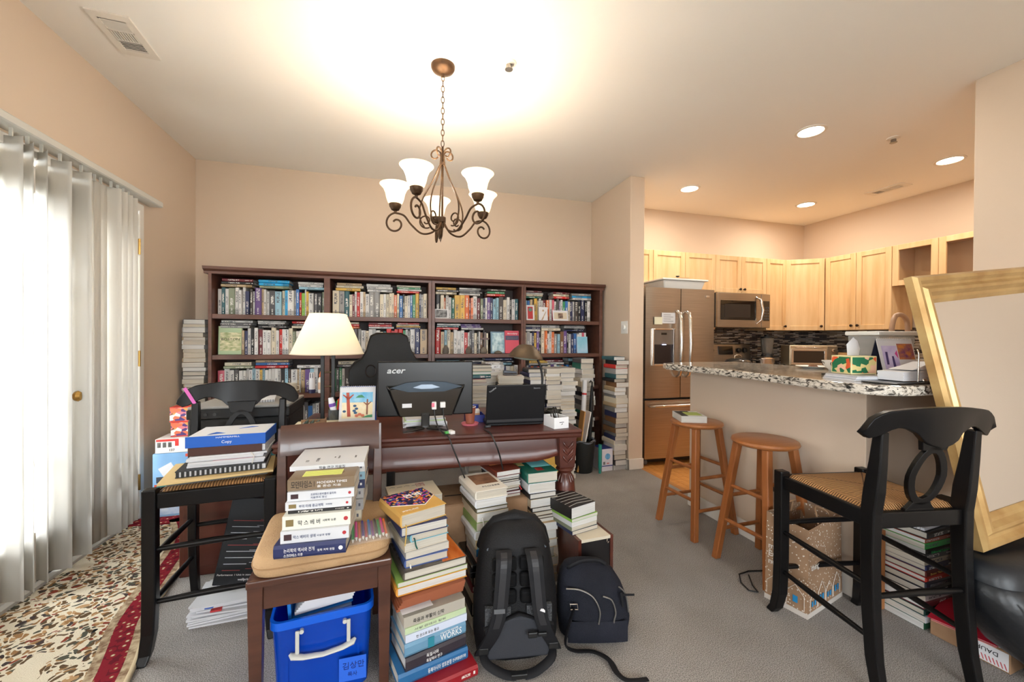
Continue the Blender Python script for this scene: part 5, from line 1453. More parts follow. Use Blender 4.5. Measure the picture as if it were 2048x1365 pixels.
# second pile behind it on the cushion
HB = [(-0.352, 1.645, 1, 0.235, 0.165, 0.045, 'spine', 'c', 0), (-0.345, 1.648, -2, 0.235, 0.165, 0.040, 'spine', 'g', 0), (-0.350, 1.646, 2, 0.24, 0.165, 0.040, 'spine', 'w', 0), (-0.34, 1.648, -1, 0.235, 0.165, 0.032, 'spine', 'n', 0),
      (-0.345, 1.646, 0, 0.24, 0.165, 0.030, 'spine', 'l', 0), (-0.345, 1.645, 0, 0.240, 0.17, 0.036, 'spine', 'w', 0),
      (-0.352, 1.592, -1, 0.248, 0.235, 0.016, 'spine', 'P', 0, top_white, 'white softcover report on top of the pile on the chair')]
stack('the rear pile on the cushion', zc, HB, 2500, 'books stacked on the chair cushion')

# ---------------------------------------------------------------- floor stack beside the chair
def immune(o, b):
    w, h, t = b['w'], b['h'], b['t']
    fl = mat('floral_wrapper', (24, 30, 72), 0.4)
    n, l, bb = nodes_of(fl)
    tc = n.new('ShaderNodeTexCoord'); vo = n.new('ShaderNodeTexVoronoi'); vo.inputs['Scale'].default_value = 120
    l.new(tc.outputs['Object'], vo.inputs['Vector'])
    rp = n.new('ShaderNodeValToRGB'); rp.color_ramp.interpolation = 'CONSTANT'
    for p, c in ((0.0, (22, 28, 70)), (0.42, (190, 60, 150)), (0.55, (40, 90, 190)), (0.68, (236, 120, 40)), (0.80, (24, 30, 72)), (0.92, (240, 200, 90))):
        e = rp.color_ramp.elements.new(p); e.color = lin(c)
    sp = n.new('ShaderNodeSeparateColor'); l.new(vo.outputs['Color'], sp.inputs[0]); l.new(sp.outputs[0], rp.inputs[0]); l.new(rp.outputs[0], bb.inputs['Base Color'])
    wr = part('wrapper', fl, o, lambda m: m.prism([(0.0, h), (0.0, h * 0.48), (w * 0.62, h * 0.20), (w, h * 0.52), (w, h)], t, t + 0.0008))
    part('wrapper_edge', M_INKW, o, lambda m: m.prism([(0.0, h * 0.48), (0, h * 0.46), (w * 0.62, h * 0.18), (w, h * 0.50), (w, h * 0.52), (w * 0.62, h * 0.20)], t, t + 0.0009))
    lettering('면역', o, (w * 0.40, h * 0.66, t + 0.0012), (1, 0, 0), (0, 1, 0), 0.040, M_INKW, bold=0.0006)
    lettering('IMMUNE', o, (w * 0.08, h * 0.10, t + 0.0006), (1, 0, 0), (0, 1, 0), 0.013, M_INKW, width=w * 0.34)
    part('ribbon', mat('gold_ribbon', (196, 160, 80), 0.6), o, lambda m: m.tube([(w * 0.10, 0.02, 0.01), (w * 0.10, -0.004, 0.006), (w * 0.09, -0.006, -0.03), (w * 0.07, -0.005, -0.065)], 0.0022, 5, flat=0.3))
def photo_cover(o, b):
    w, h, t = b['w'], b['h'], b['t']
    part('cover_print', mat('photo_dark_print', (70, 62, 54), 0.25, col2=(104, 96, 88), scale=10, stretch=(1, 4, 1)), o, lambda m: m.box(0.004, w * 0.62, 0.004, h - 0.004, t, t + 0.0005))
    part('cover_print', mat('photo_orange_wood', (190, 96, 40), 0.25, col2=(214, 122, 58), scale=9, stretch=(5, 1, 1)), o, lambda m: m.prism([(w * 0.60, 0.004), (w - 0.004, 0.004), (w - 0.004, h * 0.9), (w * 0.86, h * 0.9), (w * 0.70, h * 0.5)], t, t + 0.0009))
def works(o, b):
    spine_text([('WORKS', 0.56, 0.72, 0.26, M_INKW, 0.36), ('COLLECTED SHORTER', 0.56, 0.16, 0.80, M_INKW, 0.30)])(o, b)
    w, h, t = b['w'], b['h'], b['t']
    part('spine_block', mat('teal_block', (40, 130, 150), 0.5), o, lambda m: m.box(-0.0056, -0.0046, h * 0.54, h * 0.64, t * 0.1, t * 0.9))
def ribbon(col, xf=0.2):
    def f(o, b):
        w, h, t = b['w'], b['h'], b['t']
        part('ribbon', mat('ribbon_' + col, {'green': (20, 84, 76), 'white': (226, 224, 218), 'red': (180, 40, 40)}[col], 0.6), o, lambda m: m.tube([(w * xf, 0.02, t * 0.5), (w * xf, -0.006, t * 0.45), (w * xf + 0.004, -0.008, -t * 0.4), (w * xf + 0.010, -0.007, -t * 0.9)], 0.0028, 5, flat=0.3))
    return f
FS = [
 (0.057, 1.375, 14, 0.245, 0.18, 0.040, 'spine', (150, 24, 34), 1, None, 'dark red hardcover at the very bottom of the floor stack beside the chair'),
 (0.018, 1.405, 15, 0.255, 0.21, 0.044, 'spine', (40, 104, 156), 1, spine_text([('동북아시아 영토분쟁', 0.40, 0.42, 0.30, M_INKW, 0.34), ('한국학중앙연구원', 0.76, 0.3, 0.35, M_INKW, 0.2)]), 'large blue green hardcover near the floor in the stack beside the chair'),
 (0.042, 1.410, 17, 0.225, 0.17, 0.046, 'spine', (52, 46, 54), 1, spine_text([('독일사와', 0.32, 0.32, 0.55, M_INKW, 0.2), ('독일역사 연구', 0.32, 0.3, 0.16, M_INKW, 0.26)]), 'dark grey hardcover below the WORKS volume in the floor stack'),
 (0.038, 1.415, 16, 0.228, 0.17, 0.044, 'spine', (104, 148, 178), 1, works, 'blue hardcover with WORKS on its spine in the floor stack'),
 (0.042, 1.420, 15, 0.228, 0.165, 0.026, 'spine', (206, 214, 232), 0, spine_text([('한 권으로 읽는 종교', 0.16, 0.42, 0.28, M_GRAYINK, 0.36)]), 'pale blue white paperback above the WORKS volume'),
 (0.040, 1.424, 15, 0.228, 0.165, 0.020, 'spine', (190, 208, 168), 0, spine_text([('서양 근대사 강의', 0.14, 0.42, 0.28, M_GRAYINK, 0.5)]), 'light green paperback in the middle of the floor stack'),
 (0.036, 1.428, 14, 0.226, 0.165, 0.036, 'spine', (176, 170, 158), 0, spine_text([('죽음과 부활의 신학', 0.14, 0.44, 0.26, M_INK, 0.5)]), 'silvery paperback directly below the brown folder in the floor stack'),
]
FT = [
 (0.014, 1.462, 13, 0.262, 0.23, 0.030, 'tail', (216, 148, 60), 1, None, 'white-paged book with orange cover edge above the brown folder'),
 (0.016, 1.464, 13, 0.262, 0.23, 0.016, 'tail', (150, 186, 96), 0, None, 'thin green picture book in the floor stack beside the chair'),
 (0.037, 1.470, 13, 0.238, 0.235, 0.030, 'tail', (86, 78, 70), 1, photo_cover, 'large photo-covered book with orange wood picture in the floor stack'),
 (0.042, 1.495, 12, 0.160, 0.21, 0.030, 'tail', (70, 92, 150), 1, ribbon('white', 0.1), 'white-paged book with blue boards lying on the large photo book'),
 (0.044, 1.498, 15, 0.165, 0.21, 0.024, 'tail', 'w', 0, None, 'cream paperback, third book above the large photo book'),
 (0.040, 1.500, 18, 0.165, 0.21, 0.030, 'tail', 'c', 0, None, 'cream paperback, fourth book above the large photo book'),
 (0.062, 1.505, 16, 0.145, 0.20, 0.028, 'tail', (120, 178, 196), 1, ribbon('green', 0.08), 'light blue book with green ribbon marker in the floor stack'),
 (0.027, 1.492, 14, 0.175, 0.215, 0.034, 'tail', (38, 48, 92), 1, None, 'thick dark blue hardcover just below the yellow book'),
 (0.027, 1.490, 22, 0.180, 0.205, 0.046, 'tail', (214, 170, 92), 1, immune, 'yellow hardcover with dark floral paper band on the floor stack'),
]
zf = stack('the floor stack', 0.0, FS, 5000, 'floor stack beside the dark chair')
fo = thing('accordion_folder', 'brown accordion file folder in the floor stack beside the chair', 'folder', (0.018, 1.438, zf + 0.001), rad(14))
for k in range(5):
    part('leaf', mat('folder_brown', (150, 84, 54), 0.7), fo, lambda m: m.box(0.004 * k, 0.25, 0.006 * (4 - k), 0.22, 0.010 * k, 0.010 * k + 0.0085, M=Tm(0, 0, 0, 0, rad(-0.3 * k), 0)))
part('paper', M_PAPER, fo, lambda m: m.box(0.01, 0.12, -0.012, 0.1, 0.0095, 0.0099))
stack('the floor stack', zf + 0.054, FT, 5000, 'floor stack beside the dark chair')
# pile behind the yellow book on a carton
ct = thing('carton', 'brown cardboard carton standing behind the front book stacks', 'box', (0.335, 1.93, 0), rad(0))
M_CARD = mat('cardboard', (148, 114, 84), 0.85, col2=(158, 124, 94), scale=20)
part('body', M_CARD, ct, lambda m: m.box(-0.165, 0.285, -0.085, 0.175, 0, 0.455), bevel=0.003)
part('flap', M_CARD, ct, lambda m: m.box(-0.165, 0.059, -0.085, 0.175, 0.456, 0.459).box(0.061, 0.285, -0.085, 0.175, 0.456, 0.459))
part('hand_slot', mat('slot_dark', (50, 40, 34), 0.9), ct, lambda m: m.box(-0.10, -0.02, 0.02, 0.032, 0.459, 0.4596))
def diagram(o, b):
    w, h, t = b['w'], b['h'], b['t']
    for k in range(5):
        part('diagram_line', M_GRAYINK, o, lambda m: m.tube([(w * (0.06 + 0.15 * k), h * 0.80, t + 0.0006), (w * (0.10 + 0.15 * k), h * (0.86 - 0.05 * (k % 2)), t + 0.0006), (w * (0.17 + 0.15 * k), h * 0.82, t + 0.0006)], 0.0007, 4))
    part('diagram_block', mat('red_stipple', (180, 110, 104), 0.8, col2=(224, 214, 196), scale=120), o, lambda m: m.box(w * 0.60, w * 0.78, h * 0.70, h * 0.94, t, t + 0.0004))
RB = auto((0.012, 1.742), 4, 12, 0.515, 0.14, 0.17, 'wckgT', RS, 'tail', jit=0.006)
RB[-1] = (-0.010, 1.735, 8, 0.215, 0.18, 0.03, 'tail', (222, 212, 190), 0, diagram, 'cream booklet with line diagrams behind the yellow book')
stack('the pile behind the yellow book', 0.0, RB[:-1], 600, 'rear floor pile behind the yellow book')
stack('x', 0.516, RB[-1:], 5000)

# ---------------------------------------------------------------- stacks in front of the desk
def moses(o, b):
    w, h, t = b['w'], b['h'], b['t']
    part('cover_picture', mat('painting_print', (96, 62, 44), 0.4, col2=(160, 120, 92), scale=18), o, lambda m: m.box(w * 0.20, w * 0.92, h * 0.34, h * 0.90, t, t + 0.0005))
    lettering('MOSES', o, (w * 0.30, h * 0.17, t + 0.0003), (1, 0, 0), (0, 1, 0), 0.018, M_GRAYINK, width=w * 0.55)
def brownbook(o, b):
    w, h, t = b['w'], b['h'], b['t']
    part('sticky_note', mat('orange_note', (236, 150, 84), 0.7), o, lambda m: m.box(w * 0.10, w * 0.80, h * 0.55, h * 0.74, t, t + 0.0006))
def greenbook(o, b):
    w, h, t = b['w'], b['h'], b['t']
    part('sticky_note', mat('aqua_note', (128, 212, 218), 0.7), o, lambda m: m.box(w * 0.34, w * 0.98, h * 0.36, h * 0.96, t, t + 0.0006))
    part('label_patch', mat('cream_patch', (206, 184, 120), 0.6), o, lambda m: m.box(-0.004, w * 0.18, h * 0.52, h * 0.80, t, t + 0.0006).box(-0.0052, -0.0044, h * 0.52, h * 0.80, t * 0.2, t))
    part('red_patch', mat('red_patch', (150, 40, 36), 0.6), o, lambda m: m.box(w * 0.38, w * 0.62, h * 0.12, h * 0.30, t, t + 0.0006))
    part('paper_tab', mat('cream_patch', (206, 184, 120), 0.6), o, lambda m: m.box(w * 0.9, w + 0.012, h * 0.34, h * 0.37, t * 0.97, t * 0.99).box(w * 0.9, w + 0.010, h * 0.26, h * 0.29, t * 0.97, t * 0.99))
def vintage(o, b):
    w, h, t = b['w'], b['h'], b['t']
    part('spine_block', mat('pale_blue_block', (160, 196, 206), 0.6), o, lambda m: m.box(-0.0009, -0.0002, h * 0.86, h * 0.96, 0, t))
    lettering('기독교 강요', o, (-0.0008, h * 0.5, t * 0.3), (0, -1, 0), (0, 0, 1), t * 0.3, M_INK)
# base items of the first front stack
bc = thing('document_case', 'glossy black document case under the Korean books in front of the desk', 'case', (0.315, 1.648, 0.232), rad(5))
S3a = [(0.318, 1.665, 6, 0.17, 0.21, 0.055, 'tail', 'c', 1), (0.315, 1.665, 4, 0.175, 0.21, 0.055, 'tail', 'k', 1), (0.320, 1.660, 6, 0.18, 0.22, 0.050, 'tail', 'c', 0), (0.315, 1.655, 5, 0.195, 0.225, 0.026, 'tail', 'm', 1, None, 'dark red board directly under the black document case'), (0.320, 1.655, 5, 0.19, 0.22, 0.040, 'tail', 'q', 1)]
z3 = stack('the white art book stack', 0.0, S3a, 2500, 'front stacks before the desk')
bc.location.z = z3 + 0.001
part('body', mat('gloss_black', (14, 14, 16), 0.15, coat=0.5), bc, lambda m: m.box(-0.012, 0.185, -0.012, 0.23, 0, 0.055), bevel=0.008)
part('seam', M_DGREY, bc, lambda m: m.box(-0.0128, 0.1858, -0.0128, 0.2308, 0.026, 0.029))
S3b = [
 (0.333, 1.652, 6, 0.165, 0.155, 0.022, 'spine', (206, 132, 130), 0, spine_text([('한국교회사 이야기', 0.12, 0.5, 0.25, M_INK, 0.5)]), 'pink paperback lying on the black document case'),
 (0.332, 1.655, 6, 0.170, 0.155, 0.028, 'spine', (42, 122, 184), 0, spine_text([('온전한 회심', 0.06, 0.66, 0.22, M_INKW, 0.50)]), 'bright blue Korean paperback in front of the desk'),
 (0.330, 1.660, 7, 0.175, 0.155, 0.036, 'spine', (196, 172, 126), 0, vintage, 'tan antique-looking paperback with pale blue spine end'),
 (0.328, 1.662, 8, 0.165, 0.21, 0.034, 'tail', 'P', 1, None, 'large white book, sixth from the top under the art book'),
 (0.335, 1.668, 9, 0.150, 0.20, 0.034, 'tail', (130, 160, 90), 0, None, 'white-paged paperback with green patterned spine in front stack'),
 (0.338, 1.672, 9, 0.145, 0.20, 0.036, 'tail', 'c', 0, ribbon('white', 0.16), 'cream book with white ribbon in the front stack'),
 (0.336, 1.678, 8, 0.145, 0.20, 0.018, 'tail', (86, 80, 56), 1, None, 'thin olive hardcover in the front stack'),
 (0.334, 1.682, 9, 0.145, 0.205, 0.032, 'tail', 'P', 1, None, 'thick white hardcover second from top under the art book'),
 (0.336, 1.690, 9, 0.148, 0.225, 0.036, 'tail', (226, 220, 208), 1, moses, 'white art book titled MOSES on top of the front stack'),
]
stack('front stack', z3 + 0.057, S3b, 5000, 'front stacks before the desk')
# thin books on the carton
S4 = [(0.468, 1.853, 10, 0.125, 0.19, 0.012, 'tail', 'w', 0, ribbon('white', 0.1)), (0.470, 1.852, 9, 0.125, 0.19, 0.014, 'tail', 'm', 1, ribbon('white', 0.05)), (0.466, 1.852, 11, 0.125, 0.19, 0.012, 'tail', 'q', 1), (0.470, 1.852, 12, 0.125, 0.19, 0.014, 'tail', 'T', 0, ribbon('red', 0.95)),
      (0.468, 1.852, 10, 0.125, 0.19, 0.016, 'tail', 'w', 1), (0.468, 1.852, 10, 0.12, 0.19, 0.010, 'tail', 'q', 1), (0.47, 1.852, 11, 0.12, 0.19, 0.010, 'tail', 'k', 1), (0.468, 1.852, 11, 0.122, 0.19, 0.010, 'tail', 'P', 1, ribbon('white', 0.03)),
      (0.466, 1.850, 12, 0.130, 0.19, 0.026, 'tail', (104, 46, 32), 1, brownbook, 'brown hardcover with orange sticky note on the carton stack')]
stack('the thin stack on the carton', 0.4605, S4, 2500, 'front stacks before the desk')
S5 = auto((0.63, 1.80), 5, 8, 0.345, 0.135, 0.20, 'wcTs', RS, 'tail', 0.03, 0.04, 0.008)
z5 = stack('the stack under the green book', 0.0, S5, 800, 'front stacks before the desk')
S5b = [(0.625, 1.805, 6, 0.118, 0.19, 0.016, 'tail', 'T', 0), (0.625, 1.805, 5, 0.118, 0.19, 0.015, 'tail', 'q', 1), (0.627, 1.807, 7, 0.118, 0.19, 0.016, 'tail', 'T', 0), (0.630, 1.810, 5, 0.12, 0.18, 0.022, 'tail', 'k', 1),
       (0.623, 1.810, 7, 0.145, 0.20, 0.038, 'tail', 'c', 0), (0.620, 1.815, 6, 0.142, 0.20, 0.026, 'tail', 'k', 1), (0.617, 1.820, 4, 0.142, 0.205, 0.046, 'tail', 'P', 1, None, 'thick white book directly under the green hardcover'),
       (0.611, 1.822, 3, 0.158, 0.235, 0.050, 'tail', (20, 98, 84), 1, greenbook, 'green hardcover with aqua sticky note on top of its stack')]
stack('the stack topped by the green book', z5, S5b, 5000, 'front stacks before the desk')
# framed board box and its short stack at the right
fb = thing('framed_board', 'black board with mahogany edging standing under the marbled book', 'board', (0.872, 1.70, 0), rad(4))
part('panel', mat('board_black', (24, 22, 24), 0.35), fb, lambda m: m.box(-0.075, 0.075, -0.055, 0.13, 0, 0.312))
part('edge', M_MAHO, fb, lambda m: m.box(-0.09, -0.075, -0.06, 0.135, 0, 0.325).box(0.075, 0.09, -0.06, 0.135, 0, 0.325))
part('top_edge', mat('cream_edge', (206, 196, 176), 0.6), fb, lambda m: m.box(-0.075, 0.075, -0.06, 0.135, 0.312, 0.325))
part('hook', M_STEELL, fb, lambda m: m.tube([(0.060, -0.057, 0.312), (0.056, -0.061, 0.300), (0.060, -0.061, 0.292), (0.066, -0.059, 0.297)], 0.0018, 6))
def marble(o, b):
    w, h, t = b['w'], b['h'], b['t']
    for k in range(6):
        part('cover_vein', mat('vein_white', (180, 176, 168), 0.5), o, lambda m: m.tube([(w * 0.02, h * (0.1 + 0.15 * k), t + 0.0002), (w * 0.4, h * (0.16 + 0.13 * k), t + 0.0002), (w * 0.98, h * (0.08 + 0.15 * k), t + 0.0002)], 0.0009, 4))
S6 = [(0.780, 1.685, 14, 0.150, 0.18, 0.018, 'tail', 'n', 0, None, 'thin navy paperback at the bottom of the marbled book pile'), (0.777, 1.685, 15, 0.152, 0.18, 0.020, 'tail', 's', 0, None, 'sage green paperback in the marbled book pile'), (0.775, 1.680, 16, 0.155, 0.18, 0.022, 'tail', 'P', 0, None, 'white paperback in the marbled book pile'),
      (0.775, 1.680, 16, 0.158, 0.185, 0.014, 'tail', 'L', 0, None, 'green-covered paperback directly under the marbled book'), (0.773, 1.680, 18, 0.150, 0.20, 0.050, 'tail', (26, 25, 26), 0, marble, 'thick black book with white marbling beside the desk leg')]
stack('marbled pile', 0.326, S6, 5000, 'front stacks before the desk')
# tilted books lying in the gap under the desk
for k in range(5):
    M = Matrix.Translation((0.16 + 0.028 * k, 2.18, 0.46 if False else 0.0)) @ Matrix.Rotation(rad(22), 4, 'Y') @ Matrix(((0, 0, 1, 0), (1, 0, 0, 0), (0, 1, 0, 0), (0, 0, 0, 1)))
    book(M, 0.15, 0.21, 0.024, RS.choice('qdT'), 0, '', hard=False)

# ---------------------------------------------------------------- stack under the right black chair
def sp1(txt, m=None, wf=0.6):
    return spine_text([(txt, 0.12, 0.55, 0.25, m or M_INKW, wf)])
M_GRINK = mat('bright_green_ink', (70, 190, 110), 0.6)
RP = [
 (2.150, 1.150, 2, 0.205, 0.165, 0.030, 'spine', (40, 90, 64), 0, None, 'green softcover at the bottom of the stack under the right chair'),
 (2.150, 1.145, 0, 0.21, 0.17, 0.026, 'spine', 'P', 0), (2.152, 1.150, 2, 0.205, 0.165, 0.026, 'spine', (22, 62, 56), 1), (2.156, 1.152, 2, 0.20, 0.165, 0.034, 'spine', 'm', 1), (2.158, 1.150, 1, 0.20, 0.165, 0.022, 'spine', 'w', 0),
 (2.155, 1.150, 2, 0.20, 0.165, 0.030, 'spine', 'k', 1, sp1('CONFIDENCE'), 'black hardcover reading CONFIDENCE under the right chair'), (2.155, 1.150, 2, 0.20, 0.165, 0.028, 'spine', (44, 46, 60), 1, sp1('PERFORMANCE', M_GRAYINK), 'dark slate hardcover above the CONFIDENCE book'),
 (2.157, 1.150, 1, 0.20, 0.165, 0.020, 'spine', (186, 48, 34), 1, None, 'thin red hardcover under the right chair'), (2.157, 1.150, 3, 0.20, 0.165, 0.026, 'spine', (96, 32, 30), 1, sp1('Better Than Gold', mat('gold_ink', (200, 160, 90), 0.5)), 'dark maroon hardcover reading Better Than Gold under the right chair'),
 (2.156, 1.150, 2, 0.20, 0.165, 0.022, 'spine', 'n', 1), (2.152, 1.152, 2, 0.20, 0.165, 0.022, 'spine', 'c', 0), (2.154, 1.152, 2, 0.20, 0.165, 0.022, 'spine', 'd', 0),
 (2.158, 1.150, 1, 0.20, 0.165, 0.024, 'spine', (20, 24, 22), 1, sp1('Editorial Layout', M_GRINK), 'black book with green title Editorial Layout under the right chair'), (2.150, 1.150, 2, 0.205, 0.165, 0.024, 'spine', (64, 180, 84), 0, None, 'bright green softcover under the right chair'),
 (2.155, 1.152, 2, 0.20, 0.165, 0.016, 'spine', (170, 84, 60), 0), (2.165, 1.150, 4, 0.19, 0.165, 0.028, 'spine', 'k', 1, None, 'black hardcover on top of the stack under the right chair')]
zr = stack('the stack under the right black chair', 0.0, RP, 2500, 'stack under the right black chair')
column('the dark second stack beside the mirror', 2.385, 1.140, 0, 0.44, 13, 0.19, 0.17, 0, 'kdqnkwg', 800, 'spine', 'second stack beside the mirror')
# notebooks on that stack
tag(part('binder', mat('binder_black', (24, 24, 26), 0.4), None, lambda m: m.box(2.37, 2.58, 1.12, 1.32, 0.4405, 0.47), bevel=0.003), 'black binder on top of the dark stack beside the mirror', 'binder')
n1 = thing('spiral_notebook', 'white spiral notebook leaning over the stack behind the rush seat', 'notebook', (2.165, 1.16, zr + 0.002), rad(6))
part('cover', mat('notebook_white', (214, 214, 220), 0.5), n1, lambda m: m.box(0, 0.17, 0, 0.16, 0, 0.012), bevel=0.001)
for k in range(12):
    part('coil', M_STEELL, n1, lambda m: m.tube([(-0.002 + 0.005 * math.cos(a), 0.012 + 0.0125 * k, 0.006 + 0.008 * math.sin(a)) for a in [2 * PI * q / 10 for q in range(10)]], 0.0007, 4, closed=True))
# book on the first stool
def stoolbook(o, b):
    w, h, t = b['w'], b['h'], b['t']
    part('sticky_note', mat('lime_note', (182, 200, 110), 0.7), o, lambda m: m.box(w * 0.30, w * 0.92, h * 0.20, h * 0.75, t, t + 0.0006))
    part('cover_print', mat('cover_dark', (50, 50, 48), 0.5), o, lambda m: m.box(0.004, w * 0.30, 0.004, h - 0.02, t, t + 0.0004).box(w * 0.30, w * 0.6, h * 0.75, h * 0.95, t, t + 0.0004))
    for k in range(4):
        part('flower_print', mat(('flower_pink', 'flower_green')[k % 2], ((206, 70, 130), (70, 150, 110))[k % 2], 0.7), o, lambda m: m.lathe([(0, 0), (t * 0.18, 0), (t * 0.18, 0.0005), (0, 0.0005)], 9, M=Tm(w * 0.999 - 0.0022, h * (0.25 + 0.14 * k), t * (0.45 + 0.2 * (k % 2)), 0, rad(90), 0)))
M, w, h = flat_M((1.775, 2.115), 0.6945, rad(-38), 0.14, 0.21, 'tail')
M = Matrix.Translation((1.745, 2.160, 0.6948)) @ Matrix.Rotation(rad(-22), 4, 'Z')
book(M, 0.155, 0.20, 0.040, (216, 214, 210), 5000, 'thick white book with lime note and flowered edges on the stool', hard=False, extra=stoolbook, prt=False, sep=True)
# ------------------------------------------------------------------ rug
M_RUG = mat('rug_floral', (214, 202, 178), 0.95, bump=0.4, bscale=260, spec=0.1)
_n, _l, _b = nodes_of(M_RUG)
_tc = _n.new('ShaderNodeTexCoord')
_v1 = _n.new('ShaderNodeTexVoronoi'); _v1.inputs['Scale'].default_value = 5.0; _v1.feature = 'F1'
_w = _n.new('ShaderNodeTexNoise'); _w.inputs['Scale'].default_value = 14; _w.inputs['Detail'].default_value = 2
_va = _n.new('ShaderNodeVectorMath'); _va.operation = 'MULTIPLY_ADD'; _va.inputs[1].default_value = (0.09, 0.09, 0)
_l.new(_tc.outputs['Object'], _w.inputs['Vector']); _l.new(_w.outputs['Color'], _va.inputs[0]); _l.new(_tc.outputs['Object'], _va.inputs[2])
_l.new(_va.outputs[0], _v1.inputs['Vector'])
_v2 = _n.new('ShaderNodeTexVoronoi'); _v2.inputs['Scale'].default_value = 46; _l.new(_va.outputs[0], _v2.inputs['Vector'])
_near = _mth(_n, _l, 'LESS_THAN', _v1.outputs['Distance'], 0.66)
_leaf = _mth(_n, _l, 'LESS_THAN', _v2.outputs['Distance'], 0.52)
_mask = _mth(_n, _l, 'MULTIPLY', _near, _leaf)
_sep = _n.new('ShaderNodeSeparateColor'); _l.new(_v2.outputs['Color'], _sep.inputs[0])
_rp = _n.new('ShaderNodeValToRGB'); _rp.color_ramp.interpolation = 'CONSTANT'
for p, c in ((0.0, (96, 76, 54)), (0.30, (150, 112, 74)), (0.52, (84, 84, 72)), (0.70, (132, 64, 48)), (0.82, (176, 140, 100)), (0.93, (70, 60, 58))):
    e = _rp.color_ramp.elements.new(p); e.color = lin(c)
_l.new(_sep.outputs[0], _rp.inputs[0])
_mx = _n.new('ShaderNodeMix'); _mx.data_type = 'RGBA'; _mx.inputs['A'].default_value = lin((216, 205, 182)); _l.new(_mask, _mx.inputs['Factor']); _l.new(_rp.outputs[0], _mx.inputs['B']); _l.new(_mx.outputs['Result'], _b.inputs['Base Color'])
M_RUGB = mat('rug_border', (128, 32, 40), 0.95, spec=0.1)
_n, _l, _b = nodes_of(M_RUGB)
_tc = _n.new('ShaderNodeTexCoord'); _v2 = _n.new('ShaderNodeTexVoronoi'); _v2.inputs['Scale'].default_value = 34; _l.new(_tc.outputs['Object'], _v2.inputs['Vector'])
_rp = _n.new('ShaderNodeValToRGB'); _rp.color_ramp.interpolation = 'CONSTANT'
for p, c in ((0.0, (206, 190, 160)), (0.16, (150, 110, 80)), (0.24, (124, 30, 40)), (0.62, (96, 24, 34))):
    e = _rp.color_ramp.elements.new(p); e.color = lin(c)
_l.new(_v2.outputs['Distance'], _rp.inputs[0]); _l.new(_rp.outputs[0], _b.inputs['Base Color'])
rg_ = thing('area_rug', 'cream floral rug with maroon border along the blinds', 'rug', (-1.3, 1.7, 0))
RE = smooth_path([(-1.30, 3.25), (-1.20, 3.06), (-1.11, 2.78), (-1.06, 2.46), (-1.015, 2.14), (-0.955, 1.95), (-0.905, 1.78), (-0.86, 1.5), (-0.84, 1.0), (-0.86, 0.4)], 4)
def off(d):
    out = []
    for i, p in enumerate(RE):
        a = Vector(RE[max(0, i - 1)]); b = Vector(RE[min(len(RE) - 1, i + 1)]); t = (b - a).normalized()
        out.append((p[0] + t.y * d, p[1] - t.x * d))
    return out
def strip2(d0, d1, z):
    A, B = off(d0), off(d1)
    def f(m):
        n = len(A)
        vs = [(x, y, 0.0) for x, y in A] + [(x, y, 0.0) for x, y in B] + [(x, y, z) for x, y in A] + [(x, y, z) for x, y in B]
        fs = []
        for i in range(n - 1):
            fs += [(2 * n + i, 2 * n + i + 1, 3 * n + i + 1, 3 * n + i), (i, i + 1, 2 * n + i + 1, 2 * n + i), (n + i, n + i + 1, 3 * n + i + 1, 3 * n + i)]
        m.add(vs, fs)
    return f
inner = off(0.135)
P_(rg_, lambda m: m.prism([(-1.622, 3.14)] + [(x, y) for x, y in inner if y < 3.14] + [(-1.622, 0.4)], 0, 0.010), 'field', M_RUG)
P_(rg_, strip2(0.105, 0.135, 0.0104), 'inner_band', mat('rug_band_brown', (120, 92, 66), 0.95, col2=(190, 170, 138), scale=40))
P_(rg_, strip2(0.035, 0.105, 0.0104), 'border', M_RUGB)
P_(rg_, strip2(0.008, 0.035, 0.0104), 'outer_band', mat('rug_band_brown', (120, 92, 66)))
P_(rg_, lambda m: m.prism([(-1.622, 3.25), (-1.30, 3.25), (-1.24, 3.14), (-1.622, 3.14)], 0, 0.0104), 'end_border', M_RUGB)
P_(rg_, lambda m: m.tube([(x, y, 0.008) for x, y in off(0.0)], 0.010, 8), 'binding', mat('rug_binding_tan', (190, 172, 140), 0.95), smooth=60)

# ------------------------------------------------------------------ boxes in the left corner
bb_ = thing('paper_product_box', 'blue printed carton with a picture of paper sheets against the left wall', 'box', (-1.385, 3.36, 0.002), rad(4))
part('body', mat('box_blue', (122, 166, 208), 0.5, col2=(150, 188, 222), scale=3), bb_, lambda m: m.box(-0.16, 0.16, -0.10, 0.10, 0, 0.43), bevel=0.002)
part('sheet_print', M_PAPER, bb_, lambda m: m.prism([(-0.13, 0.33), (-0.06, 0.37), (0.0, 0.25), (-0.06, 0.20)], -0.1012, -0.1004, axis='y').prism([(0.07, 0.36), (0.13, 0.26), (0.08, 0.22), (0.05, 0.26)], -0.1012, -0.1004, axis='y'))
part('brand_patch', mat('box_orange_red', (216, 84, 60), 0.5), bb_, lambda m: m.box(-0.15, -0.10, -0.1012, -0.1004, 0.19, 0.225).box(0.02, 0.04, -0.1012, -0.1004, 0.40, 0.42))
part('phone_print', mat('print_dark', (60, 64, 74), 0.5), bb_, lambda m: m.box(-0.14, -0.10, -0.1012, -0.1004, 0.235, 0.275))
part('sky_print', mat('print_sky', (120, 176, 226), 0.4, col2=(248, 250, 252), scale=7), bb_, lambda m: m.box(-0.155, 0.155, -0.1012, -0.1004, 0.02, 0.13))
rb_ = thing('parcel_box', 'white and red parcel box with barcodes on the blue carton', 'box', (-1.40, 3.36, 0.434), rad(2))
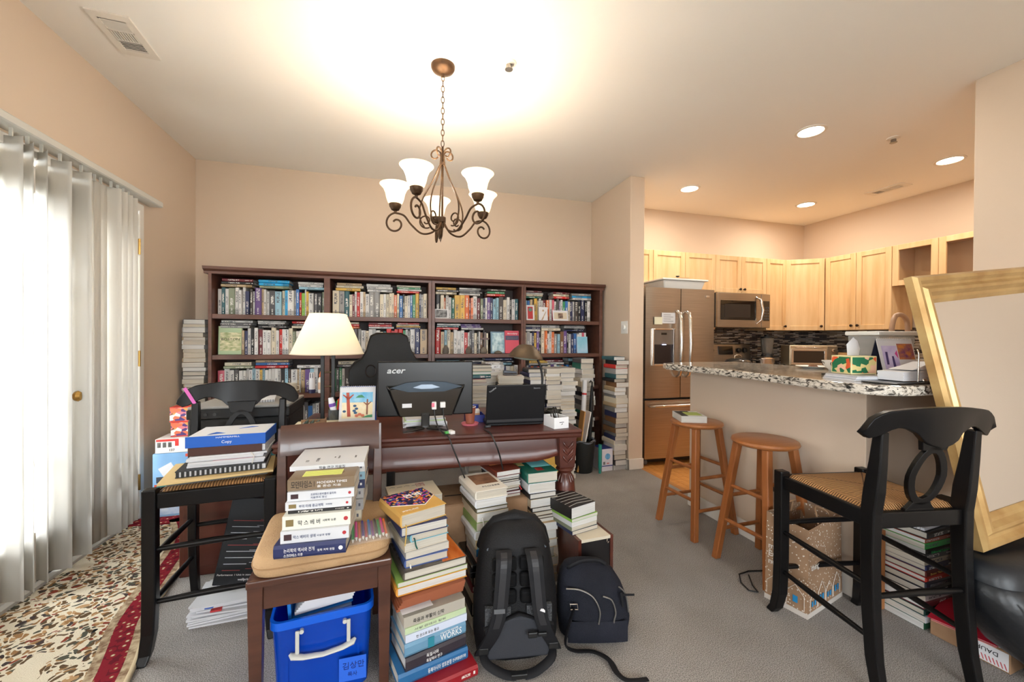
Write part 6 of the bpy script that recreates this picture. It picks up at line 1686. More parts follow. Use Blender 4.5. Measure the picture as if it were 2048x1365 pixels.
part('body', mat('box_white', (224, 220, 214), 0.6), rb_, lambda m: m.box(-0.13, 0.14, -0.10, 0.09, 0, 0.095), bevel=0.002)
part('red_patch', mat('box_red', (206, 50, 44), 0.5), rb_, lambda m: m.box(-0.125, 0.0, -0.1012, -0.1004, 0.078, 0.093).box(-0.02, 0.0, -0.1012, -0.1004, 0.045, 0.078))
for g in range(3):
    part('barcode', M_INK, rb_, lambda m: [m.box(-0.118 + g * 0.03 + k * 0.004, -0.116 + g * 0.03 + k * 0.004, -0.1012, -0.1004, 0.038, 0.072) for k in range(5)])
lettering('137', rb_, (-0.055, -0.1008, 0.012), (1, 0, 0), (0, 0, 1), 0.022, M_INK)
M_ORP = mat('orange_floral_card', (222, 98, 62), 0.5)
_n, _l, _b = nodes_of(M_ORP)
_tc = _n.new('ShaderNodeTexCoord'); _v = _n.new('ShaderNodeTexVoronoi'); _v.inputs['Scale'].default_value = 34; _mp = _n.new('ShaderNodeMapping'); _mp.inputs['Scale'].default_value = (1, 1, 1.5); _mp.inputs['Rotation'].default_value = (0.5, 0.7, 0.2)
_l.new(_tc.outputs['Object'], _mp.inputs[0]); _l.new(_mp.outputs[0], _v.inputs['Vector'])
_rp = _n.new('ShaderNodeValToRGB'); _rp.color_ramp.interpolation = 'CONSTANT'
for p, c in ((0.0, (220, 110, 74)), (0.36, (216, 150, 78)), (0.54, (78, 52, 112)), (0.68, (214, 120, 130)), (0.80, (232, 226, 214)), (0.88, (120, 74, 50))):
    e = _rp.color_ramp.elements.new(p); e.color = lin(c)
_sp = _n.new('ShaderNodeSeparateColor'); _l.new(_v.outputs['Color'], _sp.inputs[0]); _l.new(_sp.outputs[0], _rp.inputs[0]); _l.new(_rp.outputs[0], _b.inputs['Base Color'])
for k, lb in enumerate(('lower orange floral tissue box in the left corner', 'upper orange floral tissue box in the left corner')):
    o = thing('tissue_box', lb, 'tissue box', (-1.405 - 0.004 * k, 3.365, 0.531 + 0.1015 * k), rad(6 - 4 * k), 'orange floral tissue boxes')
    part('body', M_ORP, o, lambda m: m.box(-0.062, 0.062, -0.055, 0.055, 0, 0.10), bevel=0.002)
    part('edge_trim', mat('box_red_trim', (206, 62, 44), 0.5), o, lambda m: m.box(-0.0625, 0.0625, -0.0555, 0.0555, 0.0, 0.006).box(-0.0625, 0.0625, -0.0555, 0.0555, 0.094, 0.1002))

# ------------------------------------------------------------------ things stacked on the left black chair
SEAT = 0.6465
def sheet_stack(o, name, m_, x0, x1, y0, y1, z, n, t, jit=0.004):
    r = random.Random(3)
    for k in range(n):
        a, b = r.uniform(-jit, jit), r.uniform(-jit, jit)
        part(name, m_, o, lambda m: m.box(x0 + a, x1 + a, y0 + b, y1 + b, z + k * t, z + (k + 1) * t - 0.0002))
env = thing('manila_envelope', 'large manila envelope on the rush seat under the binders', 'envelope', (-0.705, 2.03, SEAT), rad(12))
part('pocket', mat('manila', (212, 184, 130), 0.7), env, lambda m: m.box(-0.19, 0.19, -0.15, 0.13, 0.004, 0.012))
part('under_sheet', mat('folder_dark', (70, 70, 68), 0.6), env, lambda m: m.box(-0.16, 0.17, -0.155, 0.12, 0, 0.004))
part('teal_tab', mat('teal_tab', (36, 120, 124), 0.5), env, lambda m: m.box(-0.19, -0.12, -0.152, -0.14, 0.0005, 0.0035).box(0.16, 0.188, 0.09, 0.13, 0.012, 0.022))
spb = thing('spiral_binder', 'black comb-bound report lying on the manila envelope', 'binder', (-0.695, 2.04, SEAT + 0.0125), rad(9))
part('pages', M_PAPER, spb, lambda m: m.box(-0.15, 0.155, -0.115, 0.11, 0.002, 0.022))
part('cover', mat('report_black', (40, 42, 46), 0.5), spb, lambda m: m.box(-0.152, 0.157, -0.117, 0.112, 0, 0.002).box(-0.152, 0.157, -0.117, 0.112, 0.022, 0.025))
for k in range(18):
    part('comb_tooth', M_BLACKP, spb, lambda m: m.box(-0.148 + k * 0.0165, -0.139 + k * 0.0165, -0.122, -0.116, 0.001, 0.024))
fol = thing('document_pile', 'thick pile of loose white documents below the brown binder', 'papers', (-0.675, 2.05, SEAT + 0.0385), rad(6))
sheet_stack(fol, 'sheaf', M_PAPER, -0.135, 0.135, -0.10, 0.115, 0, 6, 0.0075, 0.008)
part('pink_sheet', mat('pale_pink_paper', (226, 196, 204), 0.7), fol, lambda m: m.box(-0.05, 0.10, -0.108, 0.09, 0.0225, 0.0232))
part('rubber_band', mat('band_white', (226, 222, 214), 0.6), fol, lambda m: m.tube([(0.09, -0.112, 0.0), (0.098, -0.114, 0.03), (0.085, -0.11, 0.048)], 0.0022, 6))
brb = thing('ring_binder', 'dark brown ring binder between documents and blue paper ream', 'binder', (-0.672, 2.055, SEAT + 0.0845), rad(4))
part('cover', mat('binder_brown', (70, 36, 30), 0.4), brb, lambda m: m.box(-0.137, 0.125, -0.10, 0.115, 0, 0.0025).box(-0.137, 0.125, -0.10, 0.115, 0.0305, 0.033).box(-0.137, 0.125, -0.103, -0.10, 0, 0.033))
part('pages', M_PAPER, brb, lambda m: m.box(-0.13, 0.135, -0.098, 0.11, 0.003, 0.030))
ream = thing('paper_ream', 'opened blue ream of copy paper on top of the chair pile', 'paper ream', (-0.672, 2.06, SEAT + 0.1185), rad(3))
M_REAM = mat('ream_blue', (28, 96, 196), 0.35)
part('wrapper', M_REAM, ream, lambda m: m.box(-0.145, 0.14, -0.11, -0.1065, 0, 0.045).box(0.1365, 0.14, -0.1065, 0.105, 0, 0.044).box(-0.145, 0.14, -0.11, 0.105, -0.0005, 0.002), bevel=0.003)
part('paper', M_PAPER, ream, lambda m: m.box(-0.14, 0.136, -0.106, 0.10, 0.002, 0.043))
part('top_print', M_REAM, ream, lambda m: m.prism([(-0.08, -0.075), (-0.02, -0.06), (-0.06, -0.03)], 0.0432, 0.0440))
part('top_print', M_REAM, ream, lambda m: m.prism([(0.01, 0.02), (0.08, 0.045), (0.05, 0.06)], 0.0432, 0.0440))
lettering('HAMMERMILL', ream, (-0.04, -0.1104, 0.034), (1, 0, 0), (0, 0, 1), 0.009, M_INKW, width=0.085)
lettering('Copy', ream, (-0.02, -0.1104, 0.012), (1, 0, 0), (0, 0, 1), 0.017, M_INKW)

# ------------------------------------------------------------------ under the left chair
blk = thing('hardware_carton', 'flat black carton with printed diagrams leaning under the left chair', 'box', (-0.655, 2.085, 0.100), rot=(rad(-14), rad(9), rad(3)))
part('body', mat('carton_black', (14, 16, 21), 0.5, spec=0.25), blk, lambda m: m.box(-0.115, 0.115, 0, 0.035, 0, 0.37), bevel=0.004)
for k in range(9):
    part('print_line', mat(('line_white', 'line_red')[k % 4 == 0], ((190, 194, 200), (150, 46, 42))[k % 4 == 0], 0.6), blk, lambda m: m.box(-0.09, -0.02 + 0.02 * (k % 5), -0.0008, 0, 0.06 + k * 0.026, 0.0625 + k * 0.026).box(0.0 + 0.01 * (k % 3), 0.09, -0.0008, 0, 0.066 + k * 0.026, 0.0675 + k * 0.026))
part('portrait_print', mat('print_grey_blue', (86, 92, 104), 0.5), blk, lambda m: m.lathe([(0, 0), (0.022, 0), (0.022, 0.0006), (0, 0.0006)], 18, M=Tm(0.07, 0, 0.335, rad(90), 0, 0)).prism([(0.03, 0.27), (0.105, 0.27), (0.095, 0.312), (0.045, 0.312)], -0.0008, 0, axis='y'))
lettering('wellprint.com', blk, (-0.02, -0.0006, 0.02), (1, 0, 0), (0, 0, 1), 0.014, M_INKW)
lettering('Performance: 1 Unit in standard', blk, (-0.105, -0.0006, 0.040), (1, 0, 0), (0, 0, 1), 0.010, M_INKW, width=0.15)
pp = thing('paper_pile', 'untidy pile of white papers on the carpet under the left chair', 'papers', (-0.705, 2.09, 0.001), rad(3))
r_ = random.Random(9)
for k in range(10):
    a = r_.uniform(-6, 6)
    part('sheaf', M_PAPER, pp, lambda m: m.box(-0.11, 0.14, -0.085, 0.12, 0.0088 * k, 0.0088 * k + 0.007, M=Tm(r_.uniform(-0.02, 0.02), r_.uniform(-0.02, 0.01), 0, 0, 0, rad(a))))
part('blue_tab', mat('tab_blue', (50, 90, 180), 0.5), pp, lambda m: m.box(-0.06, -0.03, -0.1, -0.07, 0.0712, 0.078))
part('red_tab', mat('tab_red', (200, 60, 60), 0.5), pp, lambda m: m.box(-0.04, 0.0, -0.10, -0.075, 0.053, 0.060))

# ------------------------------------------------------------------ blue storage box under the wooden chair
M_BLUEP = mat('blue_translucent_plastic', (10, 74, 190), 0.22, col2=(14, 84, 204), scale=4, coat=0.2)
_n, _l, _b = nodes_of(M_BLUEP)
_tr = _n.new('ShaderNodeBsdfTransparent'); _tr.inputs['Color'].default_value = (0.05, 0.30, 0.95, 1)
_ms = _n.new('ShaderNodeMixShader'); _ms.inputs[0].default_value = 0.38
_l.new(_b.outputs[0], _ms.inputs[1]); _l.new(_tr.outputs[0], _ms.inputs[2]); _l.new(_ms.outputs[0], _n['Material Output'].inputs['Surface'])
sb_ = thing('storage_box', 'translucent blue plastic storage box with grey handle under the wooden chair', 'storage box', (-0.243, 1.665, 0), rad(6))
W0, W1, D0, D1, HT = 0.142, 0.156, 0.165, 0.18, 0.285
def tub(m):
    n = 6
    def ring(w, d, z, r=0.03):
        pts = []
        for cx, cy, a0 in ((w - r, -d + r, -90), (w - r, d - r, 0), (-w + r, d - r, 90), (-w + r, -d + r, 180)):
            for i in range(n + 1):
                a = rad(a0 + 90 * i / n); pts.append((cx + r * math.cos(a), cy + r * math.sin(a), z))
        return pts
    R = [ring(W0 - 0.003, D0 - 0.003, 0.003), ring(W0, D0, 0.0), ring(W1, D1, HT), ring(W1 - 0.004, D1 - 0.004, HT), ring(W0 - 0.004, D0 - 0.004, 0.006)]
    k = len(R[0]); vs = [p for r in R[1:] for p in r]; fs = []
    for i in range(3):
        for j in range(k):
            fs.append((i * k + j, i * k + (j + 1) % k, (i + 1) * k + (j + 1) % k, (i + 1) * k + j))
    fs.append(tuple(range(k))); fs.append(tuple(range(3 * k, 4 * k)))
    m.add(vs, fs)
part('tub', M_BLUEP, sb_, tub, smooth=40)
def rimf(m):
    pts = []
    n = 6; r = 0.035; w, d = W1 + 0.006, D1 + 0.006
    for cx, cy, a0 in ((w - r, -d + r, -90), (w - r, d - r, 0), (-w + r, d - r, 90), (-w + r, -d + r, 180)):
        for i in range(n + 1):
            a = rad(a0 + 90 * i / n); pts.append((cx + r * math.cos(a), cy + r * math.sin(a)))
    k = len(pts)
    vs = [(x, y, z) for z in (HT - 0.022, HT + 0.004) for x, y in pts] + [(x * 0.95, y * 0.95, HT + 0.004) for x, y in pts] + [(x * 0.95, y * 0.95, HT - 0.018) for x, y in pts]
    fs = []
    for a, b in ((0, 1), (1, 2), (2, 3), (3, 0)):
        for j in range(k):
            fs.append((a * k + j, a * k + (j + 1) % k, b * k + (j + 1) % k, b * k + j))
    m.add(vs, fs)
part('rim', mat('blue_rim', (16, 92, 214), 0.25), sb_, rimf, smooth=40)
hd = part('handle', mat('handle_grey', (196, 196, 190), 0.4), sb_, lambda m: m.tube([(-0.100, -D1 - 0.012, 0.186), (-0.092, -D1 - 0.016, 0.178), (-0.06, -D1 - 0.017, 0.168), (0, -D1 - 0.018, 0.162), (0.06, -D1 - 0.017, 0.168), (0.092, -D1 - 0.016, 0.178), (0.100, -D1 - 0.012, 0.186)], [0.006, 0.013, 0.011, 0.010, 0.011, 0.013, 0.006], 10, flat=0.6), smooth=50)
for s in (-1, 1):
    part('handle_arm', MATS['handle_grey'], hd, lambda m: m.box(s * 0.078 - 0.006, s * 0.078 + 0.006, -D1 - 0.016, -D1 - 0.008, 0.18, 0.255), bevel=0.002)
    part('pivot', MATS['handle_grey'], hd, lambda m: m.cyl((s * 0.066, -D1 - 0.010, 0.247), (s * 0.066, -D1 + 0.004, 0.247), 0.007))
for k in range(2):
    part('rib', M_BLUEP, sb_, lambda m: m.box(-0.11 + 0.22 * k - 0.004, -0.11 + 0.22 * k + 0.004, -D1 - 0.002, -D0 - 0.006, 0.02, 0.20, M=Tm(0, 0.006, 0)))
tag(part('name_card', mat('card_blue_white', (44, 104, 222), 0.4), None, lambda m: m.box(-0.175, -0.088, 1.4785, 1.480, 0.045, 0.125)), 'blue name card with Korean letters on the front of the storage box', 'card')
lettering('김상만', bpy.data.objects['name_card'], (-0.165, 1.478, 0.088), (1, 0, 0), (0, 0, 1), 0.026, mat('ink_navy', (12, 36, 120), 0.6))
lettering('목사', bpy.data.objects['name_card'], (-0.148, 1.478, 0.062), (1, 0, 0), (0, 0, 1), 0.017, MATS['ink_navy'])
fil = thing('file_bundle', 'bundle of blue folders and white papers sticking out of the storage box', 'files', (-0.235, 1.655, 0.008), rot=(0, rad(-4), rad(8)))
part('ring_file', mat('file_blue', (34, 120, 204), 0.4), fil, lambda m: m.box(-0.105, -0.095, -0.11, 0.12, 0.02, 0.345).box(-0.105, 0.10, -0.11, 0.12, 0.255, 0.258))
for k in range(6):
    part('sheaf', M_PAPER, fil, lambda m: m.box(-0.085 + 0.004 * k, 0.10 + 0.002 * (k % 3), -0.125 + 0.004 * k, 0.11, 0.26 + k * 0.012, 0.270 + k * 0.012, M=Tm(0, 0, 0, rad(1.5 * k - 3), 0, rad(k * 1.2))))
part('lower_papers', mat('papers_blue_tint', (150, 176, 220), 0.7), fil, lambda m: m.box(-0.09, 0.095, -0.12, 0.11, 0.01, 0.25))
part('calendar_print', mat('print_floral_faint', (226, 222, 214), 0.6, col2=(150, 120, 110), scale=26), fil, lambda m: m.box(-0.05, 0.08, -0.08, 0.06, 0.3335, 0.334, M=Tm(0, 0, 0.002, rad(4.5), 0, rad(7))))
# pens in a clear pouch on the cushion
pn = thing('pen_pouch', 'clear zip pouch full of coloured pens on the cushion', 'pouch', (-0.085, 1.535, 0.518), rad(8))
cols_ = [(40, 170, 90), (206, 60, 140), (232, 110, 40), (80, 60, 140), (200, 60, 70), (60, 120, 190), (150, 70, 150), (46, 46, 50)]
for k in range(11):
    c = cols_[k % 8]
    q = part('pen', mat('pen_%d' % (k % 8), c, 0.3), pn, lambda m: m.tube([(-0.055 + 0.011 * k, -0.055, 0.009 + 0.006 * (k % 2)), (-0.05 + 0.0108 * k, 0.065, 0.012 + 0.006 * (k % 2))], 0.0045, 8), smooth=50)
    part('tip', mat('pen_tip', (220, 216, 210), 0.4), q, lambda m: m.tube([(-0.055 + 0.011 * k, -0.055, 0.009 + 0.006 * (k % 2)), (-0.0555 + 0.011 * k, -0.070, 0.008 + 0.006 * (k % 2))], [0.0045, 0.001], 8), smooth=50)
M_CLEAR = mat('clear_film', (255, 255, 255), 0.08)
_n, _l, _b = nodes_of(M_CLEAR)
_tr = _n.new('ShaderNodeBsdfTransparent'); _ms = _n.new('ShaderNodeMixShader'); _ms.inputs[0].default_value = 0.86
_l.new(_b.outputs[0], _ms.inputs[1]); _l.new(_tr.outputs[0], _ms.inputs[2]); _l.new(_ms.outputs[0], _n['Material Output'].inputs['Surface'])
part('film', M_CLEAR, pn, lambda m: m.grid(lambda u, v: (-0.068 + 0.145 * u, -0.078 + 0.155 * v, 0.004 + 0.022 * math.sin(PI * min(1, max(0, u))) ** 0.4 * math.sin(PI * v) ** 0.4), 10, 10), smooth=60)

# ------------------------------------------------------------------ backpacks
M_NYL = mat('black_nylon', (15, 15, 18), 0.6, bump=0.25, bscale=300, spec=0.3)
M_NYLG = mat('charcoal_nylon', (52, 54, 60), 0.7, bump=0.2, bscale=400, spec=0.3)
M_STRAP = mat('black_webbing', (20, 20, 24), 0.7, spec=0.3)
M_MESHG = mat('grey_mesh', (84, 86, 90), 0.8, col2=(28, 28, 30), scale=260)
def loft(m, secs, n=28, p=2.8):
    """secs: (z, cx, cy, half width, half depth, tilt offset) stacked superellipses"""
    vs, fs = [], []
    for (z, cx, cy, a, b) in secs:
        for j in range(n):
            t = 2 * PI * j / n
            c, s = math.cos(t), math.sin(t)
            vs.append((cx + a * math.copysign(abs(c) ** (2 / p), c), cy + b * math.copysign(abs(s) ** (2 / p), s), z))
    k = len(secs)
    for i in range(k - 1):
        for j in range(n):
            fs.append((i * n + j, i * n + (j + 1) % n, (i + 1) * n + (j + 1) % n, (i + 1) * n + j))
    fs.append(tuple(range(n))); fs.append(tuple(range((k - 1) * n, k * n)))
    m.add(vs, fs)
bp_ = thing('backpack', 'black hiking backpack with its padded straps facing the camera', 'backpack', (0.465, 1.535, 0.003), rad(-9))
part('body', M_NYL, bp_, lambda m: loft(m, [(0.0, 0, 0.0, 0.135, 0.075), (0.015, 0, 0, 0.155, 0.092), (0.08, 0, 0.002, 0.165, 0.10), (0.20, 0, 0.008, 0.165, 0.102), (0.32, 0, 0.018, 0.152, 0.095), (0.40, 0, 0.025, 0.138, 0.085), (0.45, 0, 0.032, 0.118, 0.070), (0.482, 0, 0.038, 0.088, 0.050), (0.497, 0, 0.042, 0.045, 0.025)]), smooth=60)
part('top_lid', M_NYL, bp_, lambda m: m.tube([(-0.135, 0.06, 0.37), (-0.115, 0.05, 0.43), (-0.075, 0.04, 0.478), (0, 0.035, 0.500), (0.075, 0.04, 0.478), (0.115, 0.05, 0.43), (0.135, 0.06, 0.37)], [0.018, 0.022, 0.024, 0.025, 0.024, 0.022, 0.018], 10), smooth=60)
part('top_zip', mat('zip_grey', (70, 80, 90), 0.5), bp_, lambda m: m.tube([(-0.115, -0.035, 0.40), (-0.07, -0.010, 0.448), (0, 0.0, 0.468), (0.07, -0.010, 0.448), (0.115, -0.035, 0.40)], 0.004, 6), smooth=60)
part('zip_pull', M_STEELL, bp_, lambda m: m.tube([(0.03, -0.020, 0.455), (0.045, -0.045, 0.425)], 0.002, 6))
for s in (-1, 1):
    for k, (z0, z1) in enumerate(((0.345, 0.395), (0.285, 0.34), (0.225, 0.28))):
        part('back_pad', mat('pad_black', (9, 9, 11), 0.75, spec=0.2), bp_, lambda m: m.box(s * 0.052 - 0.046, s * 0.052 + 0.046, -0.104 + 0.012 * (2 - k) * 0.6, -0.075, z0, z1), bevel=0.014, seg=3)
    part('mesh_panel', M_MESHG, bp_, lambda m: m.prism([(s * 0.125, 0.145), (s * 0.03, 0.195), (s * 0.03, 0.222), (s * 0.125, 0.222)], -0.105, -0.09, axis='y'))
    st = smooth_path([(s * 0.055, -0.085, 0.415), (s * 0.058, -0.118, 0.39), (s * 0.066, -0.130, 0.30), (s * 0.076, -0.135, 0.21), (s * 0.098, -0.132, 0.14), (s * 0.125, -0.118, 0.085), (s * 0.142, -0.10, 0.045)], 5)
    sp_ = part('shoulder_strap', M_STRAP, bp_, lambda m: m.strip(len(st), lambda i: [(st[i][0] - 0.031 * (1 - 0.3 * i / len(st)), st[i][1], st[i][2]), (st[i][0] + 0.031 * (1 - 0.3 * i / len(st)), st[i][1], st[i][2]), (st[i][0] + 0.029 * (1 - 0.3 * i / len(st)), st[i][1] + 0.012, st[i][2] + 0.004), (st[i][0] - 0.029 * (1 - 0.3 * i / len(st)), st[i][1] + 0.012, st[i][2] + 0.004)]), bevel=0.003, smooth=50)
    part('strap_webbing', mat('webbing_sheen', (34, 34, 38), 0.5), sp_, lambda m: m.strip(len(st) - 12, lambda i: [(st[i][0] - 0.012, st[i][1] - 0.002, st[i][2]), (st[i][0] + 0.012, st[i][1] - 0.002, st[i][2]), (st[i][0] + 0.012, st[i][1] - 0.0005, st[i][2]), (st[i][0] - 0.012, st[i][1] - 0.0005, st[i][2])]))
    part('buckle', M_BLACKP, sp_, lambda m: m.box(s * 0.13 - 0.018, s * 0.13 + 0.018, -0.118, -0.106, 0.06, 0.085), bevel=0.003)
    part('hip_belt', M_STRAP, bp_, lambda m: m.tube(smooth_path([(s * 0.13, -0.085, 0.05), (s * 0.12, -0.125, 0.035), (s * 0.06, -0.15, 0.012), (s * 0.015, -0.16, 0.010)], 4), 0.016, 8, flat=0.4), smooth=60)
part('lumbar_panel', M_NYLG, bp_, lambda m: m.prism([(-0.115, 0.03), (0.115, 0.03), (0.125, 0.14), (0.03, 0.185), (-0.03, 0.185), (-0.125, 0.14)], -0.110, -0.085, axis='y'), bevel=0.010, seg=3)
part('cross_band', M_STRAP, bp_, lambda m: m.tube([(-0.13, -0.108, 0.150), (0, -0.112, 0.20), (0.13, -0.108, 0.150)], 0.010, 8, flat=0.4), smooth=60)
part('grey_tab', mat('tab_grey', (92, 94, 98), 0.6), bp_, lambda m: m.box(-0.095, -0.055, -0.1385, -0.1365, 0.222, 0.238))
part('logo', mat('logo_white', (220, 220, 222), 0.6), bp_, lambda m: m.prism([(0.073, 0.222), (0.092, 0.214), (0.092, 0.222), (0.086, 0.228), (0.078, 0.229)], -0.1385, -0.137, axis='y'))
part('sternum_buckle', M_BLACKP, bp_, lambda m: m.box(0.03, 0.065, -0.142, -0.130, 0.125, 0.145).box(0.066, 0.10, -0.142, -0.130, 0.128, 0.142), bevel=0.003)
part('belt_buckle', M_BLACKP, bp_, lambda m: m.box(-0.035, 0.025, -0.172, -0.150, 0.004, 0.022), bevel=0.003)
nb_ = thing('duffel_backpack', 'navy canvas backpack slumped on the carpet beside the black backpack', 'backpack', (0.803, 1.528, 0.004), rad(-14))
M_NAVYC = mat('navy_canvas', (26, 28, 36), 0.8, bump=0.3, bscale=260, col2=(34, 36, 46), scale=6, spec=0.2)
part('body', M_NAVYC, nb_, lambda m: loft(m, [(0.0, 0.0, 0.0, 0.125, 0.075), (0.012, 0.0, 0, 0.142, 0.088), (0.07, 0.0, 0, 0.150, 0.096), (0.14, -0.005, 0.005, 0.146, 0.094), (0.20, -0.015, 0.01, 0.132, 0.085), (0.245, -0.025, 0.015, 0.112, 0.068), (0.272, -0.035, 0.02, 0.085, 0.045), (0.284, -0.04, 0.022, 0.045, 0.02)], 32, 2.4), smooth=60)
M_ZIP = mat('zip_silver', (150, 148, 144), 0.35, 0.7)
part('front_zip', M_ZIP, nb_, lambda m: m.tube(smooth_path([(-0.125, -0.070, 0.215), (-0.07, -0.080, 0.215), (-0.02, -0.088, 0.19), (0.005, -0.096, 0.14), (0.0, -0.098, 0.09)], 5), 0.0032, 6), smooth=60)
part('pocket_zip', M_ZIP, nb_, lambda m: m.tube(smooth_path([(0.02, -0.083, 0.19), (0.055, -0.084, 0.175), (0.07, -0.090, 0.13), (0.062, -0.093, 0.09), (0.075, -0.091, 0.03)], 5), 0.0032, 6), smooth=60)
part('side_zip', M_ZIP, nb_, lambda m: m.tube(smooth_path([(0.090, -0.062, 0.215), (0.120, -0.058, 0.18), (0.132, -0.060, 0.11)], 5), 0.0032, 6), smooth=60)
part('zip_pull', M_STRAP, nb_, lambda m: m.box(0.108, 0.116, -0.082, -0.078, 0.13, 0.19, M=Tm(0.01, 0, 0, 0, rad(-8), 0)).box(0.10, 0.15, -0.075, -0.071, 0.185, 0.192, M=Tm(0.0, 0, 0, 0, rad(35), 0) if False else None))
part('pocket', M_NAVYC, nb_, lambda m: m.grid(lambda u, v: (-0.12 + 0.24 * u, -0.088 - 0.016 * math.sin(PI * u) ** 0.5 * math.sin(PI * min(1, v * 0.9 + 0.05)) ** 0.5, 0.012 + 0.085 * v), 12, 8), smooth=60)
part('top_handle', M_STRAP, nb_, lambda m: m.tube(smooth_path([(-0.105, -0.01, 0.262), (-0.10, -0.02, 0.275), (-0.05, -0.018, 0.296), (0.02, -0.005, 0.290), (0.05, 0.0, 0.272)], 4), 0.009, 8, flat=0.5), smooth=60)
part('strap_ring', M_STEELL, nb_, lambda m: m.tube([(-0.112, -0.088, 0.165), (-0.085, -0.096, 0.17), (-0.083, -0.098, 0.150), (-0.110, -0.09, 0.145)], 0.003, 6, closed=True))
part('shoulder_strap', M_STRAP, nb_, lambda m: m.tube(smooth_path([(-0.098, -0.092, 0.15), (-0.12, -0.105, 0.09), (-0.135, -0.12, 0.03), (-0.10, -0.125, 0.008), (-0.03, -0.13, 0.007), (0.02, -0.17, 0.007), (0.035, -0.235, 0.007), (0.065, -0.265, 0.007), (0.135, -0.262, 0.007)], 5), 0.014, 8, flat=0.3), smooth=60)

# ------------------------------------------------------------------ right-hand corner: carton, folder, bag, mirror
rc_ = thing('flat_carton', 'flat brown shipping carton with red striped label near the right chair', 'box', (2.165, 0.905, 0.001), rad(4))
part('body', M_CARD, rc_, lambda m: m.box(0, 0.32, 0, 0.225, 0, 0.078), bevel=0.003)
lb_ = part('label', M_PAPER, rc_, lambda m: m.box(-0.0012, 0, 0.005, 0.135, 0.006, 0.072))
for k in range(12):
    part('stripe', mat('stripe_red', (190, 70, 76), 0.6), lb_, lambda m: m.prism([(0.008 + 0.010 * k, 0.010), (0.011 + 0.010 * k, 0.010), (0.017 + 0.010 * k, 0.030), (0.014 + 0.010 * k, 0.030)], -0.0018, -0.0012, axis='x'))
lettering('DAUREN', lb_, (-0.0014, 0.030, 0.058), (0, 1, 0), (0, 0, -1), 0.022, M_INK, width=0.085)
fd = thing('red_folder', 'red paper folder lying on the flat carton', 'folder', (2.15, 0.93, 0.0815), rot=(0, rad(-3), rad(14)))
part('cover', mat('folder_red', (196, 24, 52), 0.55), fd, lambda m: m.box(0, 0.25, 0, 0.19, 0.008, 0.010))
part('papers', M_PAPER, fd, lambda m: m.box(0.008, 0.24, -0.008, 0.18, 0.004, 0.0075).box(0.0, 0.23, 0.006, 0.18, 0, 0.0035, 1), bevel=0) if False else part('papers', M_PAPER, fd, lambda m: m.box(0.008, 0.24, -0.010, 0.18, 0.003, 0.0075))
part('pink_sheet', mat('sheet_salmon', (214, 130, 124), 0.6), fd, lambda m: m.box(0.0, 0.23, 0.006, 0.18, 0, 0.0025))
part('blue_leaflet', mat('leaflet_blue', (56, 86, 150), 0.5), fd, lambda m: m.box(0.03, 0.14, -0.03, 0.02, 0.0008, 0.0028))
bg_ = thing('black_bag', 'large black leather bag under the gold mirror', 'bag', (2.50, 0.93, 0.0))
M_LBAG = mat('black_bag_leather', (20, 22, 26), 0.38, bump=0.2, bscale=30, spec=0.5)
part('body', M_LBAG, bg_, lambda m: loft(m, [(0.004, 0.02, -0.115, 0.27, 0.06), (0.03, 0.0, -0.115, 0.34, 0.078), (0.085, -0.03, -0.11, 0.35, 0.085), (0.125, -0.05, -0.055, 0.36, 0.135), (0.20, -0.11, -0.05, 0.37, 0.135), (0.30, -0.15, -0.035, 0.37, 0.125), (0.37, -0.155, -0.02, 0.36, 0.105), (0.405, -0.14, -0.01, 0.33, 0.085)], 36, 3.2), smooth=60)
part('flap', mat('black_flap_sheen', (24, 28, 34), 0.42, bump=0.15, bscale=24), bg_, lambda m: loft(m, [(0.376, -0.155, -0.018, 0.365, 0.112), (0.425, -0.15, -0.012, 0.365, 0.106), (0.446, -0.14, -0.008, 0.34, 0.088)], 36, 3.2), smooth=60)
part('piping', mat('piping_grey', (60, 58, 56), 0.5), bg_, lambda m: m.tube(smooth_path([(-0.49, -0.12, 0.34), (-0.46, -0.172, 0.26), (-0.36, -0.185, 0.15), (-0.24, -0.18, 0.06), (-0.17, -0.16, 0.015)], 6), 0.004, 6), smooth=60)
part('strap', M_STRAP, bg_, lambda m: m.tube(smooth_path([(-0.25, -0.145, 0.40), (-0.12, -0.175, 0.37), (0.0, -0.185, 0.30), (0.1, -0.19, 0.2)], 5), 0.014, 8, flat=0.35), smooth=60)

M_GOLD = mat('gold_leaf_frame', (200, 168, 112), 0.34, 0.45, col2=(172, 134, 80), scale=7)
M_MIRR = mat('mirror_silver', (238, 238, 238), 0.02, 1.0)
BL = Vector((2.052, 0.945, 0.452)); TLp = Vector((1.944, 1.108, 1.470))
ss = (TLp - BL); Hm = ss.length; sv = ss.normalized()
rr = Vector((1, -0.02, 0)); rr = (rr - sv * rr.dot(sv)).normalized()
nn = rr.cross(sv)                       # points towards the room side
Mm = Matrix(((rr.x, sv.x, nn.x, BL.x), (rr.y, sv.y, nn.y, BL.y), (rr.z, sv.z, nn.z, BL.z), (0, 0, 0, 1)))
mir = thing('wall_mirror', 'large gold-framed mirror leaning against the bar end', 'mirror', tuple(BL))
mir.rotation_euler = Mm.to_euler()
Wm, fw_ = 1.16, 0.112
prof = [(0.0, -0.012), (0.0, 0.016), (0.010, 0.028), (0.023, 0.028), (0.035, 0.017), (0.045, 0.015), (0.058, 0.025), (0.070, 0.025), (0.085, 0.010), (0.097, 0.010), (0.106, 0.004), (fw_, 0.0), (fw_, -0.012)]
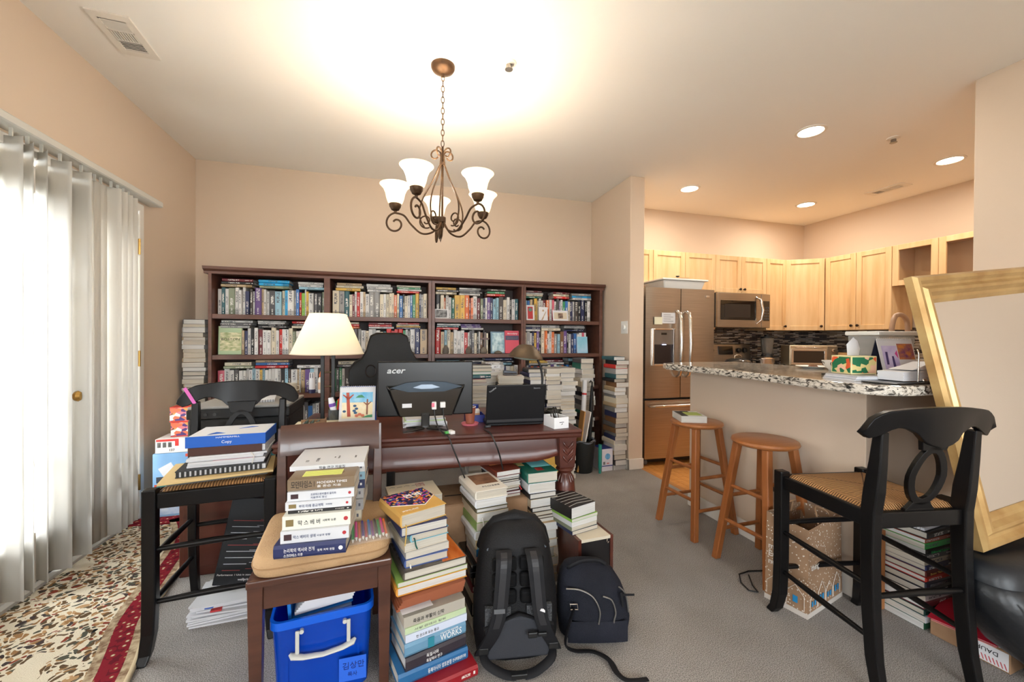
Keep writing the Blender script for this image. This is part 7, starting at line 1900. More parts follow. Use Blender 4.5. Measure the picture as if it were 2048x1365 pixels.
def rail(p0, p1, inw):
    """frame side from p0 to p1 (outer edge), inw = inward direction; mitred"""
    p0, p1, inw = Vector(p0), Vector(p1), Vector(inw)
    t = (p1 - p0).normalized()
    def f(m):
        def ring(i):
            out = []
            for d, h in prof:
                base = (p0 + t * d) if i == 0 else (p1 - t * d)
                q = base + inw * d
                out.append((q.x, q.y, h))
            return out
        m.strip(2, ring)
    return f
for a, b, w_ in (((0, 0, 0), (0, Hm, 0), (1, 0, 0)), ((0, Hm, 0), (Wm, Hm, 0), (0, -1, 0)), ((Wm, Hm, 0), (Wm, 0, 0), (-1, 0, 0)), ((Wm, 0, 0), (0, 0, 0), (0, 1, 0))):
    part('frame_side', M_GOLD, mir, rail(a, b, w_), smooth=25)
part('glass', M_MIRR, mir, lambda m: m.box(fw_ - 0.004, Wm - fw_ + 0.004, fw_ - 0.004, Hm - fw_ + 0.004, -0.006, -0.002))
part('backing', M_CARD, mir, lambda m: m.box(0.01, Wm - 0.01, 0.01, Hm - 0.01, -0.016, -0.0125))

# paper bag under the rush-seat chair
pb = thing('paper_bag', 'kraft paper shopping bag printed with white snow and houses', 'bag', (1.873, 1.457, 0.001), rad(14))
M_KRAFT = mat('kraft_paper', (150, 118, 90), 0.8, col2=(158, 126, 98), scale=12)
_n, _l, _b = nodes_of(M_KRAFT)
_v = _n.new('ShaderNodeTexVoronoi'); _v.inputs['Scale'].default_value = 70; _tc = _n.new('ShaderNodeTexCoord'); _l.new(_tc.outputs['Object'], _v.inputs['Vector'])
_dot = _mth(_n, _l, 'LESS_THAN', _v.outputs['Distance'], 0.22)
_mx = _n.new('ShaderNodeMix'); _mx.data_type = 'RGBA'; _l.new(_dot, _mx.inputs['Factor']); _l.new(_b.inputs['Base Color'].links[0].from_socket, _mx.inputs['A']); _mx.inputs['B'].default_value = lin((226, 218, 206)); _l.new(_mx.outputs['Result'], _b.inputs['Base Color'])
BW, BD, BH = 0.165, 0.090, 0.40
def bagf(m):
    def ring(z, s):
        return [(-BW * s, -BD * s, z), (BW * s, -BD * s, z), (BW * s, BD * s, z), (-BW * s, BD * s, z)]
    R = [ring(0, 1), ring(0.2, 1.0), [(-BW, -BD * 0.9, BH), (-0.05, -BD * 1.05, BH - 0.006), (0.06, -BD * 0.85, BH - 0.012), (BW, -BD, BH)]]
    o = [(-BW, -BD, 0), (BW, -BD, 0), (BW, BD, 0), (-BW, BD, 0)]
    top = [(-BW * 0.97, -BD * 1.0, BH - 0.012), (BW * 0.98, -BD * 0.92, BH), (BW * 0.98, BD, BH - 0.01), (-BW * 0.97, BD * 0.96, BH + 0.01)]
    m.add(o + top, [(0, 1, 5, 4), (1, 2, 6, 5), (2, 3, 7, 6), (3, 0, 4, 7), (3, 2, 1, 0)])
ob = part('body', M_KRAFT, pb, bagf, fix=False)
so = ob.modifiers.new('thickness', 'SOLIDIFY'); so.thickness = 0.0015
part('base_band', mat('bag_white_base', (206, 198, 190), 0.7), pb, lambda m: m.box(-BW - 0.001, BW + 0.001, -BD - 0.001, BD + 0.001, 0.0, 0.022))
M_HLINE = mat('house_white_line', (222, 214, 204), 0.7); M_HBLUE = mat('house_window_blue', (36, 138, 196), 0.6)
def house(x, w, hh, y):
    g = part('house_print', M_HLINE, pb, lambda m: m.tube([(x, y, 0.03), (x, y, 0.03 + hh), (x + w / 2, y, 0.03 + hh * 1.7), (x + w, y, 0.03 + hh), (x + w, y, 0.03)], 0.0012, 4))
    part('window_print', M_HBLUE, g, lambda m: m.box(x + w * 0.2, x + w * 0.42, y - 0.0005, y, 0.03 + hh * 0.3, 0.03 + hh * 0.75).box(x + w * 0.58, x + w * 0.8, y - 0.0005, y, 0.03 + hh * 0.3, 0.03 + hh * 0.75))
for k in range(4):
    house(-0.145 + 0.072 * k, 0.064, 0.05 + 0.012 * (k % 2), -BD - 0.0015)
lettering('make\nEvery\nmerry', pb, (-BW - 0.0012, 0.075, 0.245), (0, -1, 0), (0, 0, 1), 0.036, M_HLINE, bold=0.0005)
lettering('thing', pb, (-0.14, -BD - 0.0012, 0.205), (1, 0, 0), (0, 0, 1), 0.036, M_HLINE, bold=0.0005)
for k in range(2):
    g = part('house_print', M_HLINE, pb, lambda m: m.tube([(-BW - 0.0015, 0.080 - 0.085 * k, 0.03), (-BW - 0.0015, 0.080 - 0.085 * k, 0.09), (-BW - 0.0015, 0.044 - 0.085 * k, 0.13), (-BW - 0.0015, 0.008 - 0.085 * k, 0.09), (-BW - 0.0015, 0.008 - 0.085 * k, 0.03)], 0.0012, 4))
    part('window_print', M_HBLUE, g, lambda m: m.box(-BW - 0.0018, -BW - 0.0012, 0.034 - 0.085 * k, 0.054 - 0.085 * k, 0.05, 0.08))
for s in (-1, 1):
    part('handle', M_CARD, pb, lambda m: m.tube(smooth_path([(-0.05, s * BD * 0.9, BH - 0.03), (-0.05, s * BD * 0.8, BH + 0.02), (0, s * BD * 0.5, BH + 0.045), (0.05, s * BD * 0.8, BH + 0.02), (0.05, s * BD * 0.9, BH - 0.03)], 4), 0.004, 6), smooth=60)
tag(part('wood_board', mat('oak_board', (168, 104, 54), 0.5, col2=(186, 124, 70), scale=5, stretch=(6, 1, 1)), None, lambda m: m.box(2.078, 2.144, 1.288, 1.312, 0.001, 0.36), bevel=0.002), 'narrow oak board standing between paper bag and book stack', 'board')
# ------------------------------------------------------------------ things on the desk
DZ_ = 0.7645
# table lamp
tl = thing('table_lamp', 'table lamp with cream cone shade and black ladder-like post', 'lamp', (-0.335, 2.33, DZ_))
M_LSH = mat('lamp_shade_cream', (244, 237, 222), 0.8)
_n, _l, _b = nodes_of(M_LSH)
_tr = _n.new('ShaderNodeBsdfTranslucent'); _tr.inputs['Color'].default_value = (0.97, 0.95, 0.89, 1)
_ms = _n.new('ShaderNodeMixShader'); _ms.inputs[0].default_value = 0.45
_l.new(_b.outputs[0], _ms.inputs[1]); _l.new(_tr.outputs[0], _ms.inputs[2]); _l.new(_ms.outputs[0], _n['Material Output'].inputs['Surface'])
part('shade', M_LSH, tl, lambda m: m.lathe([(0.178, 0.368), (0.090, 0.578), (0.088, 0.578), (0.176, 0.368)], 48), smooth=40)
part('shade_ring', mat('shade_trim', (226, 212, 186), 0.8), tl, lambda m: m.tube([(0.178 * math.cos(a), 0.178 * math.sin(a), 0.368) for a in [2 * PI * q / 40 for q in range(40)]], 0.0025, 6, closed=True))
M_LBLK = mat('lamp_black', (20, 19, 18), 0.4)
part('base', M_LBLK, tl, lambda m: m.box(-0.065, 0.065, -0.065, 0.065, 0, 0.02), bevel=0.004)
for s in (-1, 1):
    part('post', M_LBLK, tl, lambda m: m.box(s * 0.026 - 0.009, s * 0.026 + 0.009, -0.009, 0.009, 0.02, 0.40), bevel=0.002)
for z in (0.12, 0.195, 0.27):
    part('crossbar', mat('lamp_bronze_bar', (110, 92, 70), 0.35, 0.7), tl, lambda m: m.cyl((-0.03, 0, z), (0.03, 0, z), 0.004))
part('socket', M_LBLK, tl, lambda m: m.cyl((0, 0, 0.40), (0, 0, 0.46), 0.016))
part('bulb', mat('bulb_glow', (255, 240, 210)), tl, lambda m: m.lathe([(0, 0.46), (0.02, 0.465), (0.03, 0.50), (0.022, 0.53), (0, 0.54)], 16), smooth=60)
light('table_lamp_bulb', 'POINT', (-0.335, 2.33, DZ_ + 0.50), 6.5, (1.0, 0.96, 0.88), shadow_soft_size=0.03)
# monitor, back towards the camera
mo = thing('monitor', 'black computer monitor seen from behind on the desk', 'monitor', (0.150, 2.06, DZ_), rad(-2))
M_MONB = mat('monitor_black', (12, 12, 13), 0.28, spec=0.4)
part('back_shell', M_MONB, mo, lambda m: m.box(-0.228, 0.238, -0.006, 0.022, 0.068, 0.338), bevel=0.006)
part('bulge', mat('monitor_gloss', (9, 9, 10), 0.10, coat=0.5), mo, lambda m: m.hexa([(-0.12, -0.034, 0.07), (0.13, -0.034, 0.07), (0.14, -0.006, 0.07), (-0.13, -0.006, 0.07)], [(-0.17, -0.030, 0.205), (0.18, -0.030, 0.205), (0.20, -0.006, 0.222), (-0.19, -0.006, 0.222)]), bevel=0.004)
part('vent_arc', mat('vent_blue_grey', (70, 84, 98), 0.15, 0.5), mo, lambda m: m.prism([(-0.165, 0.212), (-0.08, 0.190), (0.09, 0.190), (0.18, 0.214), (0.10, 0.236), (0.0, 0.242), (-0.09, 0.236)], -0.033, -0.029, axis='y'))
part('vent_slot', mat('vent_slot_silver', (150, 166, 184), 0.2, 0.6), mo, lambda m: m.prism([(-0.06, 0.212), (-0.02, 0.205), (0.03, 0.205), (0.07, 0.212), (0.03, 0.226), (-0.02, 0.226)], -0.0345, -0.033, axis='y'))
part('screen', M_BLACKG, mo, lambda m: m.box(-0.222, 0.232, 0.022, 0.024, 0.075, 0.332))
lettering('acer', mo, (-0.184, -0.0065, 0.281), (1, 0, 0), (0, 0, 1), 0.040, mat('logo_silver', (186, 188, 190), 0.4), width=0.088, shear=0.25, bold=0.0008)
part('neck', mat('neck_gloss', (10, 10, 11), 0.12, coat=0.5), mo, lambda m: m.box(-0.020, 0.020, -0.040, -0.018, 0.012, 0.085), bevel=0.004)
for s in (-1, 1):
    part('foot', M_MONB, mo, lambda m: m.tube([(s * 0.01, -0.03, 0.014), (s * 0.06, -0.055, 0.009), (s * 0.105, -0.075, 0.005)], [0.014, 0.010, 0.005], 8, flat=0.6), smooth=50)
    part('foot', M_MONB, mo, lambda m: m.tube([(s * 0.01, -0.02, 0.014), (s * 0.05, 0.008, 0.009), (s * 0.09, 0.028, 0.005)], [0.014, 0.010, 0.005], 8, flat=0.6), smooth=50)
part('sticker', M_PAPER, mo, lambda m: m.box(-0.110, -0.065, -0.0352, -0.0345, 0.115, 0.135))
pk = part('video_plug', mat('plug_white', (226, 224, 222), 0.4), mo, lambda m: m.box(0.030, 0.052, -0.056, -0.034, 0.105, 0.142), bevel=0.003)
part('pink_tag', mat('pink_label', (226, 120, 140), 0.6), pk, lambda m: m.box(0.028, 0.042, -0.0585, -0.0562, 0.118, 0.138))
part('video_plug', mat('plug_white', (226, 224, 222)), mo, lambda m: m.box(0.070, 0.096, -0.054, -0.034, 0.112, 0.140), bevel=0.003)
cb = thing('monitor_cables', 'two black cables hanging from the monitor over the desk edge', 'cable', (0.19, 1.99, 0.9))
P_(cb, lambda m: m.tube(smooth_path([(0.190, 2.005, 0.868), (0.193, 1.998, 0.835), (0.205, 1.96, 0.790), (0.225, 1.905, 0.772), (0.240, 1.862, 0.768), (0.255, 1.850, 0.73), (0.29, 1.848, 0.64), (0.315, 1.85, 0.575)], 5), 0.0035, 6), 'cable', M_BLACKP, smooth=60)
P_(cb, lambda m: m.tube(smooth_path([(0.232, 2.005, 0.872), (0.235, 1.99, 0.83), (0.245, 1.955, 0.79), (0.25, 1.93, 0.775)], 5), 0.0030, 6), 'cable', M_BLACKP, smooth=60)
ad = thing('usb_adapter', 'small white adapter dongle lying on the desk by the monitor foot', 'adapter', (0.262, 1.93, DZ_), rad(20))
part('body', mat('plug_white', (226, 224, 222)), ad, lambda m: m.box(-0.012, 0.012, -0.02, 0.02, 0, 0.016), bevel=0.003)
part('green_end', mat('adapter_green', (90, 180, 90), 0.5), ad, lambda m: m.box(-0.03, -0.012, 0.0, 0.014, 0.001, 0.012), bevel=0.002)
# papers beneath the monitor
ps = thing('paper_stack', 'stack of loose papers and notes under the monitor', 'papers', (0.15, 2.225, DZ_), rad(2))
for k in range(6):
    part('sheet', M_PAPER if k != 4 else mat('sheet_pale_green', (206, 222, 176), 0.7), ps, lambda m: m.box(-0.105 + 0.004 * (k % 3), 0.115 - 0.003 * k, -0.115, 0.08, 0.007 * k, 0.007 * k + 0.0062, M=Tm(0, 0, 0, 0, 0, rad(2.0 * (k % 3) - 2))))
# laptop
lp = thing('laptop', 'black laptop with its lid back towards the camera on the desk', 'laptop', (0.608, 2.03, DZ_), rad(-4))
M_LAPB = mat('laptop_black', (15, 15, 18), 0.5, spec=0.3)
part('base', M_LAPB, lp, lambda m: m.box(-0.152, 0.152, 0.0, 0.215, 0.002, 0.022), bevel=0.003)
part('keyboard', M_BLACKP, lp, lambda m: m.box(-0.14, 0.14, 0.02, 0.12, 0.022, 0.024))
Ml = Tm(0, 0.004, 0.012, rad(12), 0, 0)
part('lid', M_LAPB, lp, lambda m: m.box(-0.155, 0.155, -0.010, 0.002, 0.0, 0.212, M=Ml), bevel=0.005)
part('hinge_band', M_DGREY, lp, lambda m: m.box(-0.150, 0.150, -0.0106, -0.010, 0.012, 0.026, M=Ml))
part('screen', M_BLACKG, lp, lambda m: m.box(-0.145, 0.145, 0.002, 0.0025, 0.018, 0.205, M=Ml))
g_ = lettering('ThinkPad', lp, (0, 0, 0), (1, 0, 0), (0, 1, 0), 0.011, mat('logo_silver', (186, 188, 190)))
g_.matrix_local = Ml @ Tm(-0.140, -0.0106, 0.172, rad(90), 0, 0) @ Matrix.Rotation(rad(38), 4, 'Z')
g_ = lettering('lenovo', lp, (0, 0, 0), (1, 0, 0), (0, 1, 0), 0.013, mat('logo_grey', (110, 112, 116), 0.4), bold=0.0004)
g_.matrix_local = Ml @ Tm(0.088, -0.0106, 0.190, rad(90), 0, 0)
lc = thing('charging_cable', 'black laptop charging cord drooping over the desk edge', 'cable', (0.45, 1.95, 0.78))
P_(lc, lambda m: m.tube(smooth_path([(0.462, 2.04, 0.775), (0.440, 2.01, 0.770), (0.432, 1.95, 0.769), (0.440, 1.88, 0.769), (0.450, 1.845, 0.745), (0.475, 1.842, 0.68), (0.495, 1.845, 0.60)], 5), 0.004, 6), 'cord', M_BLACKP, smooth=60)
P_(lc, lambda m: m.box(0.445, 0.475, 2.005, 2.018, 0.7655, 0.777), 'plug', M_DGREY, bevel=0.003)
# white cable box
wb = thing('cable_box', 'open white box with black cables inside at the right end of the desk', 'box', (0.808, 1.955, DZ_), rad(8))
M_BXW = mat('gloss_white_card', (236, 236, 238), 0.4)
part('body', M_BXW, wb, lambda m: m.box(-0.042, 0.042, -0.055, 0.055, 0, 0.002).box(-0.042, 0.042, -0.055, -0.053, 0.002, 0.056).box(-0.042, 0.042, 0.053, 0.055, 0.002, 0.056).box(-0.042, -0.040, -0.053, 0.053, 0.002, 0.056).box(0.040, 0.042, -0.053, 0.053, 0.002, 0.056))
part('mark', M_INK, wb, lambda m: m.box(-0.012, 0.014, -0.0556, -0.055, 0.030, 0.033).prism([(-0.004, 0.018), (0.006, 0.026), (0.008, 0.022)], -0.0556, -0.055, axis='y'))
for k in range(4):
    part('cable', M_BLACKP, wb, lambda m: m.tube(smooth_path([(-0.02 + 0.012 * k, 0.0, 0.02), (-0.025 + 0.014 * k, 0.01, 0.06), (-0.01 + 0.012 * k, 0.03 + 0.006 * k, 0.072 + 0.006 * k), (0.01 + 0.008 * k, 0.045 + 0.01 * k, 0.060), (0.02, 0.04, 0.02)], 4), 0.0025, 6), smooth=60)
cj = thing('cable_tangle', 'tangle of dark cables behind the white cable box', 'cable', (0.85, 2.12, DZ_ + 0.002))
part('coil', mat('cable_olive_black', (40, 38, 30), 0.6), cj, lambda m: m.tube([(0.05 * math.cos(1.9 * k) * (1 + 0.2 * math.sin(k)), 0.05 * math.sin(1.9 * k), 0.012 + 0.006 * (k % 9)) for k in range(42)], 0.004, 6), smooth=60)
# gooseneck desk lamp
gl = thing('desk_lamp', 'bronze gooseneck desk lamp behind the laptop', 'lamp', (0.86, 2.46, DZ_))
M_DBR = mat('lamp_bronze', (92, 78, 62), 0.35, 0.6)
part('base', M_DBR, gl, lambda m: m.lathe([(0.075, 0), (0.075, 0.012), (0.03, 0.024), (0.012, 0.03), (0, 0.03)], 28), smooth=40)
part('gooseneck', M_BLACKP, gl, lambda m: m.tube(smooth_path([(0, 0, 0.028), (0.045, 0, 0.10), (0.060, 0, 0.18), (0.050, 0, 0.26), (0.028, 0, 0.315), (0.002, 0, 0.335)], 6), 0.0075, 10), smooth=60)
part('head', M_DBR, gl, lambda m: m.lathe([(0.112, 0), (0.106, 0.018), (0.082, 0.052), (0.050, 0.080), (0.028, 0.086), (0, 0.088), (0, 0.085), (0.046, 0.074), (0.078, 0.048), (0.102, 0.014), (0.109, 0)], 36, M=Tm(-0.055, 0, 0.330, 0, rad(6), 0)), smooth=40)
part('diffuser', mat('lamp_glass_green', (170, 190, 180), 0.4), gl, lambda m: m.lathe([(0.100, 0.012), (0.07, -0.008), (0, -0.014)], 30, M=Tm(-0.055, 0, 0.330, 0, rad(6), 0)), smooth=40)
part('switch', M_BLACKP, gl, lambda m: m.cyl((0, -0.05, 0.018), (0, -0.05, 0.028), 0.008))
# pill bottle in a blue tray, paper cup
tr = thing('blue_tray', 'small blue tray left of the laptop', 'tray', (0.425, 2.20, DZ_), rad(-3))
part('tray', mat('tray_blue', (32, 44, 128), 0.4), tr, lambda m: m.box(-0.05, 0.05, -0.05, 0.05, 0, 0.004).box(-0.05, 0.05, -0.05, -0.047, 0.004, 0.04).box(-0.05, 0.05, 0.047, 0.05, 0.004, 0.04).box(-0.05, -0.047, -0.047, 0.047, 0.004, 0.04).box(0.047, 0.05, -0.047, 0.047, 0.004, 0.04))
pl_ = thing('pill_bottle', 'white pill bottle with blue cap beside the laptop', 'bottle', (0.428, 2.20, DZ_ + 0.0045))
part('body', mat('bottle_white', (232, 228, 222), 0.4), pl_, lambda m: m.lathe([(0.024, 0), (0.027, 0.004), (0.027, 0.055), (0.018, 0.066), (0, 0.066)], 24), smooth=35)
part('label', mat('label_peach', (226, 178, 140), 0.6), pl_, lambda m: m.lathe([(0.0274, 0.008), (0.0274, 0.042)], 24), smooth=35)
part('cap', mat('cap_blue', (40, 62, 150), 0.4), pl_, lambda m: m.lathe([(0.020, 0.066), (0.021, 0.068), (0.021, 0.085), (0, 0.086)], 24), smooth=35)
pcup = thing('paper_cup', 'brown paper cup standing in a pink saucer right of the monitor', 'cup', (0.385, 2.11, DZ_))
part('cup', mat('cup_brown', (150, 84, 62), 0.5), pcup, lambda m: m.lathe([(0.0, 0.008), (0.022, 0.008), (0.030, 0.094), (0.028, 0.094), (0.020, 0.012), (0, 0.012)], 24), smooth=35)
part('rim', M_PAPER, pcup, lambda m: m.tube([(0.030 * math.cos(a), 0.030 * math.sin(a), 0.094) for a in [2 * PI * q / 24 for q in range(24)]], 0.002, 6, closed=True))
part('saucer', mat('saucer_pink', (206, 110, 120), 0.4), pcup, lambda m: m.lathe([(0.0, 0), (0.042, 0), (0.046, 0.010), (0.043, 0.011), (0.038, 0.004), (0, 0.004)], 24), smooth=35)
# calendar with a child's painting
def tent(o, w, h, depth, m_back, m_front):
    t = math.atan2(depth, h)
    part('front_sheet', m_front, o, lambda m: m.box(-w / 2, w / 2, 0, 0.003, 0, h, M=Tm(0, -depth, 0, -t, 0, 0)))
    part('stand_board', m_back, o, lambda m: m.box(-w / 2, w / 2, -0.003, 0, 0, h, M=Tm(0, depth, 0, t, 0, 0)))
    for k in range(int(w / 0.0095)):
        part('coil', M_STEELL, o, lambda m: m.tube([(-w / 2 + 0.006 + k * 0.0095, 0.006 * math.cos(a), h * math.cos(t) - 0.003 + 0.006 * math.sin(a)) for a in [2 * PI * q / 8 for q in range(8)]], 0.0008, 4, closed=True))
    return Tm(0, -depth, 0, -t, 0, 0)
cl_ = thing('desk_calendar', 'desk calendar with a painted autumn trees picture', 'calendar', (-0.172, 2.165, DZ_), rad(-4))
Mc = tent(cl_, 0.168, 0.215, 0.045, mat('board_blue', (40, 84, 170), 0.5), M_PAPER)
part('sky_print', mat('paint_sky', (92, 172, 216), 0.6, col2=(160, 206, 226), scale=24), cl_, lambda m: m.box(-0.072, 0.072, -0.0006, 0, 0.135, 0.185, M=Mc))
part('ground_print', mat('paint_ground', (226, 206, 160), 0.6, col2=(238, 226, 196), scale=30), cl_, lambda m: m.box(-0.072, 0.072, -0.0006, 0, 0.058, 0.135, M=Mc))
part('hill_print', mat('paint_hill', (64, 140, 96), 0.6), cl_, lambda m: m.prism([(-0.01, 0.158), (0.005, 0.170), (0.02, 0.172), (0.035, 0.158)], -0.0010, -0.0006, M=Mc, axis='y').prism([(0.02, 0.060), (0.072, 0.060), (0.072, 0.074), (0.05, 0.072)], -0.0010, -0.0006, M=Mc, axis='y'))
part('tree_print', mat('paint_trunk_red', (176, 74, 52), 0.6), cl_, lambda m: m.prism([(-0.046, 0.066), (-0.030, 0.066), (-0.040, 0.184), (-0.054, 0.184)], -0.0012, -0.0008, M=Mc, axis='y').prism([(-0.046, 0.150), (-0.070, 0.172), (-0.068, 0.176), (-0.044, 0.160)], -0.0012, -0.0008, M=Mc, axis='y').prism([(-0.040, 0.148), (-0.018, 0.172), (-0.020, 0.176), (-0.042, 0.160)], -0.0012, -0.0008, M=Mc, axis='y'))
part('tree_print', mat('paint_trunk_brown', (130, 78, 56), 0.6), cl_, lambda m: m.prism([(0.042, 0.074), (0.050, 0.074), (0.050, 0.150), (0.043, 0.150)], -0.0012, -0.0008, M=Mc, axis='y').prism([(0.045, 0.118), (0.028, 0.134), (0.030, 0.137), (0.046, 0.126)], -0.0012, -0.0008, M=Mc, axis='y').prism([(0.048, 0.118), (0.066, 0.136), (0.064, 0.139), (0.047, 0.126)], -0.0012, -0.0008, M=Mc, axis='y'))
for k, (x, z) in enumerate(((-0.012, 0.118), (-0.004, 0.104), (-0.014, 0.094), (-0.008, 0.084), (-0.06, 0.092))):
    part('leaf_print', mat('paint_leaf_blue', (44, 84, 122), 0.6), cl_, lambda m: m.lathe([(0, 0), (0.006, 0), (0.006, 0.0005), (0, 0.0005)], 10, M=Mc @ Tm(x, -0.0008, z, rad(90), 0, 0), sx=1.4))
for k in range(3):
    part('flower_print', mat('paint_flower', (214, 120, 90), 0.6), cl_, lambda m: m.lathe([(0, 0), (0.007, 0), (0.007, 0.0005), (0, 0.0005)], 10, M=Mc @ Tm(-0.002 + 0.014 * k, -0.0008, 0.070 + 0.006 * (k % 2), rad(90), 0, 0), sx=1.3))
# folders and card box at the left end of the desk
nv = thing('navy_binder', 'navy binder with cream papers on the left end of the desk', 'binder', (-0.315, 2.15, DZ_), rad(0))
part('cover', mat('binder_navy', (34, 44, 92), 0.4), nv, lambda m: m.box(-0.125, 0.085, -0.07, 0.045, 0, 0.004).box(-0.125, 0.085, -0.07, 0.045, 0.028, 0.032).box(-0.125, 0.085, -0.073, -0.07, 0, 0.032))
part('papers', mat('paper_cream', (226, 214, 184), 0.7), nv, lambda m: m.box(-0.12, 0.08, -0.068, 0.04, 0.005, 0.0275).box(-0.135, 0.09, -0.06, 0.05, 0.0325, 0.040))
cbx = thing('card_box', 'small cardboard box full of file cards on the desk', 'box', (-0.350, 1.985, DZ_), rad(3))
part('body', M_CARD, cbx, lambda m: m.prism([(-0.05, 0), (0.055, 0), (0.055, 0.085), (0.05, 0.088), (-0.05, 0.062)], -0.035, -0.032, axis='y').box(-0.05, 0.055, 0.042, 0.045, 0, 0.08).box(-0.05, -0.047, -0.032, 0.042, 0, 0.062).box(0.052, 0.055, -0.032, 0.042, 0, 0.088).box(-0.047, 0.052, -0.032, 0.042, 0, 0.003))
for k in range(12):
    part('card', mat(('card_grey', 'card_dark', 'card_green')[k % 3], ((180, 178, 170), (60, 64, 66), (96, 116, 106))[k % 3], 0.6), cbx, lambda m: m.box(-0.043 + 0.0076 * k, -0.0395 + 0.0076 * k, -0.03, 0.04, 0.004, 0.068 + 0.006 * (k % 3), M=Tm(0, 0, 0, 0, rad(4), 0)))
ph = thing('pen_cup', 'glass pen cup with cream tubes beside the calendar', 'cup', (-0.288, 2.225, DZ_))
part('cup', mat('cup_smoked', (110, 112, 110), 0.1, trans=0.5), ph, lambda m: m.lathe([(0.028, 0), (0.030, 0.09), (0.028, 0.09), (0.026, 0.004), (0, 0.004)], 24), smooth=35)
part('cream_tube', mat('tube_white', (228, 226, 230), 0.4), ph, lambda m: m.tube([(0.012, 0, 0.01), (-0.012, -0.004, 0.12), (-0.018, -0.005, 0.15)], [0.013, 0.016, 0.012], 10), smooth=50)
part('tube_band', mat('tube_purple', (110, 70, 160), 0.4), ph, lambda m: m.tube([(-0.009, -0.0035, 0.105), (-0.0125, -0.004, 0.122)], 0.0165, 10), smooth=50)
for k in range(4):
    part('pen', mat('pen_%d' % (k * 2)), ph, lambda m: m.tube([(0.004 * k - 0.004, 0.01, 0.006), (0.010 + 0.006 * k, 0.014, 0.13 + 0.008 * k)], 0.0035, 6), smooth=50)
# spiral papers on top of the printer
pq = thing('wirebound_pad', 'white wire-bound pad on top of the black printer', 'notebook', (-0.76, 2.63, 0.8565), rad(12))
part('sheets', M_PAPER, pq, lambda m: m.box(-0.10, 0.10, -0.10, 0.10, 0, 0.012))
for k in range(16):
    part('coil', M_BLACKP, pq, lambda m: m.tube([(-0.095 + k * 0.0125, -0.102 + 0.006 * math.cos(a), 0.007 + 0.007 * math.sin(a)) for a in [2 * PI * q / 8 for q in range(8)]], 0.001, 4, closed=True))

# ------------------------------------------------------------------ things on the shelves
def jar(name, label, cat, x, z, y=3.81):
    return thing(name, label, cat, (x, y, z))
o = jar('mug', 'cream mug on the third shelf behind the left chair', 'mug', -0.835, SHZ[2] + 0.001)
part('cup', mat('mug_cream', (216, 204, 184), 0.35), o, lambda m: m.lathe([(0.040, 0), (0.043, 0.004), (0.043, 0.088), (0.040, 0.088), (0.038, 0.006), (0, 0.006)], 28), smooth=35)
part('handle', MATS['mug_cream'], o, lambda m: m.tube([(0.042, 0, 0.07), (0.064, 0, 0.066), (0.066, 0, 0.035), (0.042, 0, 0.022)], 0.005, 8), smooth=60)
o = jar('lotion_tube', 'white tube with navy cap standing on the third shelf', 'tube', -0.672, SHZ[2] + 0.001)
part('cap', mat('cap_navy', (36, 36, 76), 0.4), o, lambda m: m.lathe([(0.026, 0), (0.026, 0.032), (0, 0.032)], 24), smooth=35)
part('tube', mat('tube_white', (228, 226, 230)), o, lambda m: m.tube([(0, 0, 0.032), (0, 0, 0.12), (0, 0, 0.175)], [0.026, 0.025, 0.021], 20, flat=1.0), smooth=40)
part('stripe', M_INK, o, lambda m: m.box(-0.012, -0.008, -0.0265, -0.022, 0.13, 0.17).box(0.006, 0.010, -0.0265, -0.022, 0.13, 0.17))
o = jar('glue_bottle', 'white glue bottle with orange nozzle on the third shelf', 'bottle', -0.603, SHZ[2] + 0.001)
part('body', mat('bottle_white', (232, 228, 222)), o, lambda m: m.lathe([(0.022, 0), (0.024, 0.004), (0.024, 0.12), (0.014, 0.135), (0, 0.135)], 24), smooth=35)
part('nozzle', mat('nozzle_orange', (226, 110, 44), 0.4), o, lambda m: m.lathe([(0.015, 0.135), (0.014, 0.155), (0.005, 0.185), (0, 0.186)], 18), smooth=35)
part('label', mat('label_orange_tint', (226, 190, 160), 0.6), o, lambda m: m.lathe([(0.0243, 0.03), (0.0243, 0.09)], 24), smooth=35)
M_ST = mat('river_stone', (112, 102, 90), 0.7, col2=(86, 78, 70), scale=14)
def stone(label, x, w, h, row=1, y=3.815):
    tag(part('stone', M_ST, None, lambda m: m.lathe([(w * 0.75, 0), (w, h * 0.22), (w * 0.78, h * 0.6), (w * 0.36, h * 0.9), (0, h)], 18, M=Tm(x, y, SHZ[row] + 0.001), sy=0.6), smooth=60), label, 'stone', 'stones on the second shelf')
stone('upright grey stone with a chip on the second shelf, third bay', 0.68, 0.032, 0.072)
stone('brown upright stone left of the blue face-out book', 0.828, 0.036, 0.070)
stone('low dark flat stone in front of the blue face-out book', 0.965, 0.042, 0.030, 1, 3.80)
stone('dark round stone behind the desk lamp end of third bay', 0.465, 0.030, 0.085)
stone('small grey stone by the red books on the second shelf', 0.07, 0.03, 0.03)
stone('flat grey stone beside the white book on second shelf', 0.15, 0.035, 0.022)
def standing(name, label, cat, x, z, w, h, m_, lean=6, y=3.815, t=0.004):
    o = thing(name, label, cat, (x, y, z), 0, None, (rad(-lean), 0, 0))
    part('sheet', m_, o, lambda m: m.box(-w / 2, w / 2, -t / 2, t / 2, 0, h))
    return o
o = standing('photo_print', 'black and white family photograph on the top shelf, third bay', 'photo', 0.425, SHZ[0] + 0.001, 0.125, 0.088, M_PAPER)
part('image', mat('photo_bw', (24, 24, 26), 0.4, col2=(150, 150, 150), scale=34), o, lambda m: m.box(-0.058, 0.050, -0.0028, -0.002, 0.008, 0.080))
o = standing('greeting_card', 'white greeting card with red panel on the top shelf', 'card', 1.297, SHZ[0] + 0.001, 0.085, 0.150, M_PAPER)
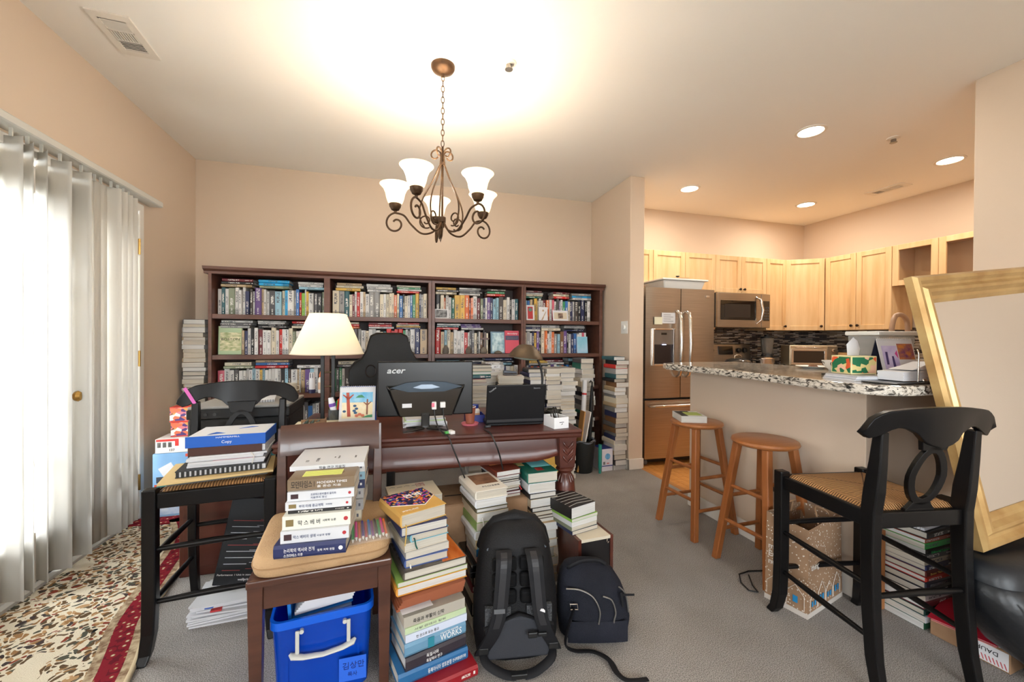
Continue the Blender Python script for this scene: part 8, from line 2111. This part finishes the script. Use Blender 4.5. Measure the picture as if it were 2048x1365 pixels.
part('red_panel', mat('card_red', (176, 44, 48), 0.5), o, lambda m: m.box(-0.028, 0.026, -0.0028, -0.002, 0.012, 0.135))
part('wreath', mat('card_green', (86, 120, 66), 0.6), o, lambda m: m.lathe([(0, 0), (0.020, 0), (0.020, 0.0006), (0, 0.0006)], 14, M=Tm(0, -0.0028, 0.105, rad(90), 0, 0)))
o = standing('greeting_card', 'white card with a giraffe drawing on the top shelf', 'card', 1.432, SHZ[0] + 0.001, 0.095, 0.135, M_PAPER)
part('giraffe_drawing', mat('giraffe_tan', (150, 116, 84), 0.6, col2=(210, 190, 160), scale=60), o, lambda m: m.prism([(-0.022, 0.004), (-0.006, 0.004), (0.034, 0.090), (0.028, 0.092)], -0.0028, -0.002, axis='y').prism([(-0.012, 0.09), (0.012, 0.09), (0.008, 0.108), (-0.008, 0.108)], -0.0028, -0.002, axis='y'))
o = standing('framed_photo', 'white photo frame with two people on the top shelf', 'photo frame', 1.62, SHZ[0] + 0.001, 0.165, 0.105, M_PAPER, 10)
part('mat_board', mat('mat_cream', (206, 192, 168), 0.6), o, lambda m: m.box(-0.07, 0.07, -0.0028, -0.002, 0.016, 0.085))
part('image', mat('photo_sepia', (56, 46, 40), 0.4, col2=(150, 120, 100), scale=40), o, lambda m: m.box(-0.026, 0.026, -0.0036, -0.0028, 0.024, 0.076))
cx_ = thing('wooden_cross', 'small dark wooden cross leaning on books, second shelf third bay', 'cross', (0.838, 3.832, SHZ[1] + 0.001))
part('upright', M_WALN, cx_, lambda m: m.box(-0.008, 0.008, -0.004, 0.004, 0, 0.20))
part('beam', M_WALN, cx_, lambda m: m.box(-0.045, 0.045, -0.005, 0.003, 0.135, 0.150))
sq = thing('stapler', 'dark blue stapler on the low white book stack', 'stapler', (0.915, 3.20, 0.9175), rad(-5))
part('base', M_DGREY, sq, lambda m: m.box(-0.06, 0.06, -0.016, 0.016, 0, 0.014), bevel=0.004)
part('arm', mat('stapler_blue_grey', (62, 70, 84), 0.4), sq, lambda m: m.hexa([(-0.06, -0.015, 0.018), (0.055, -0.015, 0.016), (0.055, 0.015, 0.016), (-0.06, 0.015, 0.018)], [(-0.055, -0.013, 0.042), (0.05, -0.013, 0.03), (0.05, 0.013, 0.03), (-0.055, 0.013, 0.042)]), bevel=0.004)

# ------------------------------------------------------------------ corner beside the right-hand stacks
tc_ = thing('waste_bin', 'black mesh waste bin with a plastic liner beside the desk', 'bin', (1.675, 3.405, 0.001))
part('bin', mat('bin_black_mesh', (20, 22, 22), 0.5), tc_, lambda m: m.lathe([(0.085, 0), (0.087, 0.004), (0.115, 0.29), (0.112, 0.29), (0.083, 0.006), (0, 0.006)], 36), smooth=35)
part('rim', M_BLACKP, tc_, lambda m: m.tube([(0.115 * math.cos(a), 0.115 * math.sin(a), 0.29) for a in [2 * PI * q / 36 for q in range(36)]], 0.004, 6, closed=True))
part('liner', mat('liner_grey', (110, 114, 122), 0.3), tc_, lambda m: m.tube([(0.108 * math.cos(a), 0.108 * math.sin(a), 0.285 + 0.008 * math.sin(5 * a)) for a in [2 * PI * q / 36 for q in range(36)]], 0.010, 6, closed=True), smooth=60)
tag(part('green_roll', mat('roll_green', (30, 132, 120), 0.5), None, lambda m: m.cyl((1.795, 3.30, 0.05), (1.80, 3.31, 0.26), 0.016, n=16).cyl((1.794, 3.30, 0.002), (1.795, 3.30, 0.05), 0.012, n=12), smooth=40), 'green rolled mat standing between the bin and the fan box', 'roll')
fx = thing('fan_box', 'white and blue boxed fan on the carpet by the divider wall', 'box', (1.835, 3.335, 0.001), rad(4))
part('body', mat('fan_box_white', (216, 212, 220), 0.5), fx, lambda m: m.box(0, 0.115, 0, 0.15, 0, 0.205), bevel=0.002)
part('top_panel', mat('fan_box_blue', (30, 46, 132), 0.4), fx, lambda m: m.box(0, 0.115, 0, 0.15, 0.2052, 0.2065))
part('band', MATS['fan_box_blue'], fx, lambda m: m.box(0, 0.115, -0.0012, -0.0004, 0.045, 0.053))
part('fan_print', mat('fan_print_blue', (74, 140, 196), 0.5, col2=(130, 190, 226), scale=30), fx, lambda m: m.lathe([(0, 0), (0.028, 0), (0.028, 0.0006), (0, 0.0006)], 24, M=Tm(0.06, -0.0004, 0.135, rad(90), 0, 0)))
part('icon_print', mat('print_red', (196, 84, 80), 0.6), fx, lambda m: m.box(0.05, 0.075, -0.0012, -0.0004, 0.068, 0.076))
part('icon_print', M_GRAYINK, fx, lambda m: m.box(0.012, 0.034, -0.0012, -0.0004, 0.062, 0.088))
um = thing('umbrella', 'folded black umbrella standing among the right-hand book stacks', 'umbrella', (1.795, 3.46, 0.30))
P_(um, lambda m: m.tube([(1.735, 3.42, 0.03), (1.765, 3.44, 0.34), (1.785, 3.455, 0.60), (1.79, 3.455, 0.78)], [0.006, 0.018, 0.022, 0.012], 10), 'canopy', mat('umbrella_black', (16, 16, 17), 0.6), smooth=60)
P_(um, lambda m: m.tube([(1.79, 3.455, 0.775), (1.788, 3.452, 0.81), (1.775, 3.45, 0.825), (1.762, 3.45, 0.81)], 0.008, 8), 'handle', M_BLACKP, smooth=60)
tu = thing('poster_roll', 'white paper rolls with red bands leaning by the umbrella', 'roll', (1.70, 3.44, 0.10))
P_(tu, lambda m: m.tube([(1.645, 3.40, 0.04), (1.725, 3.47, 0.83)], 0.022, 16), 'roll', M_PAPER, smooth=50)
P_(tu, lambda m: m.tube([(1.692, 3.441, 0.505), (1.6937, 3.4425, 0.522)], 0.0228, 16), 'band', M_REDINK, smooth=50)
P_(tu, lambda m: m.tube([(1.7113, 3.458, 0.695), (1.713, 3.4595, 0.712)], 0.0228, 16), 'band', M_REDINK, smooth=50)
for k, (lb, c) in enumerate((('orange brown folder leaning against the right-hand stacks', (190, 140, 80)), ('white slim folder leaning against the right-hand stacks', (224, 222, 216)))):
    tag(part('leaning_folder', mat('lean_folder_%d' % k, c, 0.6), None, lambda m: m.box(-0.006, 0.006, 0, 0.09, 0, 0.55, M=Tm(1.60 + 0.02 * k, 3.345, 0.012, 0, rad(7 + 4 * k), 0)), bevel=0.002), lb, 'folder')
tag(part('yellow_carton', mat('carton_yellow', (206, 160, 70), 0.6), None, lambda m: m.box(1.03, 1.29, 2.86, 3.08, 0.001, 0.36), bevel=0.003), 'yellow carton on the floor behind the carved desk leg', 'box')

# ------------------------------------------------------------------ things on the bar top
BZ = 1.0455
nbk = thing('notebook_pile', 'pile of white spiral notebooks under the floral tissue box', 'notebooks', (2.01, 1.31, BZ), rad(-12))
for k in range(4):
    q = part('notebook', mat(('nb_white', 'nb_grey')[k % 2], ((226, 226, 230), (190, 192, 200))[k % 2], 0.4), nbk, lambda m: m.box(-0.105 + 0.004 * k, 0.10, -0.075, 0.085, 0.0052 * k, 0.0052 * k + 0.0046))
    part('coil', M_STEELL, q, lambda m: m.tube([(0.0 + 0.006 * j, -0.0775 + 0.002 * (j % 2), 0.0052 * k + 0.0026) for j in range(16)], 0.0012, 5))
tx = thing('tissue_box', 'green floral tissue box with a tissue pulled up on the bar', 'tissue box', (2.055, 1.372, BZ + 0.0212), rad(-14))
part('body', mat('tissue_cream_edge', (226, 214, 160), 0.5), tx, lambda m: m.box(-0.06, 0.06, -0.055, 0.055, 0, 0.083), bevel=0.002)
M_GFL = mat('green_floral_card', (36, 116, 78), 0.5)
_n, _l, _b = nodes_of(M_GFL)
_tc = _n.new('ShaderNodeTexCoord'); _v = _n.new('ShaderNodeTexVoronoi'); _v.inputs['Scale'].default_value = 44; _l.new(_tc.outputs['Object'], _v.inputs['Vector'])
_rp = _n.new('ShaderNodeValToRGB'); _rp.color_ramp.interpolation = 'CONSTANT'
for p, c in ((0.0, (28, 112, 74)), (0.48, (226, 92, 50)), (0.62, (236, 190, 160)), (0.76, (222, 206, 140)), (0.90, (28, 112, 74))):
    e = _rp.color_ramp.elements.new(p); e.color = lin(c)
_sp = _n.new('ShaderNodeSeparateColor'); _l.new(_v.outputs['Color'], _sp.inputs[0]); _l.new(_sp.outputs[0], _rp.inputs[0]); _l.new(_rp.outputs[0], _b.inputs['Base Color'])
part('floral_panel', M_GFL, tx, lambda m: m.box(-0.055, 0.055, -0.0558, -0.055, 0.006, 0.077))
part('floral_panel', M_GFL, tx, lambda m: m.box(0.06, 0.0608, -0.05, 0.05, 0.006, 0.077))
part('floral_panel', M_GFL, tx, lambda m: m.box(-0.0608, -0.06, -0.05, 0.05, 0.006, 0.077))
part('tissue', M_PAPER, tx, lambda m: m.add([(-0.03, 0, 0.083), (0.035, 0.01, 0.083), (0.05, 0.02, 0.115), (0.02, 0.0, 0.150), (-0.008, -0.006, 0.168), (-0.035, 0.0, 0.135), (0.0, -0.015, 0.12), (0.0, 0.02, 0.12)], [(0, 1, 6), (1, 2, 6), (2, 3, 6), (3, 4, 6), (4, 5, 6), (5, 0, 6), (0, 1, 7), (1, 2, 7), (2, 3, 7), (3, 4, 7), (4, 5, 7), (5, 0, 7)]), smooth=70)
c2 = thing('tent_calendar', 'tent calendar with purple and flower pictures on the bar', 'calendar', (2.255, 1.335, BZ + 0.006), rad(-16))
Mc = tent(c2, 0.165, 0.185, 0.050, mat('board_dark_navy', (36, 40, 60), 0.5), M_PAPER)
part('picture_print', mat('print_lilac', (186, 170, 214), 0.5, col2=(214, 204, 230), scale=20), c2, lambda m: m.box(-0.068, 0.002, -0.0006, 0, 0.03, 0.150, M=Mc))
part('figure_print', mat('print_figure', (70, 58, 110), 0.5), c2, lambda m: m.prism([(-0.030, 0.04), (-0.018, 0.04), (-0.020, 0.10), (-0.028, 0.10)], -0.0012, -0.0006, M=Mc, axis='y').prism([(-0.058, 0.06), (-0.048, 0.06), (-0.045, 0.12), (-0.055, 0.12)], -0.0012, -0.0006, M=Mc, axis='y'))
part('pink_print', mat('print_pink', (206, 70, 140), 0.5), c2, lambda m: m.prism([(-0.012, 0.112), (0.0, 0.128), (0.0, 0.090)], -0.0012, -0.0006, M=Mc, axis='y'))
part('flower_picture', mat('print_flower_purple', (112, 60, 110), 0.5, col2=(206, 130, 60), scale=40), c2, lambda m: m.box(0.006, 0.078, -0.0006, 0, 0.085, 0.160, M=Mc))
bx_ = thing('clear_container', 'clear plastic food container with white lid behind the tent calendar', 'container', (2.44, 1.50, BZ), rad(-6))
M_CLP = mat('clear_plastic', (214, 214, 212), 0.15)
_n, _l, _b = nodes_of(M_CLP)
_tr = _n.new('ShaderNodeBsdfTransparent'); _ms = _n.new('ShaderNodeMixShader'); _ms.inputs[0].default_value = 0.6
_l.new(_b.outputs[0], _ms.inputs[1]); _l.new(_tr.outputs[0], _ms.inputs[2]); _l.new(_ms.outputs[0], _n['Material Output'].inputs['Surface'])
part('body', M_CLP, bx_, lambda m: m.hexa([(-0.10, -0.07, 0), (0.10, -0.07, 0), (0.10, 0.07, 0), (-0.10, 0.07, 0)], [(-0.115, -0.08, 0.20), (0.115, -0.08, 0.20), (0.115, 0.08, 0.20), (-0.115, 0.08, 0.20)]), bevel=0.008)
part('lid', M_WHITEP, bx_, lambda m: m.box(-0.123, 0.123, -0.088, 0.088, 0.201, 0.222), bevel=0.006)
ft = thing('kitchen_faucet', 'tan gooseneck kitchen faucet behind the bar', 'faucet', (2.79, 1.66, 0.911))
part('spout', mat('faucet_champagne', (190, 150, 120), 0.4), ft, lambda m: m.tube(smooth_path([(0, 0, 0.0), (0, 0, 0.30), (0.005, 0.0, 0.40), (0.05, 0.01, 0.455), (0.12, 0.02, 0.462), (0.18, 0.03, 0.43), (0.19, 0.03, 0.36)], 6), 0.013, 12), smooth=60)
part('base', M_STEELL, ft, lambda m: m.lathe([(0.03, 0), (0.03, 0.01), (0.018, 0.02), (0.018, 0.05), (0, 0.05)], 20), smooth=40)
part('lever', M_STEELL, ft, lambda m: m.tube([(0, -0.018, 0.04), (0, -0.06, 0.06)], 0.006, 8), smooth=50)
base_pen = thing('sink_cabinet', 'maple sink cabinet on the kitchen side of the half wall', 'cabinet', (2.53, 2.0, 0))
part('body', M_MAPLE, base_pen, lambda m: m.box(-0.305, 0.31, -0.53, 0.50, 0.10, 0.872).box(-0.30, 0.24, -0.52, 0.49, 0.004, 0.10))
for k in range(2):
    door_on(base_pen, 0.50, 0.74, Tm(0.332, -0.52 + 0.51 * k, 0.11, 0, 0, rad(90)), (0.04, 0.68))
tag(part('worktop', M_GRAN, None, lambda m: m.box(2.225, 2.87, 1.47, 2.51, 0.874, 0.91), bevel=0.004), 'lower granite worktop on the kitchen side of the half wall', 'worktop')
ty = thing('serving_tray', 'flat black tray near the rounded corner of the bar', 'tray', (2.02, 1.165, BZ), rad(2))
part('tray', mat('tray_black', (18, 18, 20), 0.3), ty, lambda m: m.box(-0.13, 0.17, -0.055, 0.07, 0, 0.006), bevel=0.002)
part('knob', M_STEELL, ty, lambda m: m.lathe([(0.009, 0.0065), (0.011, 0.012), (0.007, 0.019), (0, 0.020)], 16, M=Tm(0.075, -0.035, 0)), smooth=50)
npk = thing('napkin_holder', 'stack of white paper napkins in a wire holder on the black tray', 'napkins', (2.08, 1.18, BZ + 0.0068), rad(-4))
for k in range(8):
    part('napkin', M_PAPER, npk, lambda m: m.box(-0.088, 0.10, -0.045, 0.052, 0.0052 * k + 0.003, 0.0052 * k + 0.0076, M=Tm(0, 0, 0, 0, rad(-0.4 * k), rad(1.2 * (k % 3)))))
part('top_napkin', M_PAPER, npk, lambda m: m.hexa([(-0.04, -0.045, 0.047), (0.10, -0.05, 0.049), (0.10, 0.05, 0.049), (-0.04, 0.045, 0.047)], [(0.02, -0.03, 0.060), (0.09, -0.04, 0.082), (0.10, 0.045, 0.078), (0.02, 0.04, 0.060)]))
part('wire', M_STEELL, npk, lambda m: m.tube(smooth_path([(-0.02, -0.052, 0.002), (-0.02, -0.054, 0.10), (-0.02, -0.052, 0.125), (-0.015, -0.045, 0.13)], 4), 0.003, 8).box(-0.06, 0.06, -0.04, 0.04, 0, 0.002), smooth=60)
pz = thing('side_plate', 'white plate with a brown cookie on the far edge of the bar', 'plate', (2.50, 1.90, BZ))
part('plate', M_WHITEP, pz, lambda m: m.lathe([(0, 0.003), (0.045, 0.003), (0.05, 0.0), (0.055, 0.003), (0.09, 0.013), (0.091, 0.015), (0.05, 0.007), (0, 0.006)], 36), smooth=40)
part('cookie', mat('cookie_brown', (130, 84, 54), 0.8, col2=(96, 60, 40), scale=60), pz, lambda m: m.lathe([(0.024, 0.0062), (0.026, 0.012), (0.02, 0.019), (0, 0.021)], 20), smooth=50)
bw = thing('patterned_bowl', 'white bowl with black scroll pattern behind the tissue box', 'bowl', (2.45, 1.735, BZ))
part('bowl', M_WHITEP, bw, lambda m: m.lathe([(0.028, 0), (0.03, 0.006), (0.055, 0.03), (0.062, 0.058), (0.060, 0.058), (0.05, 0.032), (0.02, 0.010), (0, 0.010)], 30), smooth=40)
for k in range(7):
    a0 = 2 * PI * k / 7
    part('scroll', M_INK, bw, lambda m: m.tube([((0.0575 + 0.006 * (0.5 + 0.5 * math.sin(t_))) * math.cos(a0 + 0.16 * math.cos(t_)), (0.0575 + 0.006 * (0.5 + 0.5 * math.sin(t_))) * math.sin(a0 + 0.16 * math.cos(t_)), 0.040 + 0.010 * math.sin(t_)) for t_ in [2 * PI * q / 12 * 0.8 for q in range(12)]], 0.0016, 5))
tag(part('black_pen', M_BLACKP, None, lambda m: m.tube([(2.06, 1.52, BZ + 0.005), (2.17, 1.50, BZ + 0.005), (2.20, 1.495, BZ + 0.005)], [0.004, 0.0045, 0.001], 8), smooth=60), 'black pen lying on the bar top left of the tissue box', 'pen')
build_books(300)
